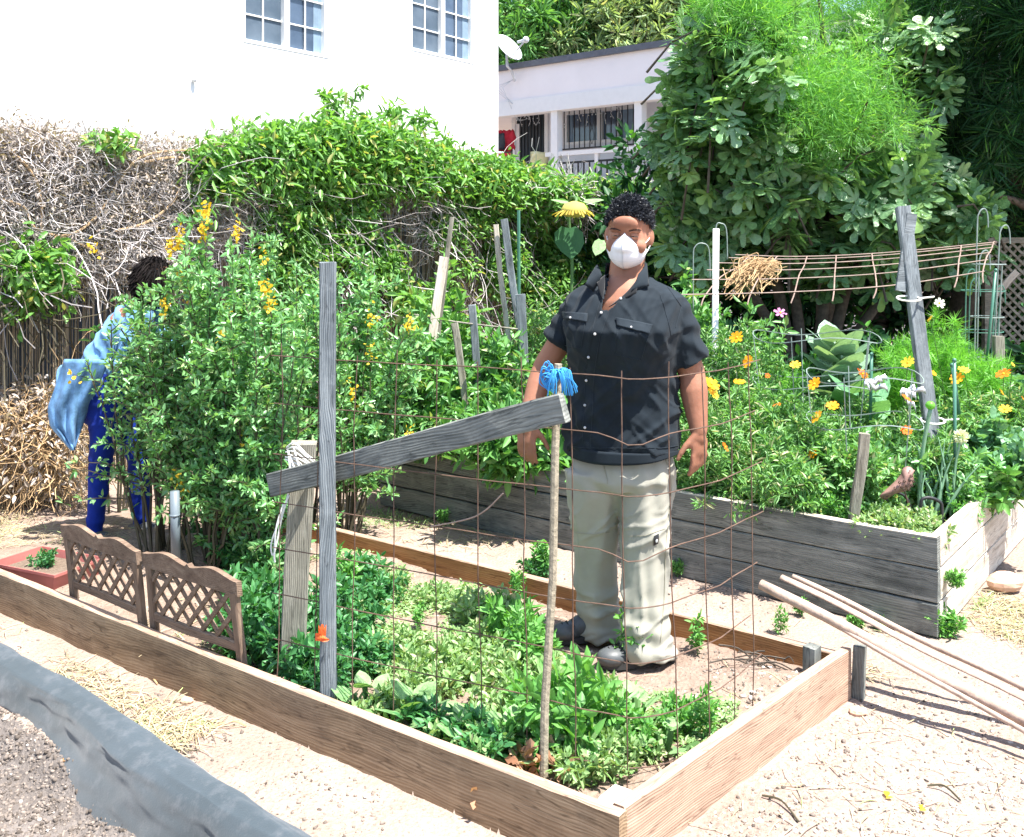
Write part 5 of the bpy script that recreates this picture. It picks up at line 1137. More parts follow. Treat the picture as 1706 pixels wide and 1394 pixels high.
def ellpts(rng, n, c, r, lo=.5, rough=.25, seed=0):
    d = unit(rng.normal(size=(n, 3))); s = lo+(1-lo)*rng.random(n)**.6; f = 1+rough*fbm(d*2.2+seed*3.1, seed, 3)*2; return np.array(c)+d*(s*f)[:, None]*np.array(r)
rng = rn(200)
# fig
fc = np.concatenate([ellpts(rng, 150, tuple(D(1225, 190, 8.3)), (.58, .8, 1.0), .45, .2, 1), ellpts(rng, 150, tuple(D(1400, 330, 8.6)), (1.0, .8, .72), .4, .2, 2), ellpts(rng, 80, tuple(D(1180, 340, 8.6)), (.42, .6, .6), .4, .2, 3), ellpts(rng, 60, tuple(D(1480, 110, 9.0)), (.6, .6, .6), .4, .2, 4), ellpts(rng, 50, tuple(D(1560, 370, 8.7)), (.5, .6, .45), .4, .2, 5)])
per = 8; ft = thing('fig_tree', 'fig tree with large lobed grey green leaves arching over the back of the raised bed', 'tree', tuple(D(1350, 560, 8.9))); ft.location.z = 0
n = len(fc); ax = unit(rng.normal(size=(n, 3))*.6+np.array([0, -.5, .35])); P = np.repeat(fc, per, 0); A = np.repeat(ax, per, 0)
an = np.tile(np.arange(per)/per*6.283, n)+np.repeat(rng.random(n)*6, per); t1_ = unit(np.cross(A, np.array([.2, .3, .9]))); t2_ = np.cross(A, t1_); Dr = (np.cos(an)[:, None]*t1_+np.sin(an)[:, None]*t2_)+A*.45+np.array([0, -.1, -.35]); P = P-A*np.tile(np.arange(per)*.016, n)[:, None]+unit(Dr)*.05
me = leaves('crown', P, Dr, .20, .20, 'fig', rng, .75, .3, N=A*.6+np.array([0, 0, .6])+rng.normal(size=(n*per, 3))*.25); put('crown', me, 'fig', ft)
mb = MB(); bs = ft.location.copy()
for k_, (px, py) in enumerate(((1225, 230), (1300, 330), (1400, 300), (1480, 260), (1550, 370), (1190, 350))):
    t_ = D(px, py, 8.7); p = smooth_path([bs+Vector((.05*k_-.1, 0, -.05)), bs.lerp(t_, .4)+Vector((0, 0, .1)), bs.lerp(t_, .7), t_], 5); mb.tube(p, list(np.linspace(.07, .015, len(p))), 8)
put('trunk', mb, 'bark', ft, True)
mb = MB()
for i in range(0, n, 2): q = Vector(fc[i]); mb.tube([q-Vector(ax[i])*.35+Vector((0, .1, -.15)), q-Vector(ax[i])*.15, q+Vector(ax[i])*.02], [.011, .008, .005], 5, False)
put('twigs', mb, 'bark', ft)
# feathery trees
fe = np.concatenate([ellpts(rng, 180, tuple(D(1370, 60, 9.6)), (.9, .8, .75), .5, .25, 7), ellpts(rng, 110, tuple(D(1360, 170, 7.9)), (.58, .4, .32), .5, .25, 8), ellpts(rng, 80, tuple(D(1240, 30, 8.0)), (.28, .4, .34), .5, .2, 9), ellpts(rng, 130, tuple(D(1450, -80, 10)), (1.4, 1.1, .9), .5, .2, 10)])
tuft_tree('feathery_tree', 'bright feathery needle leaved tree rising behind and through the fig', 'tree', (3.0, 9.9, 0), np.repeat(fe, 3, 0)+rng.normal(size=(len(fe)*3, 3))*.13, .09, .085, .006, 55, 'feather', 'needle', 31, .16, outb=.3)
dk = np.concatenate([ellpts(rng, 240, tuple(D(1640, 120, 9.3)), (.95, .9, 1.1), .4, .25, 11), ellpts(rng, 170, tuple(D(1780, -60, 8.9)), (1.1, 1.2, .9), .35, .2, 12), ellpts(rng, 260, (5.6, 7.6, 4.6), (1.9, 1.7, .8), .2, .2, 14), ellpts(rng, 200, tuple(D(1680, 290, 9.8)), (.9, .7, .9), .4, .25, 13)])  # third crown group is added overhead, out of view, to shade the right side
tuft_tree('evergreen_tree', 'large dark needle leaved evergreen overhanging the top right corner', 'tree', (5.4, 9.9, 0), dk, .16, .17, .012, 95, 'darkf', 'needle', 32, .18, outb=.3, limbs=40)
# shaded understorey behind fig
un = np.concatenate([ellpts(rng, 400, (2.6, 10.9, 1.6), (2.0, .6, 1.9), .3, .15, 15), ellpts(rng, 420, (6.2, 11.2, 1.5), (2.7, .8, 2.1), .3, .15, 16)])
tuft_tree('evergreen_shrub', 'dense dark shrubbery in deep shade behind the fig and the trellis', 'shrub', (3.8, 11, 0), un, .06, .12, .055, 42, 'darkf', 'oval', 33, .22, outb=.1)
ov = np.concatenate([ellpts(rng, 260, (5.6, 10.6, 4.9), (2.2, 1.2, .8), .2, .15, 18)])  # crown above the frame, added to keep the right-hand trees in shade
tuft_tree('added_shade_crown', 'added leafy crown above the frame that shades the trees at top right', 'tree', (4.4, 10.6, 0), ov, .12, .13, .06, 36, 'darkf', 'oval', 35, .22, outb=.1)
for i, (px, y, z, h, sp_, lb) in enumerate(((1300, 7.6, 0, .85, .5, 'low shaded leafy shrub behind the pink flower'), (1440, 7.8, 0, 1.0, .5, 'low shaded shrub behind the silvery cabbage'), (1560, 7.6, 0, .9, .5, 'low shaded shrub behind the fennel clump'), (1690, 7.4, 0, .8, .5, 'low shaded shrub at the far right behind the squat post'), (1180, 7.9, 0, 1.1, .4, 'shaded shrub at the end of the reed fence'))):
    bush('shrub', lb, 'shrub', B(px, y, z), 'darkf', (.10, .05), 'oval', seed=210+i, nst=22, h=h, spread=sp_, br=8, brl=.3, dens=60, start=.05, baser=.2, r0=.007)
# far trees beyond the porch house
for i, (px, y, zc, rx, rz_, mt_, lb, nn) in enumerate(((860, 31, 7.6, 2.3, 2.2, 'vine2', 'green tree close to the white house corner behind the satellite dish', 230), (930, 34, 9.5, 1.6, 2.3, 'bamboo', 'pale feathery tree beside the gap of blue sky behind the porch house', 130), (1040, 31, 8.2, 3.0, 2.7, 'bamboo', 'yellow green bamboo like tree behind the right half of the porch house roof', 380), (1200, 32, 7.5, 3.4, 3.5, 'vine2', 'tall green tree behind the fig and the porch house', 500), (985, 36, 6.6, 3.6, 1.8, 'vine2', 'lower green tree line just above the porch house roof', 230))):
    c = ((px-853)*y/FO, y, zc); pt = ellpts(rng, nn, c, (rx, 1.6, rz_), .3, .25, 20+i)
    tuft_tree('tree', lb, 'tree', (c[0], y, 0), pt, .22, .34, .06, 34, mt_, 'long', 40+i, .35, outb=.15, up_=.3)
# ---- weeds in the low bed
protos = []
def weed_proto(kind, seed, lab, cat='weed'):
    base = Vector((0, 0, 0)); k = dict(broad=dict(mat='weed', leaf=(.038, .016), tpl='oval', nst=8, h=.16, spread=.09, br=4, brl=.05, dens=150, start=.15, baser=.03, r0=.0035), mint=dict(mat='mint', leaf=(.036, .017), tpl='oval', nst=12, h=.14, spread=.13, br=3, brl=.06, dens=150, start=.1, baser=.05, r0=.003), tall=dict(mat='weed', leaf=(.052, .019), tpl='long', nst=3, h=.34, spread=.06, br=3, brl=.06, dens=150, start=.25, baser=.02, r0=.004), tuft=dict(mat='cover', leaf=(.026, .013), tpl='oval', nst=20, h=.09, spread=.13, br=3, brl=.05, dens=200, start=.1, baser=.07, r0=.002))[kind]
    mt_ = k.pop('mat'); lf_ = k.pop('leaf'); tp_ = k.pop('tpl'); return bush(kind_names[kind], lab, cat, base, mt_, lf_, tp_, seed=seed, stem='stem', **k)
kind_names = dict(broad='leafy_weed', mint='mint_plant', tall='tall_weed', tuft='low_weed')
WL = {'broad': ('leafy green weed growing in the low bed in front of the man', 'leafy weeds in the low bed'), 'mint': ('dark green mint like plant in the shade round the feet of the stakes', 'mint plants in the low bed'), 'tall': ('upright green weed spire in the low bed', 'upright weeds in the low bed'), 'tuft': ('low pale green weed tuft on the soil of the low bed', 'low weed tufts in the low bed')}
PR = {k_: [weed_proto(k_, 300+i*7+len(k_), WL[k_][0]) for i in range(3)] for k_ in WL}
used = set()
def place(kind, px, py, s=1.0, lab=None, zz=None, grp=True):
    i = rdw.randrange(3); p = G(px, py, .08 if zz is None else zz); z = gz(p.x, p.y) if zz is None else zz; p = G(px, py, z)
    if zz is None:
        a_, b_ = rel(p.x, p.y, C1, U1, W1); p = p+n1*max(0, .06+.11*s-b_)+U1*max(0, .06+.11*s-a_)
    src = PR[kind][i]
    if (kind, i) in used: o = copy_tree(src)
    else: o = src; used.add((kind, i))
    o.location = p; o.rotation_euler.z = rdw.random()*6.28; o.scale = (s, s, s*rdw.uniform(.85, 1.15))
    if lab: o['label'] = lab; 
    else: o['label'] = WL[kind][0]
    if not lab: o['group'] = WL[kind][1]
    elif 'group' in o: del o['group']
    return o
rdw = random.Random(4)
place('tall', 1052, 1112, .72, 'upright bright green weed right in front of the man\'s trouser cuff')
place('tall', 905, 965, .8, 'dark leafy sprig standing against the orange back board beside the thin stake')
place('mint', 895, 960, .8, 'dark green clump at the foot of the orange back board left of the man')
place('broad', 845, 1085, 1.25, 'large leafy weed left of the thin stake in the middle of the low bed')
place('broad', 950, 1250, 1.6, 'biggest leafy weed clump just right of the thin stake near the front corner')
place('broad', 1130, 1225, .7, 'leafy weed clump at the inside of the end board by the mesh')
place('tall', 1175, 1235, .5, 'single bright weed at the foot of the end board')
place('tall', 1165, 1090, .5, 'tiny sprout on bare soil between the mesh wires')
place('tall', 1300, 1060, .35, 'small sprout by the dead twigs under the back board')
for (px, py, s) in ((830, 1045, .8), (880, 1070, .8), (890, 1120, 1.1), (1010, 1240, 1.1), (905, 1225, 1.1), (1075, 1262, .7), (870, 1262, 1.0)): place('broad', px, py, s)
for (px, py, s) in ((420, 1010, 1.1), (410, 1070, 1.1), (450, 1090, 1.2), (500, 1110, 1.1), (440, 1040, 1.2), (560, 1030, 1.2), (590, 1060, 1.0), (520, 1140, 1.0), (580, 1120, 1.0), (400, 1100, .9), (560, 1160, .8), (620, 1120, .9), (470, 1050, 1.0), (430, 960, 1.1), (380, 940, 1.1), (600, 980, 1.1), (640, 1000, .9), (350, 900, 1.0), (780, 1280, .9), (720, 1230, .9)): place('mint', px, py, s)
for (px, py, s) in ((570, 1000, 1.), (860, 1000, .6), (960, 1215, .8), (700, 1050, .5), (865, 1110, .8)): place('tall', px, py, s*.8)
for i in range(30):
    px = rdw.uniform(600, 900); py = rdw.uniform(970, 1230); 
    if rdw.random() < .4: px += 180; py += 80
    if 880 < px < 1130 and py < 1160: continue
    place('tuft', px, min(py, 1290-abs(px-950)*.25), rdw.uniform(.7, 1.3))
# other weeds outside
for (px, py, s, z, lb) in ((1570, 1060, .8, .0, 'bright green weed at the foot of the raised bed corner'), (1465, 1048, .35, .0, 'tiny weed left of the raised bed corner at its foot'), (1430, 1045, .4, .0, 'small weed sprig under the dark front boards above the poles'), (1330, 1020, .4, .02, 'small weeds on the strip of soil behind the orange board'), (1130, 955, .4, .02, 'weed sprig in the soil strip right of the man\'s knee'), (740, 868, .4, .02, 'weed sprig at the foot of the raised bed left of the thin stake'), (1660, 860, .7, .0, 'leafy weed beyond the end of the side boards at the right edge')):
    place('broad', px, py, s, lb, z)
o = place('broad', 1585, 990, .7, 'green sprout pushing out between the side boards of the raised bed', .1); o.location = C2+W2*.10-U2*.03+Z*.20; o.rotation_euler = (0, .5, 0); o.scale = (.45, .45, .45)
place('mint', 72, 945, .5, 'seedlings growing in the faded red tray', .13)
# squash plants with big pale leaves along the front board
for i, (px, py, n_, s, lb) in enumerate(((610, 1190, 8, .065, 'pale round leaved squash seedling just right of the tall stake'), (690, 1215, 11, .07, 'pale squash plant with the lightest leaves beside the front board'), (860, 1255, 12, .075, 'squash plant with overlapping leaves left of the thin stake'), (770, 1262, 7, .06, 'small squash plant at the front board between the mesh wires'), (1110, 1262, 6, .05, 'small squash seedling near the end board'), (1060, 1215, 7, .06, 'darker squash leaves among the weeds right of the thin stake'))):
    p = G(px, py, .08); a_, b_ = rel(p.x, p.y, C1, U1, W1); p = p+n1*max(0, .16-b_)+U1*max(0, .16-a_); p.z = gz(p.x, p.y); big_rosette('squash_plant', lb, p, n_, s, s*.95, 'squash', 400+i, 'round', .09)
# dead leaves by the thin stake
dl = thing('dead_plant', 'shrivelled orange brown dead leaves at the foot of the thin stake', 'dead plant', tuple(G(885, 1270, .08)))
rng = rn(55); cc = np.array(tuple(G(885, 1275, .10)))+rng.normal(size=(90, 3))*np.array([.07, .05, .025]); M['deadl'] = leaf_mat('orange_dead_leaf', (.32, .15, .08), (.58, .36, .24), None, .2, .8, .1); put('foliage', leaves('foliage', cc, rng.normal(size=(90, 3)), .05, .022, 'ruffle', rng, .3), 'deadl', dl)
# dead twigs at the back board
mb = MB(); rd = random.Random(9)
for k_ in range(16):
    p = G(1290+rd.uniform(-50, 40), 1105+rd.uniform(-12, 14), .09); d = Vector((rd.uniform(-1, 1), rd.uniform(-.4, .4), rd.uniform(.1, .5))); mb.tube(smooth_path([p, p+d*.07+Z*.01, p+d*.16+Vector((0, 0, -.02))], 3), .003, 4)
o = put('dead_twigs', mb, 'bark', None, False, True); tag(o, 'dark dead twigs lying in the shade of the back board near the bed corner', 'twigs')
# ---- scatter
def scat(rng, n, px, py, z=0.0, sx=None, sy=None):
    xx = rng.uniform(*px, n) if sx is None else rng.normal(px, sx, n); yy = rng.uniform(*py, n) if sy is None else rng.normal(py, sy, n)
    Y = FO*(CAMH-z)/np.maximum(yy-400, 20); X = (xx-853)*Y/FO; return np.stack([X, Y], 1)
def on_ground(p, dz=.004): return np.stack([p[:, 0], p[:, 1], gh(p[:, 0], p[:, 1])+dz], 1)
def flat_dirs(rng, n, tilt=.15): a = rng.random(n)*6.283; return np.stack([np.cos(a), np.sin(a), rng.normal(size=n)*tilt], 1)
rng = rn(500)
pts = [scat(rng, 9000, (220, 620), (1200, 1420)), scat(rng, 4500, (-100, 260), (815, 930)), scat(rng, 9000, (1430, 1760), (930, 1130)), scat(rng, 900, (0, 1706), (1000, 1420)), scat(rng, 3500, (620, 1400), (840, 1060)), scat(rng, 6000, (480, 560), (860, 960)), scat(rng, 3000, (1600, 1800), (880, 960)), scat(rng, 2500, (0, 400), (1000, 1200))]
P2 = np.concatenate(pts); f = fbm(np.stack([P2[:, 0]*1.6, P2[:, 1]*1.6, P2[:, 0]*0], 1), 61, 3); P2 = P2[f > -.10+.25*rng.random(len(P2))]
aa, bb = rel(P2[:, 0], P2[:, 1], C1, U1, W1); a2, b2_ = rel(P2[:, 0], P2[:, 1], C2, U2, W2); ok = ~((a2 > -.02) & (a2 < BL2) & (b2_ > -.02) & (b2_ < BW2)) & ((P2[:, 0]+.86)*.6+(P2[:, 1]-2.70)*.8 > .12) & ~((aa > .05) & (aa < 4.2) & (bb > .05) & (bb < 1.38) & (rng.random(len(aa)) < .6)) & ~((np.abs(bb) < .075) & (aa > -.1) & (aa < 4.6)) & ~((np.abs(aa) < .07) & (bb < 1.45) & (bb > -.1)) & ~((np.abs(bb-1.39) < .06) & (aa < 3.3)); P2 = P2[ok]
me = leaves('straw_litter', on_ground(P2), flat_dirs(rng, len(P2), .12), .085, .0032, 'blade', rng, .9, .5); o = put('straw_litter', me, 'straw'); tag(o, 'scattered dry straw and grass clippings on the paths', 'straw', None, 'stuff')
pts = [scat(rng, 1500, (1180, 1760), (1150, 1420)), scat(rng, 400, (0, 620), (1030, 1400)), scat(rng, 300, (600, 1250), (950, 1330)), scat(rng, 60, (0, 260), (1200, 1420))]
P2 = np.concatenate(pts); aa, bb = rel(P2[:, 0], P2[:, 1], C1, U1, W1); P2 = P2[~((aa > -.02) & (aa < .05) & (bb < 1.4) | (bb > -.03) & (bb < .04) & (aa < 4.3) & (aa > -.05))]
q = on_ground(P2, .0); n = len(q); ico = MB(); ico.ell((0, 0, 0), 1, None, 6, 4); bv = np.array(ico.v); nf = ico.f; sz = .0018+.009*rng.random(n)**5
Vv = q[:, None, :]+bv[None]*(sz[:, None]*np.array([1, 1, .6])*rng.uniform(.7, 1.3, (n, 3)))[:, None, :]*(1+.25*rng.normal(size=(n, len(bv), 1)))
lp = np.concatenate([np.array(f) for f in nf]); me = mesh_np('gravel', Vv.reshape(-1, 3), (lp[None]+(np.arange(n)*len(bv))[:, None]).ravel(), np.tile([len(f) for f in nf], n)); me.shade_smooth()
o = put('gravel', me, 'pebble'); tag(o, 'small pale stones and clods scattered on the dry soil', 'gravel', None, 'stuff')
# soil clods
pts = [scat(rng, 12000, (-60, 330), (1215, 1440)), scat(rng, 3500, (1150, 1760), (1120, 1440)), scat(rng, 3500, (0, 640), (1000, 1400)), scat(rng, 3500, (620, 1300), (950, 1340))]
P2 = np.concatenate(pts); aa, bb = rel(P2[:, 0], P2[:, 1], C1, U1, W1); P2 = P2[~((aa > -.03) & (aa < .05) & (bb < 1.42) & (bb > -.05) | (bb > -.03) & (bb < .05) & (aa < 4.3) & (aa > -.05))]
q = on_ground(P2, .0); n = len(q); sz = .0012+.0065*rng.random(n)**5
Vv = q[:, None, :]+bv[None]*(sz[:, None]*np.array([1, 1, .8])*rng.uniform(.7, 1.3, (n, 3)))[:, None, :]*(1+.3*rng.normal(size=(n, len(bv), 1)))
M['clod'] = leaf_mat('soil_clod', (.08, .066, .055), (.24, .20, .17), None, 0, .95, .1)
me = mesh_np('soil_clods', Vv.reshape(-1, 3), (lp[None]+(np.arange(n)*len(bv))[:, None]).ravel(), np.tile([len(f) for f in nf], n))
o = put('soil_clods', me, 'clod'); tag(o, 'crumbly dark soil clods on the beds and paths', 'soil', None, 'stuff')
# ground cover in the low bed
pts = [scat(rng, 13000, (540, 860), (950, 1230), .08), scat(rng, 8000, (820, 1120), (1140, 1270), .08), scat(rng, 7000, (380, 620), (930, 1170), .08), scat(rng, 1200, (1130, 1230), (1170, 1280), .08), scat(rng, 8000, (580, 820), (980, 1180), .08)]
P2 = np.concatenate(pts); f = fbm(np.stack([P2[:, 0]*3.2, P2[:, 1]*3.2, P2[:, 0]*0], 1), 71, 3); P2 = P2[f > -.02+.2*rng.random(len(P2))]
aa, bb = rel(P2[:, 0], P2[:, 1], C1, U1, W1); P2 = P2[(aa > .06) & (bb > .06) & (bb < 1.3) & ~((np.abs(P2[:, 0]-.36) < .30) & (np.abs(P2[:, 1]-3.72) < .24))]
q = on_ground(P2, .0); q[:, 2] += .028*rng.random(len(q))*np.clip(fbm(q*4, 3, 2)+.7, 0, 1.5); d = flat_dirs(rng, len(q), .5)
me = leaves('ground_cover', q, d, .019, .010, 'oval', rng, .75, .4); o = put('ground_cover', me, 'cover'); tag(o, 'creeping pale green ground cover over the soil of the low bed', 'ground cover', None, 'stuff')
pts = [scat(rng, 9000, (1560, 1760), (960, 1120)), scat(rng, 1500, (1460, 1600), (1040, 1110)), scat(rng, 1500, (600, 760), (830, 880))]
P2 = np.concatenate(pts); f = fbm(np.stack([P2[:, 0]*2.6, P2[:, 1]*2.6, P2[:, 0]*0], 1), 72, 3); P2 = P2[f > .02+.15*rng.random(len(P2))]; a2, b2_ = rel(P2[:, 0], P2[:, 1], C2, U2, W2); P2 = P2[~((a2 > -.03) & (b2_ > -.03))]
me = leaves('grass', on_ground(P2, 0), flat_dirs(rng, len(P2), .8), .035, .004, 'blade', rng, .6, .5); o = put('grass', me, 'cover'); tag(o, 'thin yellow green grass on the path beside the raised bed', 'grass', None, 'stuff')
# fallen petals and stones
for k_, (px, py, m_, lb) in enumerate(((100, 1312, 'orange', 'orange petal fallen on the dark soil beside the fabric'), (1475, 1338, 'yellow', 'yellow petal on the pale dirt, left of two'), (1532, 1358, 'yellow', 'yellow petal on the pale dirt, right of two'))):
    p = G(px, py, 0); p.z = gz(p.x, p.y)+.008; me = leaves('petal', [p, p+Vector((.006, .004, .002))], [(1, .2, .1), (.3, .9, .1)], .022, .018, 'petal', rn(k_), .9); o = put('fallen_petal', me, m_); tag(o, lb, 'petal')
for k_, (px, py, r_, lb, m_) in enumerate(((310, 1168, .024, 'whitish stone on the path below the low bed\'s front board', 'brick'), (245, 1118, .02, 'small white chip on the path left of the whitish stone', 'conc'), (1430, 1190, .032, 'flat grey pink stone by the foot of the bed corner post', 'brick'))):
    p = G(px, py, 0); p.z = gz(p.x, p.y)+r_*.3; mb = MB(); mb.ell(p, (r_, r_*.8, r_*.5), None, 9, 6); me = mb.mesh('s'); displace(me, lambda co, nm: co+nm*(.008*fbm(co*40, 5, 2)[:, None])); o = put('stone', me, m_); tag(o, lb, 'stone')
for k_, (x0, y0, x1, y1, lb) in enumerate(((205, 1105, 262, 1140, 'pale dry stem lying on the path under the lattice panels'), (350, 1215, 410, 1212, 'short pale dry stalk on the path near the fabric'), (1270, 1330, 1330, 1375, 'curved dark twig on the pale dirt near the end board'), (1545, 1315, 1600, 1340, 'thin brown twig on the pale dirt at lower right'))):
    a = G(x0, y0); b = G(x1, y1); a.z = gz(a.x, a.y)+.006; b.z = gz(b.x, b.y)+.006; mb = MB(); mb.tube(smooth_path([a, a.lerp(b, .5)+Vector((.01, .02, .01)), b], 5), .0032, 5); o = put('twig', mb, 'strawstem' if k_ < 2 else 'stemb', None, False, True); tag(o, lb, 'twig')
# ================================================================ PEOPLE
def ridge(co, sc, seed, warp=.6):
    p = co*np.array(sc); w = fbm(p*.7, seed+5, 2)[:, None]*warp; n = fbm(p+w, seed, 2); return np.maximum(0, 1-np.abs(n)*4.0)**1.5
MO = Vector((.43, 3.80, .08))
def mp(px, py, dy=0.0):                  # figure plane point: pixel at depth 3.80+dy
    return D(px, py, 3.80+dy)
man = thing('person', 'person in black shirt, khaki trousers and white face mask standing in the low bed', 'person', tuple(MO))
TA = R(-22); fwd = Vector((math.sin(TA)*1.0, -math.cos(TA), 0)); rgt = Vector((math.cos(TA), math.sin(TA), 0))   # chest turned slightly to the picture's left
cen = MO+Vector((-.005, 0, 0))
def zc(py): return CAMH-(py-400)*3.8/FO
# ---- body (one continuous mesh: head, neck, torso, arms, hands, legs)
mb = MB()
def ring(py, px, rx, ry, dy=0): c = mp(px, py, dy); return (Vector((c.x, c.y, c.z)), rx, ry, TA)
mb.loft([ring(462, 1040, .055, .055), ring(480, 1040, .13, .085), ring(500, 1040, .185, .105), ring(560, 1038, .185, .12), ring(640, 1036, .175, .13), ring(720, 1036, .16, .105), ring(790, 1036, .15, .095), ring(815, 1036, .10, .08)], 24)
hc = mp(1047, 390); HT = R(-15)
hr = Matrix.Rotation(HT, 3, 'Z')@Matrix.Rotation(R(3), 3, 'Y')@Matrix.Rotation(R(8), 3, 'X')
def hp(x, y, z): return hc+hr@Vector((x, y, z))
mb.cap(mp(1042, 480, .015), hp(.0, .025, -.06), .070, .062, 16)
mb.ell(hp(0, .02, .045), (.080, .098, .088), hr, 18, 12)       # cranium
mb.ell(hp(0, -.012, -.02), (.074, .084, .085), hr, 18, 12)     # face
mb.ell(hp(0, -.028, -.072), (.052, .056, .048), hr, 14, 10)    # jaw
for s_ in (-1, 1):
    mb.ell(hp(s_*.045, -.055, -.035), (.032, .030, .030), hr, 12, 8)  # cheek
    mb.ell(hp(s_*.030, -.078, .022), (.030, .014, .011), hr, 12, 8)   # brow
    mb.ell(hp(s_*.083, .012, -.012), (.010, .022, .034), hr@Matrix.Rotation(R(-18*s_), 3, 'Z'), 10, 8)
mb.ell(hp(0, -.085, .050), (.05, .018, .03), hr, 12, 8)        # forehead
mb.cap(hp(0, -.088, .010), hp(0, -.112, -.030), .010, .014, 10); mb.ell(hp(0, -.088, -.068), (.026, .014, .010), hr, 10, 6)
def arm(sh, el, wr, r0, r1, r2):
    mb.cap(sh, el, r0, r1, 14); mb.cap(el, el.lerp(wr, .35), r1*.98, r1*1.04, 14); mb.cap(el.lerp(wr, .35), wr, r1*1.04, r2, 14)
shR = mp(970, 511, .09); elR = mp(906, 612, .13); wrR = mp(878, 700, .04)
shL = mp(1114, 512, -.06); elL = mp(1152, 620, -.03); wrL = mp(1164, 716, -.09)
arm(shR.lerp(elR, .12), elR, wrR, .052, .044, .030); arm(shL.lerp(elL, .12), elL, wrL, .054, .050, .033)
def hand(mb, wr, down, across, palmn, side, curls, L=.185, sc=1.0, spread=.06):
    """palm and five separate bent fingers; across points to the thumb side"""
    d = Vector(down).normalized(); a = Vector(across); a = (a-d*a.dot(d)).normalized(); n = d.cross(a)*side
    pc = wr+d*.052*sc; rot = Matrix((a, n, d)).transposed()
    mb.ell(wr+d*.050*sc, (.042*sc, .017*sc, .050*sc), rot, 14, 10); mb.ell(wr+d*.072*sc, (.040*sc, .015*sc, .026*sc), rot, 14, 10); mb.cap(wr-d*.012, wr+d*.03*sc, .026, .028*sc, 12)
    for i, (off, ln) in enumerate(((.030, .078), (.010, .088), (-.011, .082), (-.031, .064))):
        p = wr+d*.088*sc+a*off*sc; ang = curls[i]; dd = (d+a*(off*spread*10)).normalized(); seg = (.46, .30, .24); r_ = .0092*sc
        for j in range(3):
            dd = (dd*math.cos(ang*(1 if j else .6))+n*math.sin(ang*(1 if j else .6))).normalized(); q = p+dd*ln*seg[j]*sc; mb.cap(p, q, r_*(1.06-.08*j), r_*(.98-.08*j), 10); p = q
    p = wr+d*.030*sc+a*.030*sc; dd = (d*.72+a*.62+n*.35).normalized(); q = p+dd*.040*sc; mb.cap(p-dd*.012, q, .0150*sc, .0118*sc, 10); dd = (dd+d*.5+n*.15).normalized(); q2 = q+dd*.030*sc; mb.cap(q, q2, .0112*sc, .0105*sc, 10); mb.cap(q2, q2+(dd+d*.2).normalized()*.022*sc, .0102*sc, .0085*sc, 10)
hand(mb, wrR, (-.02, -.10, -1), (1, -.45, 0), None, -1, (.30, .38, .45, .55), sc=1.0)
hand(mb, wrL, (.0, -.10, -1), (-.85, -.55, 0), None, 1, (.25, .38, .50, .60), sc=1.0)
for (hx, kx, ax, hy, ay, apy) in ((990, 990, 1000, .07, .16, 1046), (1076, 1074, 1080, -.03, -.06, 1085)):
    mb.cap(mp(hx, 800, hy), mp(kx, 895, hy+.03), .062, .05, 14); mb.cap(mp(kx, 895, hy+.03), D(ax, apy-14, 3.8+ay), .048, .038, 14)
    f0 = D(ax, apy, 3.8+ay); mb.cap(f0, f0+Vector((-.10, -.03, -.01)), .036, .028, 10)
me = remesh(mb, .0052, 7, 'body')
eyes = [hp(-.032, -.086, .006), hp(.032, -.086, .006)]
def sockets(co, nm):
    for e in eyes:
        d2 = ((co-np.array(tuple(e)))**2).sum(1); co = co+np.array(tuple(hr@Vector((0, 1, 0))))*(.011*np.exp(-d2/(.016**2)))[:, None]
    return co
displace(me, sockets); me.shade_smooth(); body = put('body', me, 'skin', man)
for i, e in enumerate(eyes):
    q = e+hr@Vector((0, .0135, 0)); g = MB(); g.ell(q, (.0150, .0125, .0125), hr, 14, 10); ey = put('eye', g, 'eye', man, True)
    g = MB(); g.ell(q+hr@Vector((-.002, -.0085, -.001)), (.0062, .005, .0062), hr, 10, 8); put('iris', g, 'iris', ey, True)
    g = MB()
    rows = [[q+hr@Vector((.0162*math.sin(u)*1.02, -.0145*math.cos(u)*math.cos(v)-.001, .0145*math.sin(v)+.0005)) for u in np.linspace(-1.35, 1.35, 12)] for v in np.linspace(.0, 1.3, 6)]
    g.grid(rows); rows = [[q+hr@Vector((.0162*math.sin(u)*1.02, -.0142*math.cos(u)*math.cos(v)-.001, .0145*math.sin(v))) for u in np.linspace(-1.35, 1.35, 12)] for v in np.linspace(-1.2, -.22, 5)]
    g.grid(rows); put('eyelid', g, 'skin', man, True)
    g = MB(); rd = random.Random(i); s_ = -1 if i == 0 else 1
    for k_ in range(60):
        u = k_/60; b_ = hp(s_*(.014+.040*u), -.0935+.014*u*u, .024+.006*math.sin(u*2.6)+rd.uniform(-.003, .003)); g.tube([b_, b_+hr@Vector((s_*.008, -.001, .003*(1-u)))], [.0008, .0003], 3, False)
    put('eyebrow', g, 'brow', man)
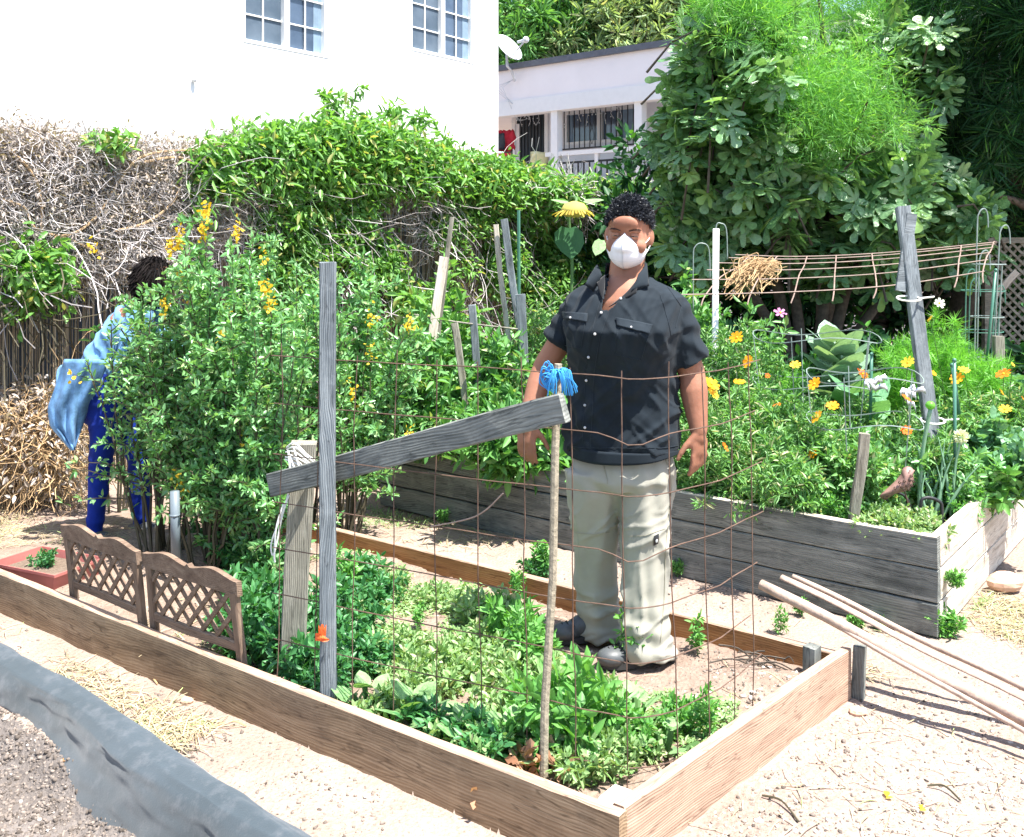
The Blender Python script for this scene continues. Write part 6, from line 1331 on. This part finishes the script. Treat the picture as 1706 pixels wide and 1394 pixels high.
# mask
g = MB(); rows = []
for j in range(17):
    v = -1+2*j/16; row = []
    for i in range(21):
        u = -1+2*i/20; 
        ru = .072*(math.sqrt(max(0, 1-(abs(v)**2.3)*.90)) if v < 0 else max(.12, 1-v**1.75))
        x = u*ru; z = -.050+.070*v
        dpt = .052*(1-abs(u)**2.2)*(1-abs(v)**2.4)**.8+.004*math.exp(-(u/.05)**2)*(1 if abs(v) < .95 else 0)+.014*(1-abs(u))*(v > 0)
        base = .072-.045*(u*u)
        row.append(hp(x, -base-dpt, z))
    rows.append(row)
g.grid(rows); mk_ = put('face_mask', g, 'maskw', man, True); sd_ = mk_.modifiers.new('t', 'SOLIDIFY'); sd_.thickness = .0015; sd_.offset = 0
g = MB(); g.tube([r_[10]+hr@Vector((0, -.0012, 0)) for r_ in rows[:15]], .0013, 5)
g.tube([rows[4][i]+hr@Vector((0, -.001, 0)) for i in range(3, 18)], .0007, 4); put('mask_seam', g, 'maskseam', mk_, True)
for s_ in (-1, 1):
    g = MB()
    for (z0, z1) in ((-.034, -.006), (-.082, -.038)): g.tube(smooth_path([hp(s_*.052, -.062, z0-.004), hp(s_*.073, -.030, (z0+z1)/2), hp(s_*.082, .004, z1), hp(s_*.090, .026, z1*.6-.006)], 5), .0018, 5)
    put('ear_loop', g, 'maskw', mk_, True)
# hair: tight curls over a scalp cap
g = MB(); rdh = rn(12)
capo = len(g.v); rr_ = []
for j in range(9):
    b_ = j/8*1.75; row = []
    for i in range(28):
        a = 2*math.pi*i/28; front = max(0, math.cos(a+math.pi/2))   # a: angle, front = -y
        bb_ = b_*(1-.33*front**1.2); row.append(hp(.0845*math.sin(bb_)*math.cos(a), .022+.102*math.sin(bb_)*math.sin(a), .040+.098*math.cos(bb_)))
    rr_.append(row)
for r_ in rr_: r_.append(r_[0])
g.grid(rr_); hair = put('hair', g, 'hairb', man, True)
P = []; Dd = []
for _ in range(9000):
    a = rdh.random()*6.283; b_ = math.acos(1-rdh.random()*1.17); front = max(0, math.cos(a+math.pi/2)); bb_ = b_*(1-.33*front**1.2)
    o_ = hr@Vector((math.sin(bb_)*math.cos(a), math.sin(bb_)*math.sin(a), math.cos(bb_))); th = .009 if b_ < .85 else .002
    P.append(tuple(hp(.083*math.sin(bb_)*math.cos(a), .022+.100*math.sin(bb_)*math.sin(a), .040+.096*math.cos(bb_))+o_*th*rdh.random())); Dd.append(tuple(o_*.45+Vector(rdh.normal(size=3))*.7+Vector((.2, .1, .1))))
put('curls', leaves('curls', P, Dd, .012, .0030, 'blade', rdh, .1, .4), 'hair', hair)
# ---- shirt
mb = MB()
def sring(py, px, w_, d_, dy=0, pw=.9): c = mp(px, py, dy); return (Vector((c.x, c.y, c.z)), w_, d_, TA, pw)
mb.loft([sring(457, 1043, .070, .068), sring(466, 1042, .105, .082), sring(476, 1041, .170, .100), sring(492, 1040, .222, .130, -.01), sring(520, 1039, .226, .152, -.025), sring(548, 1038, .218, .170, -.045), sring(580, 1038, .208, .160, -.03), sring(620, 1038, .205, .148, .005), sring(660, 1038, .211, .146, .018), sring(700, 1037, .218, .150, .018), sring(730, 1036, .222, .155, .015), sring(746, 1036, .222, .152, .015)], 40)
for sh, el, k0, k1, r0, r1 in ((shR, elR, .0, .60, .074, .076), (shL, elL, .0, .84, .080, .084)):
    e_ = sh.lerp(el, k1); mb.tube([sh-(el-sh)*.12+Vector((0, 0, .02)), sh, sh.lerp(el, .3), sh.lerp(el, k1*.8), e_], [r0*.60, r0*.92, r0*1.0, r1, r1*.98], 24)
me = remesh(mb, .0062, 9, 'shirt')
ax_s = np.array(tuple(rgt)); ax_f = np.array(tuple(fwd)); c0 = np.array(tuple(cen))
def folds(co, nm):
    l = co-c0; X_ = l@ax_s; F_ = l@ax_f; Zr = co[:, 2]
    h = .0045*fbm(np.stack([X_*6, F_*5, Zr*9], 1), 3, 3)
    dg = X_*.75+Zr*1.0
    low = sst(-(Zr), -1.32, -1.10)*(np.abs(X_) < .235)
    h = h+.0060*low*np.sin(dg*62+2.2*fbm(np.stack([X_*5, F_*3, Zr*5], 1), 8, 2)*2)*(.5+.5*fbm(np.stack([X_*4, F_*4, Zr*4], 1), 6, 2))
    dg2 = X_*-1.1+Zr*.8; h = h+.009*low*(.45-np.abs(np.sin(dg2*36+3*fbm(np.stack([X_*6, F_*3, Zr*6], 1), 18, 2)))**.7)*(F_ > 0)*(.3+np.abs(fbm(np.stack([X_*4, F_*4, Zr*7], 1), 55, 2))*1.6)
    up_ = sst(Zr, 1.18, 1.3); h = h+.004*up_*np.sin((X_*1.4-Zr*.4)*90+3*fbm(np.stack([X_*6, F_*3, Zr*6], 1), 28, 2))*sst(F_, .02, .08)
    slv = (np.abs(X_) > .225); h = h+.0035*slv*np.sin(Zr*95+X_*40+3*fbm(np.stack([X_*8, F_*8, Zr*8], 1), 38, 2))
    a_ = math.radians(35); rc = np.stack([X_*math.cos(a_)+Zr*math.sin(a_), F_, -X_*math.sin(a_)+Zr*math.cos(a_)], 1)
    h = h+.010*ridge(rc, (3.0, 4, 9.0), 101)*(.35+.65*low)-.004
    rc = np.stack([X_*math.cos(-.9)+Zr*math.sin(-.9), F_, -X_*math.sin(-.9)+Zr*math.cos(-.9)], 1); h = h+.006*ridge(rc, (4.0, 5, 12.0), 131)
    return co+nm*h[:, None]
displace(me, folds)
# cut the open neck and the sleeve and hem openings
import bmesh
bm = bmesh.new(); bm.from_mesh(me)
vb = D(1012, 512, 3.68); dels = []
for f in bm.faces:
    c = f.calc_center_median(); l = c-cen; X_ = l.dot(rgt); F_ = l.dot(fwd)
    xb = (vb-cen).dot(rgt); z0 = zc(512); z1 = zc(456)
    t = (c.z-z0)/(z1-z0)
    if c.z > z0 and F_ > .0 and abs(X_-(xb*(1-t)+.03*t)) < .012+.062*t**.9: dels.append(f)
    elif c.z > zc(462) and l.length > 0 and abs(X_-.01) < .075 and abs(F_) < .085: dels.append(f)
    else:
        for sh, el, k1 in ((shR, elR, .62), (shL, elL, .86)):
            ed = (el-sh).normalized()
            if (c-sh.lerp(el, k1)).dot(ed) > -.004 and f.normal.dot(ed) > .75 and (c-sh.lerp(el, k1)).length < .075: dels.append(f); break
        if c.z < zc(749) and f.normal.z < -.8: dels.append(f)
bmesh.ops.delete(bm, geom=list(set(dels)), context='FACES'); bm.to_mesh(me); bm.free(); me.shade_smooth()
shirt_me = me.copy(); shirt = put('shirt', me, 'shirt', man); s_ = shirt.modifiers.new('t', 'SOLIDIFY'); s_.thickness = .003; s_.offset = -1
bmv = bmesh.new(); bmv.from_mesh(shirt_me); bvh = BVHTree.FromBMesh(bmv); bmv.free()
def onshirt(px, py, off=.003):
    o_ = Vector((0, 0, CAMH)); d = (D(px, py, 3.8)-o_).normalized(); h = bvh.ray_cast(o_, d)
    if h[0] is None: return None
    return h[0]+(h[1] if h[1].dot(d) < 0 else -h[1])*off
def seam(pts, r=.0012, off=.0015, n=14):
    out = []
    for (a, b) in zip(pts, pts[1:]):
        for k in range(n): 
            q = onshirt(a[0]+(b[0]-a[0])*k/n, a[1]+(b[1]-a[1])*k/n, off)
            if q is not None: out.append(q)
    q = onshirt(*pts[-1], off)
    if q is not None: out.append(q)
    return out
def patch(quad, off=.004, n=9):
    rows = []
    for j in range(n):
        v = j/(n-1); row = []
        for i in range(n):
            u = i/(n-1); x = (quad[0][0]*(1-u)+quad[1][0]*u)*(1-v)+(quad[3][0]*(1-u)+quad[2][0]*u)*v; y = (quad[0][1]*(1-u)+quad[1][1]*u)*(1-v)+(quad[3][1]*(1-u)+quad[2][1]*u)*v
            q = onshirt(x, y, off); row.append(q)
        rows.append(row)
    if any(q is None for r_ in rows for q in r_): return None
    g = MB(); g.grid(rows); return g
for fl_, bt in ((((938, 519), (980, 523), (978, 537), (940, 530)), (952, 530)), (((1025, 529), (1087, 541), (1081, 556), (1028, 543)), (1051, 546))):
    g = patch(fl_, .0045)
    if g: o = put('pocket_flap', g, 'shirt_edge', shirt, True); o.modifiers.new('t', 'SOLIDIFY').thickness = .0025
    q = onshirt(*bt, .007)
    if q: g = MB(); g.ell(q, .0045, None, 8, 6); put('button', g, 'button', shirt)
g = MB()
for pl in (((932, 532), (940, 575), (968, 580), (974, 540)), ((1030, 548), (1024, 590), (1068, 600), (1080, 560)), ((1000, 500), (985, 560), (975, 620), (970, 735)), ((1022, 500), (1000, 560), (990, 620), (984, 745)), ((1112, 478), (1135, 510), (1125, 545)), ((1100, 490), (1112, 530), (1118, 560))):
    s_ = seam(pl)
    if len(s_) > 3: g.tube(s_, .0011, 4)
put('seam', g, 'shirt_edge', shirt)
for (px, py) in ((1003, 484), (1034, 498), (1002, 521), (991, 556), (981, 594), (978, 633), (976, 675), (975, 712)):
    q = onshirt(px, py, .004)
    if q is None: q = D(px, py, 3.66)
    g = MB(); g.ell(q, (.0052, .0035, .0052), None, 8, 6); put('button', g, 'button', shirt)
# collar: two folded wings and a standing band
def quadsheet(name, corners, mat, parent, bulge=(0, 0, 0), n=8, th=.003):
    rows = []
    for j in range(n):
        v = j/(n-1); rows.append([((corners[0]*(1-u)+corners[1]*u)*(1-v)+(corners[3]*(1-u)+corners[2]*u)*v)+Vector(bulge)*(4*u*(1-u)*4*v*(1-v))**.6 for u in [i/(n-1) for i in range(n)]])
    g = MB(); g.grid(rows); o = put(name, g, mat, parent, True); o.modifiers.new('t', 'SOLIDIFY').thickness = th; return o
def cw(px, py, o_):
    q = onshirt(px, py, o_)
    return q if q is not None else mp(px, py, -.12)
quadsheet('collar', [mp(995, 441, -.005), mp(1003, 458, -.085), cw(990, 488, .006), cw(974, 474, .006)], 'shirt', shirt, (-.004, -.012, .006))
quadsheet('collar', [mp(1078, 438, -.03), mp(1064, 456, -.115), cw(1054, 490, .012), cw(1083, 480, .012)], 'shirt', shirt, (.006, -.014, .006))
quadsheet('placket_facing', [mp(1008, 458, -.07), mp(1006, 480, -.10), mp(1004, 500, -.125), mp(994, 470, -.08)], 'undershirt', shirt, (0, -.004, 0))
quadsheet('placket_facing', [mp(1066, 460, -.115), mp(1060, 488, -.145), mp(1014, 512, -.135), mp(1044, 490, -.13)], 'undershirt', shirt, (0, -.003, 0))
g = MB(); rows = []
for j, (rr, zz) in enumerate(((.082, zc(462)), (.078, zc(448)), (.076, zc(438)))): rows.append([mp(1043, 400, .02).xy.to_3d()+Z*zz+(rgt*math.cos(a)+fwd*-math.sin(a)*.95)*rr for a in np.linspace(-.15, math.pi+.25, 22)])
g.grid(rows); o = put('collar_band', g, 'shirt', shirt, True); o.modifiers.new('t', 'SOLIDIFY').thickness = .003
g = MB()
hem = []
for k_ in range(30):
    px = 940+k_*(1136-940)/29; py = 741+10*math.sin((px-940)/196*math.pi); q = onshirt(px, min(py, 746), .002)
    if q: hem.append(q)
if len(hem) > 3: g.tube(hem, .0013, 4); put('hem', g, 'shirt_edge', shirt)
# shirt tail below the hem line
rows = []
for j in range(6):
    row = []
    for i in range(49):
        a = i/48*2*math.pi; drop = (j/5)*(.012+.036*max(0, math.cos(a-math.pi/2-.2))**1.0)
        rx = .221+.003*math.sin(a*9)+.003*j/5; ry = .158+.003*math.sin(a*7+1)
        p = mp(1036, 740, .015)+rgt*(rx*math.cos(a))+fwd*(ry*math.sin(a))-Z*drop; row.append(p)
    rows.append(row)
g = MB(); g.grid(rows); o = put('shirt_tail', g, 'shirt', shirt, True); o.modifiers.new('t', 'SOLIDIFY').thickness = .003
# ---- trousers
mb = MB()
mb.loft([sring(750, 1036, .192, .118, .02, 1), sring(772, 1037, .200, .132, .01, 1), sring(795, 1037, .198, .132, 0, 1), sring(812, 1037, .165, .115, 0, 1)], 32)
LG = R(-38)
def leg(rs):
    mb.loft([(D(px, py, 3.8+dy), rx, ry, LG) for (px, py, dy, rx, ry) in rs], 28)
leg([(990, 780, .03, .112, .118), (991, 820, .035, .108, .110), (990, 850, .05, .094, .10), (990, 890, .08, .085, .094), (992, 940, .11, .077, .086), (994, 985, .13, .073, .082), (996, 1020, .15, .080, .090), (1001, 1046, .16, .094, .100), (1004, 1057, .16, .094, .100)])
leg([(1074, 780, -.01, .114, .118), (1073, 820, -.015, .112, .112), (1074, 850, -.03, .097, .104), (1076, 890, -.04, .090, .10), (1075, 940, -.055, .082, .092), (1074, 990, -.065, .080, .090), (1074, 1040, -.07, .090, .096), (1078, 1075, -.07, .096, .104), (1080, 1090, -.07, .098, .106)])
me = remesh(mb, .0068, 8, 'trousers')
def pf(co, nm):
    X_ = co[:, 0]; Y_ = co[:, 1]; Zr = co[:, 2]
    h = .006*fbm(np.stack([X_*7, Y_*7, Zr*4], 1), 13, 3)
    lo_ = sst(-Zr, -.42, -.15); h = h+.0095*lo_*np.sin(Zr*70+X_*22+3*fbm(np.stack([X_*5, Y_*5, Zr*5], 1), 14, 2))*(.4+.6*np.abs(fbm(np.stack([X_*3, Y_*3, Zr*3], 1), 15, 2)))
    ver = .005*np.sin(X_*70+Y_*40+Zr*5+2*fbm(np.stack([X_*3, Y_*3, Zr*2], 1), 33, 2)); h = h+ver*.7
    k_ = np.exp(-((Zr-zc(798))/.035)**2)*.0025*np.sin(X_*60+Zr*60)
    h = h+.013*ridge(np.stack([X_+Zr*.18, Y_, Zr], 1), (7, 7, 1.6), 201)-.005
    h = h+.012*ridge(np.stack([X_+Zr*.5, Y_, Zr-X_*.5], 1), (4, 4, 13), 221)*np.maximum(lo_, np.exp(-((Zr-zc(880))/.10)**2)*.7); return co+nm*(h+k_)[:, None]
displace(me, pf); me.shade_smooth(); tm = me.copy(); tr_ = put('trousers', me, 'khaki', man)
bmv = bmesh.new(); bmv.from_mesh(tm); bvh = BVHTree.FromBMesh(bmv); bmv.free()
g = MB()
for pl in (((1045, 893), (1075, 892), (1108, 880)), ((958, 887), (990, 890), (1015, 886)), ((1116, 760), (1118, 820), (1112, 870), (1108, 930), (1106, 1000), (1100, 1070)), ((1100, 745), (1112, 775)), ((1006, 775), (1012, 800), (1012, 806))):
    s_ = seam(pl)
    if len(s_) > 3: g.tube(s_, .0013, 4)
put('seam', g, 'seamk', tr_)
g = patch(((1089, 893), (1097, 889), (1096, 905), (1088, 909)), .003, 4)
if g: lbp = put('logo_patch', g, 'black', tr_)
q = onshirt(1092.5, 899, .0052)
if q is not None:
    g = MB(); g.ell(q, (.0045, .0016, .008), None, 10, 6); put('logo_emblem', g, 'button', tr_)
# ---- shoes
for (toe, heel, dy0, dy1, nm) in (((1006, 1094), (1100, 1092), -.13, -.05, 1), ((928, 1048), (1010, 1052), .10, .17, 0)):
    a = D(*toe, 3.8+dy0); b = D(*heel, 3.8+dy1); gz0 = gz(a.x, a.y)+.012; a.z = gz0+.028; b.z = gz0+.038; u = (a-b).normalized(); v = Z.cross(u)
    g = MB(); an = math.atan2(u.y, u.x)
    Lh = (a-b).length
    g.ell(a-u*.035-Z*.0, (.062, .048, .036), Matrix.Rotation(an, 3, 'Z'), 16, 10); g.ell(b+u*.14*.6+Z*.012, (.08, .042, .045), Matrix.Rotation(an, 3, 'Z'), 16, 10); g.ell(b+u*.035+Z*.02, (.045, .038, .05), Matrix.Rotation(an, 3, 'Z'), 14, 10)
    g.cap(b+u*.05+Z*.03, b+u*.05+Z*.09, .040, .042, 12)
    sm = remesh(g, .006, 4, 'shoe'); sm.shade_smooth(); sh_ = put('shoe', sm, 'shoe', man)
    g = MB(); N = 26; top = []; 
    for zz in (-.006, .016):
        for i in range(N):
            t = 2*math.pi*i/N; w_ = .045+.006*math.cos(t); c_ = (a-u*.035+b+u*.03)/2; p = c_+u*((Lh/2+.012)*math.cos(t))+v*(w_*math.sin(t)); top.append(Vector((p.x, p.y, gz0+zz)))
    g.v = [tuple(p) for p in top]; g.f = [(i, (i+1) % N, N+(i+1) % N, N+i) for i in range(N)]+[tuple(range(N))[::-1], tuple(range(N, 2*N))]; put('sole', g, 'sole', sh_)
    g = MB()
    for k_ in range(4): c_ = a-u*(.02+.02*k_)+Z*(.032+.003*k_); g.tube([c_+v*.03-Z*.012, c_+Z*.006, c_-v*.03-Z*.012], .0022, 5)
    put('stitching', g, 'sole', sh_)
# ================================================================ bending person behind the bush
WY = 5.45
wo = thing('person', 'person in light blue shirt and royal blue leggings bending among the bush branches', 'person', tuple(D(160, 885, WY)))
def wp(px, py, dy=0): return D(px, py, WY+dy)
mb = MB(); hipw = wp(172, 655); chest = wp(222, 545); nk = wp(245, 500)
mb.cap(hipw, wp(192, 600), .15, .135, 18); mb.cap(wp(192, 600), chest, .135, .13, 18); mb.cap(chest, nk, .12, .06, 16); mb.cap(nk, wp(256, 470, -.05), .05, .055, 12)
mb.ell(wp(260, 468, -.04), (.075, .085, .100), Matrix.Rotation(R(35), 3, 'Y'), 16, 12); mb.ell(wp(268, 480, -.05), (.05, .05, .065), None, 12, 8); mb.cap(wp(281, 484, -.05), wp(283, 490, -.05), .010, .012, 8)
w1 = wp(236, 622, -.25); w2 = wp(312, 607, -.1)
for (sh, el, wr) in ((wp(232, 530, -.12), wp(208, 610, -.28), w1), (wp(240, 520, .08), wp(282, 570, .0), w2)): mb.cap(sh, el, .055, .042, 12); mb.cap(el, wr, .042, .026, 12)
hand(mb, w1, (.9, -.2, -.15), (.1, -.3, .9), None, 1, (.3, .35, .4, .45), sc=.95); hand(mb, w2, (.9, -.25, -.2), (.1, -.3, .9), None, -1, (.3, .35, .4, .45), sc=.95)
for (kx, ky, ax, ay, dy) in ((168, 760, 156, 890, -.06), (232, 765, 236, 884, .12)): mb.cap(wp(180 if kx < 200 else 205, 680, dy), wp(kx, ky, dy), .078, .052, 14); mb.cap(wp(kx, ky, dy), wp(ax, ay, dy), .050, .035, 14); mb.cap(wp(ax, ay+6, dy), wp(ax+28, ay+8, dy-.03), .036, .03, 10)
me = remesh(mb, .006, 6, 'body'); me.shade_smooth(); put('body', me, 'skin', wo)
mb = MB(); mb.cap(wp(174, 662), wp(186, 625), .168, .155, 18)
for (kx, ky, ax, ay, dy) in ((168, 760, 157, 890, -.06), (232, 765, 236, 884, .12)): mb.cap(wp(180 if kx < 200 else 205, 685, dy), wp(kx, ky, dy), .095, .064, 16); mb.cap(wp(kx, ky, dy), wp(ax, ay, dy), .064, .043, 16)
me = remesh(mb, .009, 8, 'leggings'); displace(me, lambda co, nm: co+nm*(.005*fbm(co*np.array([9, 9, 14]), 4, 3)+.007*ridge(co+co[:, [2, 2, 0]]*.3, (4, 4, 9), 301)-.003)[:, None]); me.shade_smooth(); put('leggings', me, 'royal', wo)
mb = MB(); mb.cap(wp(165, 650), wp(188, 600), .165, .15, 20); mb.cap(wp(188, 600), wp(218, 545), .15, .135, 20); mb.cap(wp(218, 545), wp(240, 512), .13, .07, 18)
mb.loft([(wp(150, 605), .15, .13, .2), (wp(146, 640), .16, .12, .2), (wp(146, 662), .14, .10, .2)], 28)
for (sh, el, wr) in ((wp(232, 530, -.12), wp(208, 610, -.28), w1), (wp(240, 520, .08), wp(282, 570, .0), w2)): mb.cap(sh, el, .078, .062, 14); mb.cap(el, el.lerp(wr, .86), .062, .046, 14)
me = remesh(mb, .009, 6, 'shirt')
displace(me, lambda co, nm: co+nm*(.016*fbm(co*np.array([7, 7, 6]), 9, 3)+.012*(.5-np.abs(np.sin(co[:, 0]*30+co[:, 2]*20+3*fbm(co*6, 2, 3)))**.7))[:, None]); me.shade_smooth(); put('shirt', me, 'denim', wo)
rows = []
for y_ in np.linspace(598, 750, 22):
    xl = np.interp(y_, [598, 640, 680, 710, 735, 750], [108, 93, 80, 84, 106, 119]); xr = np.interp(y_, [598, 640, 680, 710, 735, 750], [182, 166, 147, 137, 129, 125]); t_ = (y_-598)/152
    rows.append([wp(xl+(xr-xl)*u, y_, -.19+.05*t_-.05*math.sin(u*3.1)+.016*math.sin(u*13+y_*.03)*t_**.5+.010*math.sin(u*23-y_*.05)) for u in np.linspace(0, 1, 24)])
g = MB(); g.grid(rows); o = put('shirt_tail', g, 'denim', wo, True); o.modifiers.new('t', 'SOLIDIFY').thickness = .004
g = MB(); hcn = wp(256, 462, -.05); rdh = rn(7); n = 5000; d = unit(rdh.normal(size=(n, 3))+np.array([-.15, .35, .25])); Pp = np.array(tuple(hcn))+d*np.array([.085, .095, .105])*(.93+.16*rdh.random((n, 1)))
put('hair', leaves('hair', Pp, d*.4+np.array([-.3, .1, -.9])+rdh.normal(size=(n, 3))*.15, .05, .007, 'blade', rdh, .1, .4), 'hairb', wo)
for (ax, ay, dy) in ((157, 878, -.06), (236, 876, .12)):
    g = MB(); a = wp(ax, ay, dy); g.ell(Vector((a.x+.03, a.y-.02, .045)), (.12, .045, .045), Matrix.Rotation(R(-12), 3, 'Z'), 14, 8); put('shoe', g, 'shoe', wo, True)
